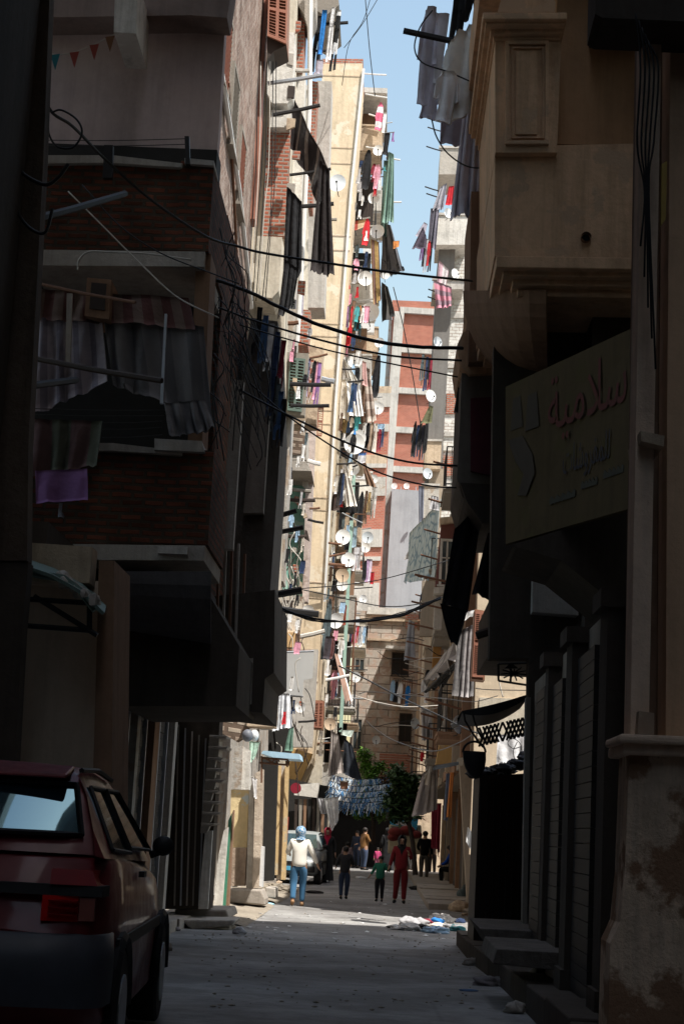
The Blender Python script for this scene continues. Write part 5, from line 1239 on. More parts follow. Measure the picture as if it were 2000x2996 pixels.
# sheets, curtains, tarps given by their corners
CL = [('awning', 'long dark striped awning cloth sweeping down from the brick house', 'awning', [(862, 290), (964, 500), (935, 602), (850, 430)], [36, 35, 35, 36], F('dstr', (.025, .02, .02), (.16, .13, .11), .3, .25), 2, .10),
 ('awning', 'dark striped tail of the sweeping awning hanging straight down', 'awning', [(936, 470), (962, 498), (977, 800), (908, 800)], 35, F('dstr', (.1, .1, .1)), 3, .08),
 ('curtain', 'black curtain hanging in front of the bare brick panel', 'curtain', [(840, 545), (882, 590), (882, 790), (826, 880)], 33.5, BLK, 3, .08),
 ('curtain', 'ragged black curtain tail below the black curtain', 'curtain', [(834, 760), (876, 790), (856, 900), (812, 930)], 33.2, BLK, 3, .08),
 ('curtain', 'lilac grey curtain beside the black curtain', 'curtain', [(872, 820), (888, 830), (886, 920), (862, 930)], 40, LIL, 2, .05),
 ('curtain', 'long sage green curtain against the sky', 'curtain', [(1136, 444), (1152, 452), (1151, 654), (1118, 650)], 60.2, GRN, 3, .10),
 ('curtain', 'dark green lining behind the sage green curtain', 'curtain', [(1122, 470), (1140, 470), (1134, 690), (1112, 690)], 60.6, F('dgreen', (.08, .13, .11)), 2, .08),
 ('rug', 'red patterned rug on the balcony rail above the grille', 'rug', [(1038, 646), (1078, 640), (1076, 662), (1036, 674)], 60.3, F('rug', (.40, .08, .06), (.6, .45, .3), .3, pat='plaid'), 1, .02),
 ('awning', 'big black striped awning with an orange patch against the sky', 'awning', [(1122, 655), (1140, 658), (1180, 790), (1118, 800)], [61, 60, 59.6, 61], F('bstr2', (.03, .03, .035), (.09, .09, .10), .25), 3, .12),
 ('awning', 'lower billow of the big black awning', 'awning', [(1116, 760), (1180, 780), (1178, 792), (1140, 812)], [61, 59.6, 59.6, 60.5], F('bstr2', (.03, .03, .03)), 2, .08),
 ('cloth', 'orange patch sewn near the edge of the black awning', 'patch', [(1150, 706), (1168, 704), (1166, 722), (1150, 728)], 59.4, ORG, 1, .03),
 ('curtain', 'brown and gold striped cloth beside the white dish', 'curtain', [(1084, 700), (1108, 708), (1114, 880), (1092, 890)], 60, F('gold', (.45, .30, .12), (.18, .10, .08), .12), 3, .05),
 ('awning', 'black and white striped awning billowing over the street', 'awning', [(1118, 826), (1134, 840), (1154, 925), (1112, 945)], [60.5, 60, 59.6, 60.5], F('bws', (.02, .02, .02), (.35, .37, .40), .22, .35), 2, .10),
 ('curtain', 'white striped curtain fanned out below the tower of poles', 'curtain', [(1000, 1048), (1012, 1056), (1048, 1120), (998, 1112)], 60, F('fan', (.72, .70, .66), (.40, .36, .32), .14), 4, .07),
 ('sheet', 'cream bed sheet hanging left of the dark blue dress', 'sheet', [(1000, 1110), (1026, 1112), (1020, 1232), (994, 1222)], 59.8, CRM, 3, .07),
 ('sheet', 'bright white bed sheet behind the dark blue dress', 'sheet', [(1012, 1112), (1052, 1120), (1062, 1216), (1022, 1218)], 59.7, WHT, 4, .07),
 ('curtain', 'brown plaid curtain hanging right of the white sheets', 'curtain', [(1066, 1072), (1080, 1080), (1100, 1228), (1070, 1240)], 60.5, F('plaid', (.50, .42, .36), (.30, .22, .18), .3, pat='plaid', hz=True), 2, .06),
 ('curtain', 'plain brown side of the plaid curtain', 'curtain', [(1062, 1070), (1074, 1078), (1076, 1236), (1052, 1240)], 60.8, BRN, 2, .05),
 ('curtain', 'pink striped veil above the plaid curtain', 'curtain', [(1060, 1056), (1070, 1060), (1074, 1130), (1058, 1128)], 60.3, F('veil', (.50, .30, .28)), 2, .03),
 ('sheet', 'long cream cloth tapering down beside the navy trousers', 'sheet', [(998, 1336), (1008, 1340), (1044, 1480), (1010, 1486)], 60, F('lcream', (.66, .62, .57), (.5, .45, .4), .1, .2), 3, .06),
 ('curtain', 'slanted brown cloth stretched between poles', 'curtain', [(1056, 1345), (1068, 1350), (1100, 1426), (1072, 1420)], 61, BRN, 2, .05),
 ('curtain', 'narrow striped curtain strip beside the upper white dish', 'curtain', [(1020, 1530), (1032, 1530), (1026, 1640), (1012, 1640)], 61, F('nstr', (.5, .42, .5), (.25, .2, .3), .08), 3, .03),
 ('awning', 'white and brown striped awning slanting low on the balcony block', 'awning', [(978, 1910), (992, 1918), (1036, 2052), (1008, 2056)], [60, 60, 58, 58], F('wbs', (.78, .74, .70), (.28, .18, .14), .17, .45), 1.5, .05),
 ('curtain', 'grey drape with fine stripes hanging by the ochre bay', 'curtain', [(968, 2136), (990, 2150), (1006, 2262), (960, 2270)], 56, F('drape', (.42, .37, .34), (.30, .26, .24), .1), 4, .08),
 ('awning', 'dark triangular tarpaulin beside the green tree', 'tarpaulin', [(1008, 2160), (1030, 2180), (1058, 2286), (1002, 2262)], 58, F('ddark', (.03, .035, .045)), 2, .06),
 ('awning', 'mint and white canopy above the dark tarpaulin', 'awning', [(1000, 2136), (1036, 2136), (1026, 2156), (996, 2150)], 58.5, F('mint', (.62, .72, .66)), 2, .03),
 ('cloth', 'white awning hanging beside the dark shop doorway', 'awning', [(948, 2336), (990, 2330), (990, 2400), (970, 2432)], 53, WHT, 3, .07),
 ('cloth', 'grey white awning lower beside the street shade', 'awning', [(925, 2334), (960, 2336), (976, 2382), (940, 2380)], 54, GRY, 3, .06),
 ('awning', 'grey striped awning bundle at the top of the white brick tower', 'awning', [(1288, 548), (1306, 536), (1296, 610), (1262, 620)], 68, F('gstr', (.45, .43, .47), (.25, .24, .28), .25), 3, .1),
 ('curtain', 'long dark grey drape below the awning bundle', 'curtain', [(1260, 610), (1284, 610), (1274, 730), (1248, 730)], 68, F('dgrey', (.13, .12, .15), (.25, .23, .28), .25), 4, .1),
 ('cloth', 'black kite shaped cloth blown out against the sky', 'cloth', [(1236, 664), (1246, 690), (1246, 726), (1204, 728)], 67, F('kite', (.10, .08, .11)), 2, .1),
 ('curtain', 'lilac grey cloth above the black kite shaped cloth', 'cloth', [(1240, 650), (1250, 656), (1238, 700), (1214, 690)], 67.2, LIL, 2, .05),
 ('cloth', 'small red cloth at the top of the white brick tower', 'cloth', [(1312, 546), (1328, 544), (1322, 600), (1302, 600)], 67.6, RED, 2, .05),
 ('blanket', 'pink striped blanket slung under the top open balcony', 'blanket', [(1268, 820), (1320, 840), (1318, 896), (1276, 904)], 67.4, F('pblank', (.60, .25, .32), (.30, .20, .24), .25, hz=True), 3, .1),
 ('curtain', 'pink and white curtain inside the top open balcony', 'curtain', [(1284, 762), (1312, 790), (1300, 856), (1276, 850)], 68.2, F('pcurt', (.60, .40, .45), (.75, .7, .7), .3), 2, .08),
 ('curtain', 'olive cloth hanging under the bright dish of the tower', 'cloth', [(1256, 1186), (1266, 1190), (1262, 1236), (1230, 1240)], 67, F('olive', (.16, .16, .09)), 2, .06),
 ('curtain', 'charcoal blue curtain on the lower shaft of the tower', 'curtain', [(1224, 1420), (1240, 1424), (1236, 1530), (1226, 1532)], 67, F('chblue', (.14, .15, .19)), 2, .06),
 ('sheet', 'pale green patterned sheet sloping down from the right', 'sheet', [(1200, 1560), (1294, 1460), (1268, 1690), (1174, 1706)], [56, 50, 50, 56], F('floral', (.42, .48, .47), (.16, .24, .28), .35, pat='floral'), 2, .12),
 ('sheet', 'grey brown fold rolled behind the pale green patterned sheet', 'sheet', [(1236, 1520), (1262, 1500), (1240, 1600), (1184, 1640)], [57, 52, 55, 57], F('greyfold', (.30, .28, .26)), 3, .1),
 ('roll', 'rolled grey mat at the top of the patterned sheet', 'mat', [(1262, 1450), (1282, 1454), (1284, 1496), (1256, 1490)], 50, GRY, 2, .1),
 ('blanket', 'huge black blanket hanging from the dark balcony on the right', 'blanket', [(1330, 1548), (1412, 1470), (1366, 1790), (1290, 1770)], 21.4, F('vblack', (.020, .016, .018)), 2, .05),
 ('blanket', 'lower black fold of the huge black blanket', 'blanket', [(1286, 1765), (1366, 1788), (1338, 1886), (1318, 1880)], 21.4, F('vblack', (.02, .02, .02)), 1.5, .03),
 ('coat', 'dark brown coat hanging right of the huge black blanket', 'coat', [(1428, 1560), (1462, 1556), (1436, 1756), (1382, 1738)], 21.2, F('dcoat', (.035, .028, .028)), 2, .05),
 ('curtain', 'charcoal cloth hanging under the maroon panel', 'cloth', [(1345, 1096), (1352, 1100), (1352, 1210), (1326, 1206)], 21.8, F('charc', (.09, .09, .085)), 2, .04),
 ('curtain', 'grey striped curtain beside the red brown shutter', 'curtain', [(1342, 1848), (1394, 1822), (1382, 2036), (1322, 2038)], 31, F('gstr2', (.34, .31, .31), (.16, .15, .15), .16), 4, .07),
 ('awning', 'white cloth folded over the grey striped curtain', 'cloth', [(1340, 1796), (1390, 1784), (1388, 1798), (1342, 1824)], 30.6, WHT, 1.5, .04),
 ('awning', 'pale striped awning sagging left of the grey striped curtain', 'awning', [(1308, 1908), (1334, 1880), (1330, 1938), (1242, 2010)], [36, 33, 33, 38], F('pstr', (.42, .39, .37), (.22, .20, .19), .2), 3, .12),
 ('awning', 'dark underside of the sagging pale awning', 'awning', [(1330, 1936), (1336, 1950), (1296, 2016), (1240, 2014)], [33, 33, 37, 38], F('vb2', (.03, .03, .03)), 2, .05),
 ('curtain', 'grey towel hanging over the shaded washing line', 'towel', [(1196, 1812), (1210, 1820), (1214, 1924), (1180, 1936)], 52, F('gtow', (.34, .34, .36)), 2, .06),
 ('sheet', 'large pale sheet hung across shop fronts behind the dark tree', 'sheet', [(1236, 2262), (1280, 2236), (1278, 2370), (1204, 2390)], 48, F('psheet', (.40, .36, .35)), 3, .07),
 ('sheet', 'grey ragged sheet hanging in the shade beside the dull dish', 'sheet', [(1232, 2070), (1260, 2082), (1266, 2160), (1234, 2166)], 55, F('rags', (.36, .34, .34)), 4, .1),
 ('cloth', 'narrow grey rag strips on the shaded rope', 'rags', [(1284, 2050), (1302, 2046), (1298, 2130), (1280, 2120)], 45, F('rag2', (.45, .44, .42)), 5, .08),
 ('curtain', 'orange cloth hanging at the right shop front', 'curtain', [(1318, 2260), (1326, 2260), (1318, 2390), (1306, 2392)], 36, ORG, 2, .04),
 ('curtain', 'slate blue cloth beside the orange cloth', 'curtain', [(1304, 2264), (1316, 2262), (1308, 2400), (1298, 2400)], 37, F('slate', (.18, .22, .32)), 2, .04),
 ('curtain', 'dark red cloth in the depth of the right shops', 'curtain', [(1262, 2350), (1290, 2350), (1286, 2490), (1262, 2480)], 50, MAR, 4, .05),
 ('scrap', 'torn sunlit poster scrap at the right shop edge', 'poster', [(1368, 2420), (1384, 2440), (1384, 2500), (1362, 2462)], 32, WHT, 1, .03),
 ('awning', 'blue grey board awning over the right shop front', 'awning', [(1270, 2240), (1352, 2226), (1350, 2236), (1264, 2254)], 36, F('bgrey', (.25, .30, .36)), 1, .02),
 # near right washing, in shade
 ('sheet', 'long lilac sheet hanging at the bay house, lowest of the near washing', 'sheet', [(1360, 300), (1420, 120), (1400, 620), (1318, 645)], 21, F('lilsheet', (.74, .69, .77)), 4, .07),
 ('sheet', 'second lilac sheet folded beside the moulded bay', 'sheet', [(1412, 100), (1452, 96), (1430, 590), (1395, 600)], 21.3, F('lilsheet2', (.66, .61, .69)), 3, .05)]
for c_ in CL: cloth(c_[0], c_[1], c_[2], *c_[3:8], group=None)
NR = [('shirt', 'pale lilac shirt nearest the tip of the black pole', 'shirt', 1262, 20, 44, 330, 21, F('plil', (.72, .68, .77))), ('upshirt', 'white shirt hanging second from the black pole tip', 'shirt', 1292, 40, 50, 300, 21.1, F('wlil', (.82, .80, .84))),
 ('robe', 'grey white hooded top, widest of the near washing', 'top', 1385, 74, 84, 260, 20.9, F('hood', (.85, .84, .82))), ('trousers', 'dark trousers between the lilac shirts', 'trousers', 1345, -20, 40, 200, 21.3, BLK),
 ('trousers', 'black trousers above the hooded top', 'trousers', 1390, -40, 60, 120, 21.4, BLK), ('dress', 'light blue grey dress under the lilac shirts', 'dress', 1318, 150, 56, 180, 21.2, F('bgd', (.70, .72, .80))),
 ('towel', 'lilac towel behind the hooded top', 'towel', 1332, 300, 60, 140, 21.4, F('lt', (.5, .46, .52))), ('shirt', 'small patterned shirt against the moulded bay', 'shirt', 1436, 100, 44, 140, 21, F('smp', (.45, .42, .44), (.2, .2, .22), .1)),
 ('robe', 'creamy white gown overlapping the hooded top', 'gown', 1352, 90, 80, 300, 20.7, F('cgown', (.86, .84, .80))), ('shirt', 'bright white shirt hanging low before the long lilac sheet', 'shirt', 1312, 210, 62, 170, 20.6, F('bws1', (.88, .88, .90))),
 ('towel', 'pale towel draped right against the bay edge', 'towel', 1424, 190, 44, 210, 20.7, F('ptow', (.82, .78, .80))),
 ('dress', 'lilac skirt with a pointed hem at the left edge of the near washing', 'skirt', 1268, 190, 46, 180, 21.1, F('ls', (.70, .66, .75)))]
for g_ in NR: garment(g_[0], g_[1], g_[2], g_[3], g_[4], g_[5]*1.35, *g_[6:9], group='washing hung beside the bay house', name=g_[2], turn=.1)
pole(R2, (1480, 150), (1180, 90), 20.8, .045, M['metal'])
# poles
for prt, a, c, Y, r, mm in ((L3, (783, 244), (942, 220), 34.2, .05, 'galv'), (L3, (799, 336), (936, 308), 34, .045, 'metal'), (L3, (847, 512), (968, 494), 35.4, .035, 'metal'), (L3, (900, 72), (1018, 66), 38.4, .045, 'metal'),
 (L3, (905, 148), (968, 148), 38.4, .03, 'metal'), (L3, (860, 205), (905, 207), 36, .05, 'concretelt'), (L3, (880, 604), (976, 596), 36, .05, 'metal'), (L3, (940, 640), (985, 642), 38, .04, 'oldwood'),
 (L3, (825, 882), (862, 880), 35, .05, 'metal'), (L3, (842, 946), (873, 943), 36, .05, 'rust'), (L3, (847, 1123), (968, 1126), 30, .04, 'metal'), (L3, (850, 1186), (963, 1187), 30.5, .035, 'metal'), (L3, (905, 1048), (958, 1036), 41, .03, 'rust'),
 (L3, (940, 1108), (978, 1116), 42, .07, 'galv'), (L4, (900, 1348), (937, 1358), 45, .06, 'pipe'), (L4, (828, 1428), (910, 1438), 45, .05, 'oldwood'), (L4, (845, 1462), (922, 1464), 45, .05, 'darkwood'),
 (L3, (720, 1534), (867, 1494), 26, .04, 'metal'), (L3, (760, 1565), (887, 1543), 27, .04, 'metal'), (L3, (766, 1744), (883, 1726), 27, .06, 'metal'), (L3, (803, 1780), (932, 1797), 30, .06, 'metal'),
 (L4, (905, 1488), (936, 1486), 45, .03, 'rust'), (L4, (900, 1520), (946, 1530), 45.2, .035, 'metal'), (L4, (835, 1568), (897, 1570), 44.8, .05, 'darkwood'), (L4, (876, 1863), (950, 1846), 44, .06, 'concretelt'), (L4, (830, 1902), (916, 1906), 44, .04, 'rust'),
 (L4, (872, 2112), (925, 2108), 46, .03, 'metal'), (L5, (952, 1990), (1022, 1976), 56.8, .05, 'pipe'), (L5, (960, 1588), (998, 1592), 57.4, .04, 'rust'), (L5, (962, 1628), (1010, 1618), 57.4, .04, 'rust'), (L5, (960, 1650), (1010, 1654), 57.4, .05, 'rust'),
 (L6, (1016, 1118), (1064, 1112), 59.6, .035, 'metal'), (L6, (998, 1080), (1040, 1080), 59.8, .035, 'metal'), (L6, (985, 1358), (1040, 1354), 59.2, .035, 'metal'), (L6, (1030, 1366), (1046, 1360), 59.4, .03, 'metal'), (L6, (1030, 1422), (1080, 1420), 60, .03, 'metal'),
 (L6, (976, 1660), (1030, 1658), 59.4, .05, 'rust'), (L6, (1000, 1500), (1060, 1530), 60, .02, 'galv'), (L6, (985, 2135), (1000, 2130), 57, .04, 'metal'), (R2, (1530, 1810), (1392, 1860), 20.4, .05, 'darkwood'), (R3, (1400, 2085), (1320, 2125), 31, .05, 'metal')):
    pole(prt, a, c, Y, r, M[mm])
for i in range(46):   # thin sticks and rails on the balcony block
    u = rnd.uniform(975, 1090); v = rnd.uniform(500, 2200); uu = 1066-(v-200)*.06
    pole(L6, (uu-30+rnd.uniform(-10, 20), v), (uu+rnd.uniform(10, 45), v+rnd.uniform(-8, 8)), rnd.uniform(60.6, 63), rnd.uniform(.012, .03), M[['metal', 'rust', 'galv', 'pipe', 'oldwood'][i % 5]], end=False)
# ---------------------------------------------------------------- cables
wire('thick black cable from the left corner running across the upper street', [(18, 40), (89, 196), (147, 321), (214, 370), (303, 460), (437, 580), (600, 690), (700, 722), (780, 742), (1012, 778), (1169, 800), (1380, 822)], [13.6, 14, 14.5, 15, 16, 17, 18.3, 19, 19, 19, 19, 20], .016)
wire('thickest black cable crossing the middle of the street', [(600, 810), (700, 842), (807, 893), (914, 943), (1070, 992), (1213, 1014), (1352, 1019)], [20, 20, 20, 20, 20, 20, 20.6], .024, wob=.004)
wire('black cable just under the thickest one', [(640, 900), (745, 938), (941, 996), (1146, 1041), (1350, 1055)], 20.5, .014)
wire('thin black cable sloping to the grey oriel', [(700, 950), (847, 994), (1012, 1037), (1338, 1103)], 20.8, .010)
wire('black cable passing in front of the largest dish', [(700, 1140), (847, 1217), (1039, 1306), (1191, 1351), (1350, 1364)], 21, .014)
wire('black cable passing under the largest dish', [(730, 1120), (847, 1221), (1008, 1329), (1120, 1387), (1258, 1422), (1356, 1427)], 21.3, .011)
for i in range(4): wire(['lowest', 'lower', 'upper', 'topmost'][i]+' strand of the sagging cable bundle in mid street', [(790, 1762+i*3), (850, 1790+i*2), (928, 1810+i*3), (1039, 1820-i*2), (1169, 1803-i*3), (1289, 1752-i*2)], 24+i*.05, .013-.002*i, group='sagging cable bundle', wob=.006)
wire('thin cable sagging in front of the stone house parapet', [(860, 1720), (1000, 1750), (1122, 1774), (1220, 1768), (1300, 1746)], 30, .010)
wire('thin cable rising to the right in front of the grey block', [(880, 1722), (1000, 1712), (1130, 1692), (1310, 1640)], 30, .009)
wire('pale rope crossing the shaded street to the scissor arm', [(990, 1948), (1085, 1995), (1172, 2041), (1280, 2092), (1364, 2133), (1410, 2150)], 26, .012, M['rope'], 'rope', name='rope')
wire('pale rope sagging deep over the end of the street', [(1070, 2108), (1094, 2130), (1153, 2167), (1260, 2198), (1337, 2175), (1380, 2150)], 27, .009, M['rope'], 'rope', name='rope')
wire('pale rope with rag tufts in the shaded end', [(1050, 2030), (1084, 2024), (1184, 2033), (1306, 2045), (1383, 2053), (1455, 2036)], 28, .007, M['rope'], 'rope', name='rope')
wire('pale rope lower than the tufted rope', [(1040, 2036), (1110, 2056), (1190, 2068), (1280, 2064)], 32, .008, M['rope'], 'rope', name='rope')
wire('thin wire above the scissor arm', [(1390, 2014), (1430, 2018), (1540, 2020)], 29, .008)
wire('pale wire hanging down the cream end wall', [(1446, 1926), (1450, 1960), (1460, 2000), (1470, 2040)], 29.8, .010, M['rope'])
wire('thin wire rising across the sky beside the blue cloth', [(1090, -30), (1062, 60), (1020, 130), (1000, 250)], 40, .009)
wire('second thin wire crossing the sky', [(1120, -30), (1060, 70), (1006, 140)], 40, .009)
wire('third thin wire down to the top balcony', [(1066, -30), (1080, 140), (1096, 280)], 58, .018)
wire('long thin cable down the front of the orange brick tower', [(1150, 840), (1180, 960), (1210, 1120), (1232, 1260)], 66, .022)
wire('loose grey cable looping beside the near washing', [(1264, 30), (1228, 80), (1212, 140), (1236, 184), (1310, 210), (1400, 246), (1440, 232)], 20.6, .010)
wire('long looping cable hanging left of the moulded bay', [(1262, 350), (1276, 400), (1310, 450), (1370, 488), (1440, 490)], 20.6, .010)
wire('white twisted wire on the brown brick front', [(228, 790), (232, 760), (262, 736), (330, 738), (430, 742), (560, 760)], 18.0, .010, M['rope'])
wire('cable down the sooty corner with a bend at the bottom', [(4, 300), (30, 420), (60, 500), (130, 540), (170, 520), (200, 480)], 13.8, .018)
wire('black cable curling down the sooty corner wall', [(10, 430), (30, 560), (70, 650), (130, 682), (155, 610)], 13.8, .015)
wire('ring of black cable coiled at the corner junction', [(150, 330), (180, 322), (225, 350), (240, 390), (215, 430), (170, 430), (145, 395), (142, 350)], 14.4, .010)
wire('thin slanting wire down the brown brick front', [(200, 560), (300, 660), (420, 780), (520, 870), (640, 930)], 17.6, .008, M['rope'])
wire('second slanting wire down the brown brick front', [(240, 540), (350, 660), (470, 740), (620, 800), (700, 830)], 17.8, .008)
for i in range(10):
    a = rnd.uniform(640, 700); wire('', [(a, 880+i*20), (a+40, 900+i*26), (a+80+rnd.uniform(-10, 30), 985+i*36), (a+96, 1130+i*26)], 21.8-.1*i, .007, parent=L1, name='loose_wire')
for i in range(9):
    u = 726+i*9; wire('', [(u+10, 180), (u+6, 400+i*13), (u-4+rnd.uniform(-6, 6), 640), (u-22, 880)], 33.2, .010, M['rope'] if i % 3 == 0 else M['cable'], parent=L2, name='loose_wire')
for i in range(22):   # wiry mess and dry branches on the turquoise house
    u = rnd.uniform(800, 880); v = rnd.uniform(1460, 1700)
    wire('', [(u, v), (u+rnd.uniform(-18, 18), v+40), (u+rnd.uniform(-25, 25), v+90), (u+rnd.uniform(-15, 25), v+150)], 44.5, .016, M[['darkwood', 'oldwood', 'rope'][i % 3]], parent=L4, name='dry_branch')
for i in range(14):
    u = rnd.uniform(1130, 1300); v = rnd.uniform(1850, 2160)
    wire('', [(u-rnd.uniform(20, 70), v-rnd.uniform(-20, 20)), (u, v+8), (u+rnd.uniform(30, 80), v-rnd.uniform(-20, 20))], 40+i, .010, M['rope'] if i % 2 else M['cable'], parent=R3, name='loose_wire')
for i in range(5):
    pts = [(1868+i*9-10, 40+i*20), (1872+i*13, 200), (1862+i*12, 420), (1884+i*3, 560), (1872+i*11, 720+i*90)]
    wire('', pts, 9.1, .006, parent=RR, name='loose_wire')

rg = random.Random(21)
for i in range(34):   # tangle of house cables on the near left corner
    u = rg.uniform(575, 700); v = rg.uniform(650, 1050)
    wire('', [(u, v), (u+rg.uniform(-25, 35), v+rg.uniform(40, 90)), (u+rg.uniform(-10, 60), v+rg.uniform(110, 180)), (u+rg.uniform(10, 80), v+rg.uniform(200, 380))], rg.uniform(19.5, 22), rg.uniform(.004, .010), parent=L1, name='loose_wire')
for i in range(26):
    u = rg.uniform(785, 900); v = rg.uniform(1740, 2250)
    wire('', [(u, v), (u+rg.uniform(-20, 20), v+rg.uniform(20, 50)), (u+rg.uniform(-30, 30), v+rg.uniform(60, 130))], rg.uniform(38, 44), .012, M[['cable', 'darkwood', 'rope'][i % 3]], parent=L4, name='loose_wire')
for i in range(0):
    u = rg.uniform(600, 840); v = rg.uniform(2140, 2420)
    pq('worn_patch', LG, [(u, v), (u+rg.uniform(8, 22), v+rg.uniform(-4, 4)), (u+rg.uniform(6, 18), v+rg.uniform(14, 60)), (u-4, v+rg.uniform(10, 50))], 34.2-.01*i, .05, M[['concrete', 'brown', 'darkwood', 'tan', 'unlit_dark'][i % 5]])
for i in range(0):
    u = rg.uniform(905, 955)-(i*6); v = 1500+i*75
    pq('worn_patch', L5, [(u, v), (u+rg.uniform(5, 14), v+3), (u+rg.uniform(3, 12), v+rg.uniform(14, 40)), (u-3, v+rg.uniform(10, 30))], 57.99-.001*i, .03, M[['tan', 'ochre', 'concrete'][i % 3]])
# ---------------------------------------------------------------- trees and fringe
def leaf_mat(key, c, c2):
    m, t, b = newmat(key)
    n = noise(t, nd(t, 'ShaderNodeNewGeometry').outputs['Position'], 6, 3)
    t.links.new(ramp(t, n, [(.3, c), (.7, c2)]), b.inputs['Base Color']); b.inputs['Roughness'].default_value = .5
    b.inputs['Transmission Weight'].default_value = 0; b.inputs['Subsurface Weight'].default_value = 0
    return m
def tree(name, label, clumps, Y, base, n, leaf, mat, seed):
    rg = random.Random(seed); t = thing(name, P(*base, Y), label, 'tree'); b = MB()
    root = P(*base, Y); cs = [(P(u, v, Y+rg.uniform(-.4, .4)), r*Y/F_) for u, v, r in clumps]
    tot = sum(r*r for _, r in cs)
    for c, r in cs:
        for _ in range(int(n*r*r/tot)):
            d = Vector((rg.gauss(0, 1), rg.gauss(0, 1), rg.gauss(0, 1))).normalized()*r*(rg.random()**.45)
            p = c+d; p.z += .1*r
            a = Vector((rg.uniform(-1, 1), rg.uniform(-1, 1), rg.uniform(-.6, .4))).normalized(); s = a.cross(Vector((rg.uniform(-.4, .4), rg.uniform(-.4, .4), 1))).normalized()
            L = leaf*rg.uniform(.6, 1.2)
            b.add([p, p+a*L*.5+s*L*.28, p+a*L, p+a*L*.5-s*L*.28], [[0, 1, 2, 3]])
    b.build('crown', mat, t)
    b = MB(); top = cs[0][0]
    b.tube([root, lerp(root, top, .35)+Vector((.05, 0, 0)), lerp(root, top, .7), top], .05, 7, rr=[.09, .075, .06, .03])
    for c, r in cs[1:]: b.tube([lerp(root, top, .55), lerp(lerp(root, top, .55), c, .5)+Vector((0, 0, .08)), c], .03, 5, rr=[.045, .03, .012])
    b.build('trunk', M['darkwood'], t); return t
tree('street_tree', 'sunlit bright green tree at the end of the street', [(1084, 2300, 38), (1074, 2252, 26), (1100, 2280, 30), (1066, 2215, 26), (1112, 2250, 24), (1060, 2340, 30), (1104, 2345, 34), (1080, 2375, 26), (1050, 2380, 22), (1118, 2385, 22)], 63, (1090, 2470), 5200, .17, leaf_mat('bright_leaves', (.08, .20, .02), (.16, .32, .05)), 3)
tree('street_tree', 'dark shaded broad leaved tree right of the sunlit green one', [(1180, 2300, 36), (1160, 2265, 26), (1205, 2290, 26), (1150, 2340, 34), (1190, 2350, 34), (1218, 2330, 18), (1212, 2385, 20), (1160, 2385, 26)], 54, (1214, 2560), 2600, .22, leaf_mat('dark_leaves', (.022, .05, .015), (.05, .10, .03)), 5)
tree('flowering_shrub', 'dull orange flowering shrub between the two trees', [(1130, 2300, 20), (1140, 2330, 16), (1122, 2270, 14)], 57, (1134, 2400), 700, .12, leaf_mat('orange_leaves', (.16, .06, .02), (.10, .07, .02)), 6)
tag(MB().build('empty_', None), '', '') if 0 else None
FG = thing('tinsel_garland', P(1050, 2400, 56), 'rows of blue and white tinsel fringe strung across the end of the street', 'garland')
cs = [(F('tin_blue', (.10, .28, .55)), 'blue_fringe'), (F('tin_white', (.75, .82, .86)), 'white_fringe'), (F('tin_dark', (.05, .09, .18)), 'dark_fringe')]
fb = [MB(), MB(), MB()]
for row, (v, yy) in enumerate(((2268, 57.5), (2288, 56.6), (2306, 55.8), (2324, 55), (2338, 54.4))):
    wire('', [(962-row*2, v-4), (1010, v+9), (1060, v+12), (1148, v+2)], yy, .01, M['cable'], parent=FG, name='string')
    for i in range(170):
        s = i/170; u = lerp(964, 1146, s)+rnd.uniform(-2, 2); vv = v-4+34*s*(1-s)*1.6+6*s
        if rnd.random() < .08: continue
        a = P(u, vv, yy); w = .004+.008*rnd.random(); L = rnd.uniform(.12, .42); q = Vector((rnd.gauss(-.02, .13), rnd.uniform(-.12, .12), -L))
        fb[rnd.choice((0, 0, 1, 1, 2))].hexa([a, a+Vector((w*2, 0, 0)), a+q+Vector((w*2, 0, 0)), a+q][::-1], [p+Vector((0, .006, 0)) for p in (a, a+Vector((w*2, 0, 0)), a+q+Vector((w*2, 0, 0)), a+q)][::-1])
for f, (mm, nn) in zip(fb, cs): f.build(nn, mm, FG)['kind'] = 'stuff'
bx = thing('wicker_crate', P(1005, 2320, 54.2), 'small brown crate hung among the blue and white fringe', 'crate')
pq('body', bx, [(994, 2288), (1018, 2288), (1016, 2308), (996, 2308)], 54.2, .25, M['wood']); pq('rim', bx, [(992, 2284), (1020, 2284), (1020, 2288), (992, 2288)], 54.15, .35, M['oldwood'])

# ---------------------------------------------------------------- cars
def paint(key, c):
    m, t, b = newmat(key); b.inputs['Base Color'].default_value = (*c, 1); b.inputs['Roughness'].default_value = .4; b.inputs['Metallic'].default_value = .0; b.inputs['Specular IOR Level'].default_value = .35
    b.inputs['Coat Weight'].default_value = .2; b.inputs['Coat Roughness'].default_value = .08
    g = nd(t, 'ShaderNodeNewGeometry').outputs['Position']; n = noise(t, g, 7, 6)
    t.links.new(mix(t, .6, c, ramp(t, n, [(.35, dk(c, .6)), (.7, c)])), b.inputs['Base Color'])
    t.links.new(ramp(t, n, [(.3, (.6,)*3), (.7, (.38,)*3)]), b.inputs['Roughness']); return m
def gl(key, c, r=.03):
    m, t, b = newmat(key); b.inputs['Base Color'].default_value = (*c, 1); b.inputs['Roughness'].default_value = r; b.inputs['Specular IOR Level'].default_value = 1.0
    b.inputs['IOR'].default_value = 1.9; return m
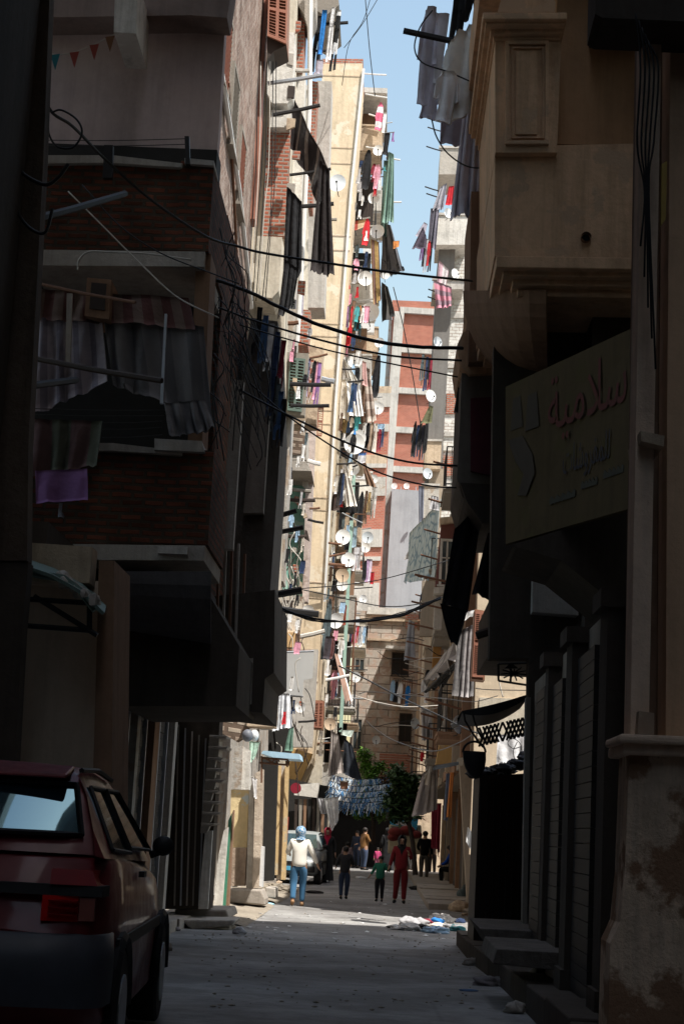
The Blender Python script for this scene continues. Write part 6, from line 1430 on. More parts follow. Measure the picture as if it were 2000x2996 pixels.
CG = gl('car_glass', (.012, .028, .04)); CG.node_tree.nodes['Principled BSDF'].inputs['Specular Tint'].default_value = (.45, .8, 1, 1); REDL = flat('red_lamp', (.60, .01, .008), .35, spec=.2); REDD = flat('dark_red_lamp', (.28, .008, .01), .4, spec=.2); TY = flat('tyre_rubber', (.02, .02, .02), .8)
def car(name, label, loc, rz, body, sc=(1, 1, 1), front=False, L=3.9):
    t = thing(name, (0, 0, 0), label, 'car')
    # lower body: rings along the length
    st = [(0.0, .66, .42, .70), (.04, .76, .34, .78), (.12, .80, .28, 1.02), (.28, .825, .24, 1.09), (.9, .835, .22, 1.08), (1.8, .835, .22, 1.03), (2.6, .83, .22, .98), (2.9, .825, .23, .95), (3.4, .80, .26, .86), (3.72, .76, .30, .74), (3.86, .68, .36, .66), (L, .60, .42, .60)]
    g = []
    for y, w, z0, z1 in st:
        h = z1-z0; zm = z0+h*.55
        row = [(-w*.9, z0), (-w*.985, z0+.05), (-w, z0+h*.35), (-w*1.0, zm), (-w*.975, z1-.07), (-w*.9, z1), (-w*.45, z1+.02), (0, z1+.028), (w*.45, z1+.02), (w*.9, z1), (w*.975, z1-.07), (w, zm), (w, z0+h*.35), (w*.985, z0+.05), (w*.9, z0), (0, z0-.01)]
        g.append([Vector((x, y, z)) for x, z in row])
    b = MB(); b.grid(g, closed=True)
    b.add(g[0], [list(range(16))]); b.add(g[-1], [list(range(16))[::-1]])
    # cabin shell
    pr = [(.10, 1.06, .745), (.20, 1.18, .715), (.34, 1.34, .655), (.44, 1.425, .60), (.60, 1.455, .575), (1.2, 1.475, .575), (1.85, 1.445, .575), (2.0, 1.40, .60), (2.4, 1.20, .68), (2.78, .985, .745)]
    cab = []
    for q_, (y, z, w) in enumerate(pr):
        c_ = 1 if 3 <= q_ <= 6 else .15
        cab.append([Vector((-w, y, z)), Vector((-w*.93, y, z+.018*c_)), Vector((-w*.5, y, z+.035*c_)), Vector((0, y, z+.04*c_)), Vector((w*.5, y, z+.035*c_)), Vector((w*.93, y, z+.018*c_)), Vector((w, y, z))])
    for q_ in range(4):
        for p_ in cab[q_]: p_.y += .075*(p_.x/.70)**2*(1-q_*.2)
    b.grid(cab)
    for s in (-1, 1):
        base = [Vector((s*.79, lerp(.10, 2.78, i/9), lerp(1.05, .985, i/9))) for i in range(10)]
        side = [Vector((s*w, y, z)) for y, z, w in pr]
        b.grid([base, side] if s > 0 else [side, base])
    bo = b.build('body', body, t, smooth=True)
    # glass, each pane slightly proud
    def pane(pts, nm, nrm, mat=CG, th=.008, par=t):
        q = [Vector(p)+Vector(nrm)*.022 for p in pts]; o = MB().hexa(q, [p-Vector(nrm)*th for p in q]).build(nm, mat, par); return o
    n1 = (0, -.8, .6); n2 = (0, .55, .83)
    g = []
    for i in range(7):
        t_ = i/6; hw = lerp(.665, .60, t_); g.append([Vector((x_*hw, lerp(.155, .345, t_)+.078*x_*x_*(1-t_*.35)-.018, lerp(1.135, 1.375, t_)+.01)) for x_ in [k_/8-1 for k_ in range(17)]])
    rw = MB().grid(g).build('rear_window', CG, t, smooth=True)
    b = MB(); fr = g[0]+g[-1][::-1]+[g[0][0]]
    b.tube([Vector(p)+Vector((0, -.012, .008)) for p in fr], .014, 5); b.tube([(0, .15, 1.14), (-.2, .16, 1.16), (-.45, .17, 1.165)], .010, 5); b.build('window_seal', M['cable'], rw)
    pane([(.66, 2.72, 1.01), (-.66, 2.72, 1.01), (-.54, 2.03, 1.40), (.54, 2.03, 1.40)], 'windscreen', (0, .55, .85), th=.004)
    for s in (-1, 1):
        for (a, c, top0, top1) in ((.50, 1.28, .66, 1.26), (1.34, 2.42, 1.34, 1.92)):
            def sp(y, z):
                q = (z-1.04)/(1.44-1.04); return (s*(lerp(.785, .585, q)+.012), y, z)
            pts = [sp(a, 1.085), sp(c, 1.06), sp(top1, 1.385), sp(top0, 1.385)]
            if s < 0: pts = pts[::-1]
            o = MB().hexa(pts, [(p[0]-s*.03, p[1], p[2]) for p in pts]).build('side_window', CG, t)
            MB().tube([Vector(p)+Vector((s*.008, 0, 0)) for p in pts+[pts[0]]], .012, 5).build('seal', M['cable'], o)
        b = MB(); b.tube([(s*.60, .5, 1.462), (s*.60, 1.2, 1.482), (s*.60, 1.85, 1.45)], .014, 5); b.build('roof_rail', M['cable'], t)
        b = MB(); b.ball((s*.875, 2.42, 1.09), .065, .05, .06, 10, 7); b.tube([(s*.80, 2.42, 1.03), (s*.90, 2.42, 1.07)], .025, 5); b.build('mirror', M['cable'], t, smooth=True)
        part('side_moulding', t, M['cable'], lambda b: b.box(s*.832, s*.850, .5, 2.9, .60, .66))
        part('door_handle', t, M['cable'], lambda b: b.box(s*.83, s*.86, 1.45, 1.60, .93, .96))
        for yy in (.70, 3.12):
            w = MB().tube([(s*.66, yy, .30), (s*.68, yy, .30), (s*.845, yy, .30), (s*.86, yy, .30)], .3, 28, rr=[.27, .305, .305, .285]).build('wheel', TY, t, smooth=False)
            MB().tube([(s*.85, yy, .30), (s*.868, yy, .30)], .18, 20).build('rim', M['galv'], w)
            b = MB()
            b.tube([(s*.845, yy+.36*math.cos(a), .30+.36*math.sin(a)) for a in [i*math.pi/10 for i in range(11)]], .03, 5); b.build('wheel_arch', M['cable'], t)
        # lamps
        x0, x1 = s*.56, s*.775
        l = part('tail_light', t, REDD, lambda b: b.hexa([(x0, .006, .925), (x1, .03, .925), (x1-s*.03, .05, .995), (x0, .03, .995)][::s], [(x0, .12, .925), (x1+s*.02, .2, .925), (x1, .2, .995), (x0, .12, .995)][::s]))
        part('lower_lens', l, REDL, lambda b: b.hexa([(x0-s*.03, -.004, .76), (x1-s*.08, .03, .76), (x1-s*.08, .035, .875), (x0-s*.03, .006, .875)][::s], [(x0-s*.03, .1, .76), (x1-s*.08, .2, .76), (x1-s*.08, .2, .875), (x0-s*.03, .12, .875)][::s]))
        part('lens_rib', l, REDD, lambda b: [b.box(min(x0, x1-s*.08), max(x0, x1-s*.08), -.012, .03, z_, z_+.006) for z_ in (.79, .82, .85)])
        part('reverse_lens', l, flat('smoked_lens', (.30, .10, .08), .3), lambda b: b.box(min(x1-s*.075, x1-s*.005), max(x1-s*.075, x1-s*.005), .028, .08, .765, .87))
        part('headlight', t, M['plastic'], lambda b: b.ball((s*.55, 3.82, .62), .15, .06, .075, 12, 8))
    part('dark_garnish', t, M['cable'], lambda b: b.hexa([(-.80, .018, .875), (.80, .018, .875), (.80, .03, .925), (-.80, .03, .925)], [(-.815, .2, .875), (.815, .2, .875), (.815, .2, .925), (-.815, .2, .925)]))
    bm = [(y, w) for y, w in ((.30, .845), (.06, .83), (-.05, .74), (-.075, .5), (-.08, 0))]
    pth = [(w, y) for y, w in bm]+[(-w, y) for y, w in bm[::-1][1:]]
    b = MB(); g = [[Vector((x, y, .38)), Vector((x*1.005, y-.02 if abs(x) < .8 else y, .50)), Vector((x*1.005, y-.02 if abs(x) < .8 else y, .60)), Vector((x*.99, y+.02, .70)), Vector((x*.9, y+.15, .715))] for x, y in pth]
    b.grid(g[::-1]); b.build('rear_bumper', flat('bumper_dark_blue_grey', (.06, .065, .08), .45), t, smooth=True)
    part('front_bumper', t, M['cable'], lambda b: b.box(-.74, .74, 3.80, 3.96, .34, .52), bevel=.04)
    part('grille', t, M['cable'], lambda b: b.box(-.36, .36, 3.86, 3.915, .54, .64))
    part('number_plate', t, flat('plate_blue', (.10, .40, .62), .5), lambda b: (b.box(-.2, .2, 3.965, 3.985, .38, .50)))
    part('spoiler', t, body, lambda b: b.hexa([(-.56, .27, 1.415), (.56, .27, 1.415), (.56, .28, 1.435), (-.56, .28, 1.435)], [(-.56, .52, 1.44), (.56, .52, 1.44), (.56, .55, 1.485), (-.56, .55, 1.485)]), bevel=.01)
    
    t.location = loc; t.rotation_euler = (0, 0, rz); t.scale = sc
    return t
cr = Vector((-1.28-.80, 8.0, zg(9)))
car('parked_car', 'dark red hatchback parked in shade at the lower left, seen from behind', cr, R(2.6), paint('dark_red_paint', (.15, .006, .011)))
gcar = car('parked_car', 'dusty grey car facing the camera behind the woman in white', (G(892, 55).x, 54.2, 0), R(176), paint('dusty_grey_paint', (.26, .28, .28)), (1.0, 1, 1.0))

VN = thing('loaded_pickup', G(1185, 66), 'small cream vehicle loaded high with a blue and white banner panel and red bundles', 'vehicle')
pq('cab', VN, [(1138, 2412), (1232, 2414), (1236, 2500), (1134, 2498)], 67, 2.2, flat('cream_car_paint', (.50, .42, .28), .5), bevel=.05)
pq('windscreen', VN, [(1146, 2418), (1220, 2420), (1222, 2446), (1144, 2444)], 66.95, .04, M['glass'])
o = pq('banner_board', VN, [(1137, 2388), (1224, 2392), (1218, 2428), (1142, 2412)], 66.6, .12, flat('bright_cyan_board', (.06, .42, .68), .6))
pq('white_stripe', o, [(1160, 2404), (1200, 2402), (1206, 2418), (1156, 2412)], 66.56, .03, M['plastic'])
b = MB()
for u, v, r in ((1160, 2436, 26), (1190, 2430, 24), (1215, 2442, 20), (1150, 2450, 18)): b.ball(P(u, v, 65.6), r*65.6/F_, .3, r*.6*65.6/F_, 12, 8, .08)
tag(b.build('cloth_bundle', F('brickred', (.20, .035, .03)), smooth=True), 'big brick red cloth bundle in front of the loaded vehicle', 'bundle')

# ---------------------------------------------------------------- people
def skin_mesh(name, chains, mat, parent, loc_m, sub=1, root=None):
    """chains: list of lists of (point, radius); equal points are shared joints"""
    idx = {}; vs = []; rs = []; es = []
    for ch in chains:
        prev = None
        for p, r in ch:
            k = tuple(round(c, 4) for c in p)
            if k not in idx: idx[k] = len(vs); vs.append(Vector(p)); rs.append(r)
            i = idx[k]
            if prev is not None and prev != i: es.append((prev, i))
            prev = i
    me = bpy.data.meshes.new(name); me.from_pydata(vs, es, []); o = bpy.data.objects.new('tmp', me); col.objects.link(o)
    sk = o.modifiers.new('k', 'SKIN'); sk.use_smooth_shade = True
    for i, sv in enumerate(me.skin_vertices[0].data):
        r = rs[i]; sv.radius = (r, r) if not isinstance(r, tuple) else r; sv.use_root = (i == 0)
    s = o.modifiers.new('s', 'SUBSURF'); s.levels = sub
    bpy.context.view_layer.update(); dg = bpy.context.evaluated_depsgraph_get()
    m2 = bpy.data.meshes.new_from_object(o.evaluated_get(dg)); bpy.data.objects.remove(o); m2.name = name
    for v in m2.vertices: v.co = loc_m @ v.co
    m2.materials.clear(); m2.materials.append(mat)
    r_ = bpy.data.objects.new(name, m2); col.objects.link(r_); r_.parent = parent; OFF[r_.name] = Vector((0, 0, 0)); return r_
SKIN = flat('warm_brown_skin', (.36, .21, .14), .55, 0, .12)
def loft(name, rings, mat, parent, loc_m, n=20, folds=0, closed_top=True):
    g = []
    for q, (c, rx, ry) in enumerate(rings):
        t = q/(len(rings)-1); row = []
        for k in range(n):
            a = 2*math.pi*k/n; f = 1+folds*t*math.sin(a*6+1.3)
            row.append(loc_m @ (Vector(c)+Vector((rx*f*math.cos(a), ry*f*math.sin(a), 0))))
        g.append(row)
    b = MB(); b.grid(g, closed=True)
    me = b
    if closed_top: b.add(g[0], [list(range(n))[::-1]])
    b.add(g[-1], [list(range(n))])
    OFF[parent.name] = Vector((0, 0, 0))
    return b.build(name, mat, parent, smooth=True)
def person(label, pos, H, rz, top, bottom, hair, pose={}, kind='trousers', shoe=None, head_cover=None, group=None, wide=1.0, extras=None):
    t = thing('person', pos, label, 'person', group); t.rotation_euler = (0, 0, rz); k = H/1.7; S = Matrix.Scale(k, 4)
    J = dict(pel=(0, 0, .93), sp=(0, .01, 1.12), ch=(0, 0, 1.31), nk=(0, -.01, 1.45), hb=(0, .01, 1.52), hd=(0, .015, 1.595), tp=(0, 0, 1.655))
    for s, n in ((-1, 'L'), (1, 'R')):
        J['hip'+n] = (s*.095, 0, .88); J['kn'+n] = (s*.10, .02, .49); J['an'+n] = (s*.10, -.02, .09); J['to'+n] = (s*.115, .13, .035)
        J['sh'+n] = (s*.175, 0, 1.385); J['el'+n] = (s*.235, -.03, 1.12); J['wr'+n] = (s*.255, .05, .89)
    J.update(pose)
    B = []
    B.append([(J['pel'], .13*wide), (J['sp'], .115*wide), (J['ch'], .14*wide), (J['nk'], .058), (J['hb'], .072), (J['hd'], .098), (J['tp'], .062)])
    hd = Vector(J['hd'])
    B.append([(J['hd'], .098), (tuple(hd+Vector((0, .095, -.025))), .016)])       # nose
    B.append([(J['hb'], .072), (tuple(Vector(J['hb'])+Vector((0, .06, -.012))), .034)])     # chin
    for s, n in ((-1, 'L'), (1, 'R')):
        B.append([(J['hd'], .098), (tuple(hd+Vector((s*.085, -.01, -.01))), .02)])          # ear
        B.append([(J['pel'], .13*wide), (J['hip'+n], .10*wide), (J['kn'+n], .062), (J['an'+n], .042), (J['to'+n], .035)])
        B.append([(J['ch'], .14*wide), (J['sh'+n], .062), (J['el'+n], .045), (J['wr'+n], .028)])
        wr = Vector(J['wr'+n]); el = Vector(J['el'+n]); d = (wr-el).normalized(); side = d.cross(Vector((0, 1, .2))).normalized()*s*-1
        fwd = d.cross(side).normalized()
        palm = wr+d*.065; B.append([(tuple(wr), .028), (tuple(palm), (.034, .024))])
        for q, ln in enumerate((.060, .072, .068, .052)):
            o = fwd*((q-1.5)*.019); a = palm+o+d*.028; c = a+d*ln*.55+side*-.006; e = c+d*ln*.45+side*-.02
            B.append([(tuple(palm), (.034, .024)), (tuple(a), .0105), (tuple(c), .0092), (tuple(e), .0075)])
        a = wr+d*.03+fwd*.03*1; c = a+fwd*.02+d*.035; B.append([(tuple(palm), (.034, .024)), (tuple(lerp(a, c, .5)), .011), (tuple(c), .009)])
    skin_mesh('body', B, SKIN, t, S)
    # eyes and mouth
    for s in (-1, 1):
        b = MB(); b.ball(S @ (hd+Vector((s*.033, .088, .005))), .011*k, n=8, m=6); OFF[t.name] = Vector((0, 0, 0)); b.build('eye', flat('dark_eye', (.02, .015, .012), .3), t, smooth=True)
    b = MB(); b.ball(S @ (hd+Vector((0, .088, -.055))), .022*k, .006*k, .006*k, n=8, m=5); b.build('mouth', flat('lip_tone', (.26, .10, .09), .5), t)
    # clothes
    tm, bmm = top, bottom
    T = [[(tuple(Vector(J['pel'])+Vector((0, 0, -.11))), .150*wide), (J['pel'], .165*wide), (J['sp'], .150*wide), (J['ch'], .168*wide), (lerp_t(J['ch'], J['nk'], .75), .078)]]
    for n in 'LR': T.append([(J['ch'], .168*wide), (J['sh'+n], .082), (J['el'+n], .062), (lerp_t(J['el'+n], J['wr'+n], .93), .043)])
    skin_mesh('shirt' if kind != 'abaya' else 'robe_top', T, tm, t, S, 2)
    if kind == 'trousers':
        T = [[(lerp_t(J['pel'], J['sp'], .12), .152*wide), (J['pel'], .150*wide)]]
        for n in 'LR': T.append([(J['pel'], .150*wide), (J['hip'+n], .118*wide), (J['kn'+n], .088), (lerp_t(J['kn'+n], J['an'+n], .55), .070), (lerp_t(J['kn'+n], J['an'+n], .97), .064)])
        skin_mesh('trousers', T, bmm, t, S, 2)
    else:
        a = Vector(J['anL']); c = Vector(J['anR']); m_ = (a+c)/2; pl = Vector(J['pel'])
        loft('skirt', [((pl.x, pl.y, 1.12), .15*wide, .125*wide), ((pl.x, pl.y, .92), .175*wide, .15*wide), ((lerp(pl.x, m_.x, .5), lerp(pl.y, m_.y, .5), .50), .20*wide, .18), ((m_.x, m_.y, .08), .24*wide, .23)], bmm, t, S, 24, .10)
    for n in 'LR':
        a, c = Vector(J['an'+n]), Vector(J['to'+n]); d = (c-a); b = MB()
        b.tube([S @ (a+Vector((0, -.05, -.035))), S @ (a+Vector((0, .0, -.03))), S @ lerp(a, c, .6), S @ (c+Vector((0, .03, 0)))], .04*k, 8, rr=[.04*k, .047*k, .045*k, .03*k]); b.build('shoe', shoe or M['cable'], t, smooth=True)
    if head_cover:
        mat, drape = head_cover; b = MB(); c = hd+Vector((0, -.018, .012)); g = []
        for i in range(11):
            v = i/10; row = []
            for j in range(19):
                a = lerp(-1, 1, j/18)*math.pi*.83 - math.pi/2      # open at the face (+y)
                z = lerp(.128, -.17, v); rr_ = .118*math.sqrt(max(.02, 1-((z-.0)/.135)**2)) if z > 0 else lerp(.118, .085 if v < .9 else .11, min(1, -z/.15))
                row.append(S @ (c+Vector((rr_*math.cos(a)*.95, rr_*math.sin(a)*1.05, z))))
            g.append(row)
        b.grid(g, th=.008*k)
        if drape:
            b.grid([[S @ (Vector(J['nk'])+Vector((lerp(-.17, .17, j/10)*q, (.15 if drape > 0 else -.15)*(1-abs(j-5)/9)*q1, z))) for j in range(11)] for q, q1, z in ((.55, .75, .05), (.85, .95, -.05), (.75, 1.05, -.16), (.35, 1.1, -.28))], th=.008)
        OFF[t.name] = Vector((0, 0, 0)); b.build('headscarf', mat, t, smooth=True)
    elif hair:
        b = MB(); b.ball(S @ (hd+Vector((0, -.016, .022))), .105*k, .108*k, .098*k, 14, 9, .03); OFF[t.name] = Vector((0, 0, 0)); b.build('hair', hair, t, smooth=True)
    if extras: extras(t, S, J)
    OFF[t.name] = Vector(pos); return t
def lerp_t(a, b, q): return tuple(lerp(Vector(a), Vector(b), q))
def foot(u, v):   # ground point under a picture point
    d = ray(u, v); Y = 30.
    for _ in range(30): p = EYE+d*(Y/d.y); Y = max(5, Y+(p.z-zg(Y))*Y/1.6)
    p.z = zg(p.y); return p
HAIR = flat('black_hair', (.02, .016, .014), .6)
JEANS = F('mid_denim', (.055, .15, .27)); WSW = F('white_knit', (.88, .84, .76)); TANSH = flat('tan_leather', (.35, .2, .1), .6); WSH = flat('white_shoe', (.7, .7, .7), .6)
person('woman seen from behind in a white knitted top, blue jeans and blue patterned headscarf', foot(868, 2652), 1.60, 0, WSW, JEANS, None,
       dict(anR=(.10, .10, .09), knR=(.10, .09, .50), toR=(.11, .25, .035), anL=(-.09, -.20, .14), knL=(-.10, -.02, .49), toL=(-.10, -.10, .035), elR=(.30, -.04, 1.14), wrR=(.40, .03, .92), elL=(-.27, .03, 1.15), wrL=(-.24, .22, 1.12)),
       shoe=TANSH, head_cover=(F('bluepat', (.10, .26, .45), (.55, .62, .70), .05, pat='floral'), 0), wide=1.14)
def bag(t, S, J):
    b = MB(); b.ball(S @ Vector((-.28, .0, .82)), .04, .10, .14, 10, 8); b.tube([S @ Vector((-.28, 0, .9)), S @ Vector((-.22, 0, 1.35))], .01, 4); b.build('handbag', M['cable'], t)
person('woman in a long black robe with a crimson headscarf walking toward the camera', foot(951, 2583), 1.62, R(180), BLK, BLK, None,
       dict(anL=(-.08, .14, .10), toL=(-.08, .28, .05), knL=(-.09, .12, .50), elR=(.24, .05, 1.14), wrR=(.20, .22, 1.10), elL=(-.24, -.04, 1.12), wrL=(-.27, .06, .92)), 'abaya', WSH, (F('crimson', (.50, .02, .06)), 1), wide=1.05)
person('boy in a dark jacket and jeans walking away down the shaded street', foot(1004, 2632), 1.22, R(-4), F('djacket', (.03, .03, .035)), F('djeans', (.035, .05, .09)), HAIR,
       dict(anR=(.07, .12, .10), toR=(.08, .26, .04), anL=(-.08, -.10, .10), toL=(-.08, .04, .035), elR=(.27, .06, 1.16), wrR=(.22, .2, 1.12), elL=(-.27, .0, 1.16), wrL=(-.30, .14, 1.05)), wide=1.1)
person('child in a pale pinkish shirt standing behind the dark jacketed boy', foot(1011, 2570), 1.20, R(10), F('ppink', (.36, .26, .26)), F('dk2', (.05, .04, .05)), HAIR, wide=1.1)
person('small boy in a green jacket held by the hand of the woman in dark red', foot(1108, 2638), 1.04, R(174), F('gjacket', (.03, .17, .11)), F('dkp', (.02, .02, .025)), HAIR,
       dict(elL=(-.25, .04, 1.18), wrL=(-.34, .06, 1.30), elR=(.26, .02, 1.15), wrR=(.36, .06, .98)), wide=1.2)
person('woman in dark red clothes and black headscarf holding a child by the hand', foot(1168, 2644), 1.52, R(178), F('dred', (.20, .02, .025)), F('dred2', (.17, .018, .022)), None,
       dict(anL=(-.10, .08, .09), anR=(.13, -.02, .09), toR=(.15, .11, .035), elR=(.24, 0, 1.12), wrR=(.30, .06, .92), elL=(-.25, .04, 1.14), wrL=(-.20, .18, 1.26)), 'trousers', M['cable'], (BLK, 1), wide=1.15,
       extras=lambda t, S, J: (MB().tube([S @ Vector((-.16, .05, 1.42)), S @ Vector((-.2, .16, 1.1)), S @ Vector((-.26, .12, .9))], .012, 5).build('bag_strap', WHT, t)))
person('man in a brown jacket and jeans turned sideways', foot(1062, 2546), 1.74, R(-60), F('bjacket', (.22, .11, .04)), F('bj', (.05, .07, .12)), HAIR, dict(elR=(.22, .1, 1.16), wrR=(.16, .28, 1.22)), wide=1.1)
person('child in a long red dress between the two men', foot(1086, 2534), 1.25, R(170), F('rdress', (.40, .02, .03)), F('rdress', (.4, .02, .03)), HAIR, {}, 'dress', wide=1.15)
def cap(t, S, J):
    b = MB(); b.ball(S @ (Vector(J['hd'])+Vector((0, 0, .055))), .10, .105, .06, 14, 8); b.build('cap', WHT, t, smooth=True)
person('man in a white cap standing in dark clothes', foot(1106, 2528), 1.72, R(172), F('dk3', (.035, .035, .04)), F('dk4', (.02, .02, .025)), HAIR, extras=cap)
person('tiny child in bright pink beside the red dress', foot(1102, 2548), .95, R(180), F('bpink', (.45, .06, .16)), F('gpink', (.3, .1, .15)), HAIR, wide=1.25)
person('tall woman wrapped in black from head to ankle, back turned', foot(1130, 2552), 1.75, 0, BLK, BLK, None, {}, 'abaya', None, (BLK, -1), wide=1.15)
person('man in a dark plaid shirt seen from behind by the right shops', foot(1238, 2576), 1.70, R(-12), F('plshirt', (.16, .17, .19), (.03, .03, .04), .09, pat='plaid'), F('khd', (.09, .08, .07)), HAIR,
       dict(elL=(-.26, .05, 1.14), wrL=(-.22, .2, 1.02)), wide=1.1)
person('person in dim brown clothes beyond the plaid shirt', foot(1262, 2560), 1.66, R(160), F('dbr', (.08, .06, .05)), F('dbr2', (.05, .04, .04)), HAIR)
ps = foot(1322, 2590)
person('person in a bright blue top sitting on a stool by the right wall', ps, 1.68, R(80), F('vblue', (.01, .07, .42)), F('dk5', (.02, .02, .02)), HAIR,
       dict(pel=(0, -.05, .52), sp=(0, 0, .72), ch=(0, .07, .90), nk=(0, .10, 1.04), hb=(0, .13, 1.11), hd=(0, .14, 1.185), tp=(0, .13, 1.245), hipL=(-.09, -.02, .50), hipR=(.09, -.02, .50), knL=(-.11, .40, .52), knR=(.11, .40, .52), anL=(-.11, .36, .09), anR=(.11, .38, .09),
            toL=(-.11, .52, .035), toR=(.11, .53, .035), shL=(-.17, .07, .97), shR=(.17, .07, .97), elL=(-.22, .20, .74), elR=(.22, .20, .74), wrL=(-.12, .38, .64), wrR=(.12, .38, .64)))
stl = thing('stool', ps+Vector((0, 0, 0)), 'dark wooden stool under the person in blue', 'stool')
part('seat', stl, M['darkwood'], lambda b: b.box(ps.x-.12, ps.x+.26, ps.y-.18, ps.y+.18, ps.z+.35, ps.z+.385))
for a in (-.08, .22):
    for c in (-.14, .14): part('leg', stl, M['darkwood'], lambda b: b.tube([(ps.x+a, ps.y+c, ps.z+.35), (ps.x+a, ps.y+c, ps.z)], .018, 5))

# ---------------------------------------------------------------- litter
from mathutils import noise as mn
def lump(name, label, cat, u, v, r, flatn, mat, n=1, jit=.35, depth=None, seed=1):
    rg = random.Random(int(u*7+v)); b = MB(); p = foot(u, v)
    for i in range(n):
        c = p+Vector((rg.uniform(-r, r)*.6*(n > 1), rg.uniform(-r, r)*.5*(n > 1), 0)); q = r*rg.uniform(.6, 1) if n > 1 else r
        k0 = len(b.v); b.ball((0, 0, 0), 1, .85, 1, 22, 15); off = Vector((rg.random()*9, rg.random()*9, i))
        for k in range(k0, len(b.v)):
            w = b.v[k]; f = 1+jit*1.1*mn.noise(w*1.6+off)+jit*.6*abs(mn.noise(w*4+off))+jit*.3*mn.noise(w*9+off)
            w = w*f; b.v[k] = c+Vector((w.x*q, w.y*q, max(-.1, w.z+.55)*q*flatn))
    return tag(b.build(name, mat, smooth=mat.name.find('render') < 0 and mat.name.find('dirt') < 0), label, cat)
BAGS = [(1180, 2722, .17, .45, F('dirty_white', (.50, .48, .46)), 'white plastic bag on the left side of the rubbish pile'), (1205, 2708, .20, .6, GRY, 'crumpled grey bag standing in the rubbish pile'), (1228, 2722, .16, .4, BLK, 'black bag in the middle of the rubbish pile'),
 (1262, 2728, .18, .4, LBL, 'pale blue bag at the front of the rubbish pile'), (1300, 2700, .20, .5, F('dirty_white', (.5, .5, .5)), 'largest white sack in the rubbish pile'), (1318, 2722, .15, .4, GRY, 'grey bag right of the largest white sack'),
 (1345, 2724, .16, .5, F('gbag', (.05, .18, .20)), 'teal bag at the right end of the rubbish pile'), (1245, 2702, .12, .5, MAR, 'maroon rag in the rubbish pile'), (1158, 2718, .10, .3, BLK, 'black scrap at the left tip of the rubbish pile'),
 (1272, 2700, .12, .5, BLU, 'small blue bag tucked behind the rubbish pile'), (1290, 2716, .13, .4, CRM, 'cream cloth spilling from the rubbish pile'), (1336, 2700, .13, .5, NAVY, 'navy bag behind the right end of the rubbish pile')]
for u, v, r, fl, m_, lb in BAGS: lump('rubbish_bag', lb, 'rubbish bag', u, v, r, fl, m_, 3, .5)
lump('plastic_bag', 'clear white plastic bag in the sun beside the steps', 'plastic bag', 752, 2646, .16, .45, WHT, 2, .4)
lump('plastic_bag', 'light blue plastic packet in the sun beside the white bag', 'plastic bag', 790, 2648, .14, .3, flat('pale_blue_film', (.35, .62, .75), .4), 2, .3)
lump('black_sack', 'flat black sack lying in the road behind the woman in white', 'sack', 935, 2614, .28, .22, BLK, 2, .2)
lump('black_sack', 'dark furry looking sack lying near the right shops', 'sack', 1226, 2604, .24, .4, F('dsack', (.02, .02, .02)), 2, .3)
lump('cloth_heap', 'crimson and white cloth heap by the right kerb', 'cloth heap', 1276, 2640, .20, .35, F('crim', (.45, .03, .10), (.6, .5, .5), .12), 2, .4)
lump('concrete_lump', 'tan broken concrete block at the right kerb', 'concrete block', 1344, 2668, .22, .7, M['tan'], 1, .25)
lump('rubble_heap', 'dark heap of rubble and rags at the left wall behind the steps', 'rubble', 815, 2612, .34, .45, M['dirt'], 4, .4)
lump('rubble_heap', 'low grey heap of dust on the left shaded pavement', 'rubble', 600, 2716, .34, .25, M['dirt'], 4, .4)
lump('plastic_bag', 'dim crumpled clear bag in the shaded left gutter', 'plastic bag', 706, 2735, .09, .7, GRY, 2, .4)
lump('plastic_bag', 'small white bag in the far shade near the man in brown', 'plastic bag', 1062, 2572, .2, .3, WHT, 2, .4)
lump('rag', 'dark green rag hanging low at the right corner post', 'rag', 1366, 2640, .16, 1.6, DGR, 3, .4)
lump('rag', 'blue scrap lying on the shaded road at the lower right', 'rag', 1370, 2900, .08, .15, JEAN, 1, .2)
b = MB(); rg = random.Random(4)
for i in range(420):
    if i % 3: u, v = rg.uniform(560, 1400), rg.uniform(2560, 2960)
    else: u, v = rg.choice([rg.uniform(560, 760), rg.uniform(1180, 1400)]), rg.uniform(2600, 2780)
    p = foot(u, v); r = rg.uniform(.004, .016); p.z += r*.3+.008; rnd_s = rnd.getstate(); b.ball(p, r*rg.uniform(.8, 2), r, r*.5, 6, 4, .4); rnd.setstate(rnd_s)
tag(b.build('gravel_litter', M['dirt']), 'small stones and scraps strewn over the road', 'litter')['kind'] = 'stuff'
b = MB()
for i in range(90):
    p = foot(rg.uniform(700, 1380), rg.uniform(2600, 2760)); p.z += .015; a = rg.uniform(0, 6); r = rg.uniform(.015, .05); d = Vector((math.cos(a), math.sin(a), 0))*r; e = Vector((-d.y, d.x, 0))*.6; z = Vector((0, 0, rg.uniform(0, .02)))
    b.hexa([p-d-e, p+d-e, p+d+e+z, p-d+e], [q+Vector((0, 0, .004)) for q in (p-d-e, p+d-e, p+d+e+z, p-d+e)])
tag(b.build('paper_litter', WHT), 'scattered paper scraps on the road', 'litter')['kind'] = 'stuff'

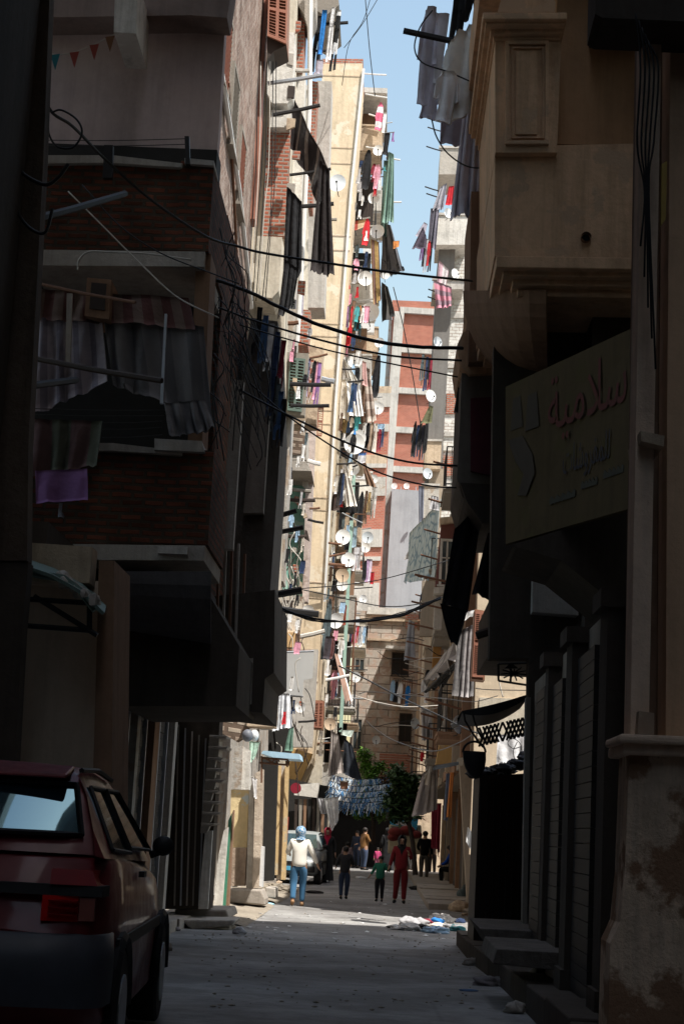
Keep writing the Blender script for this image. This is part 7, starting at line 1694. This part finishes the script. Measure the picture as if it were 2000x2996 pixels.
rg = random.Random(31)
for i in range(26):
    side = i % 2; Y = rg.uniform(13, 50); X = (rg.uniform(-3.0, -2.4) if side else rg.uniform(1.0, 1.5) if Y < 27 else rg.uniform(1.5, 2.0)); u, v = pix((X, Y, zg(Y)))
    nm = ['broken stone', 'scrap of cloth', 'crushed carton'][i % 3]
    o = lump('street_litter', nm, 'litter', u, v, rg.uniform(.04, .12), rg.uniform(.3, .8), [M['stone'], F('scrapc', (.25, .22, .22)), M['tan']][i % 3], 1, .5)
    o['label'] = ['rough grey stone', 'crumpled grey rag', 'crushed tan carton'][i % 3]+(' in the left gutter' if side else ' in the right gutter')+(' in the near shade' if Y < 30 else ' beyond the sunlit band')
    o['group'] = 'scraps along the gutters'

bo = lump('boulder', 'large rounded grey boulder at the foot of the right wall', 'boulder', 1640, 2925, .30, .62, plaster('boulder_stone', (.17, .15, .13), .6, 1.0), 1, .22)
for i, (u, v, H, rz, c, lb) in enumerate(((1088, 2532, 1.66, 30, (.06, .05, .06), 'dim figure in dark grey clothes behind the child in the red dress'), (1150, 2540, 1.62, 190, (.10, .03, .03), 'dim figure in dark maroon clothes right of the woman wrapped in black'),
    (1040, 2540, 1.60, 150, (.03, .04, .07), 'dim figure in navy clothes left of the man in brown'), (1204, 2552, 1.7, 200, (.05, .045, .04), 'dim figure in brown black clothes under the dark tree'))):
    m_ = F('crowd%d' % i, c); person(lb, foot(u, v), H, R(rz), m_, m_, HAIR, dict(elL=(-.25, .08, 1.14), wrL=(-.15, .22, 1.10)), wide=1.1)
rg = random.Random(41)
cc = [(WHT, 'white'), (BLK, 'black'), (RED, 'red'), (NAVY, 'navy'), (GRY, 'grey'), (BRN, 'brown'), (LBL, 'pale blue'), (PNK, 'pink'), (CRM, 'cream'), (BLK, 'black'), (WHT, 'white'), (DGR, 'dark green')]
for i in range(84):
    v = 470+i*20.5; u = 1066-(v-200)*.058+rg.uniform(-12, 40)-(8 if v > 1500 else 0); m_, w = cc[rg.randrange(12)]
    garment(['shirt', 'trousers', 'upshirt', 'dress', 'towel'][rg.randrange(5)], 'small %s garment crowded into the washing of the balcony block' % w, 'garment', u, v, rg.uniform(9, 18), rg.uniform(28, 60), rg.uniform(59.3, 61.0), m_, 'small washing crowded on the balcony block', name='small_garment')
for i in range(34):
    v = 960+i*34; u = 890-(v-900)*.03+rg.uniform(-34, 22); m_, w = cc[rg.randrange(12)]
    garment(['shirt', 'trousers', 'upshirt', 'towel'][rg.randrange(4)], 'small %s garment hanging on the sunlit left fronts' % w, 'garment', u, v, rg.uniform(8, 17), rg.uniform(24, 56), rg.uniform(34.0, 40), m_, 'small washing on the sunlit left fronts', name='small_garment')
for i in range(22):
    v = 1660+i*30; u = rg.uniform(1230, 1330); m_, w = cc[rg.randrange(12)]
    garment(['shirt', 'trousers', 'upshirt', 'towel'][rg.randrange(4)], 'small %s garment hanging in shade on the brown house' % w, 'garment', u, v, rg.uniform(10, 18), rg.uniform(26, 56), rg.uniform(42, 56), m_, 'small washing in shade on the brown house', name='small_garment')
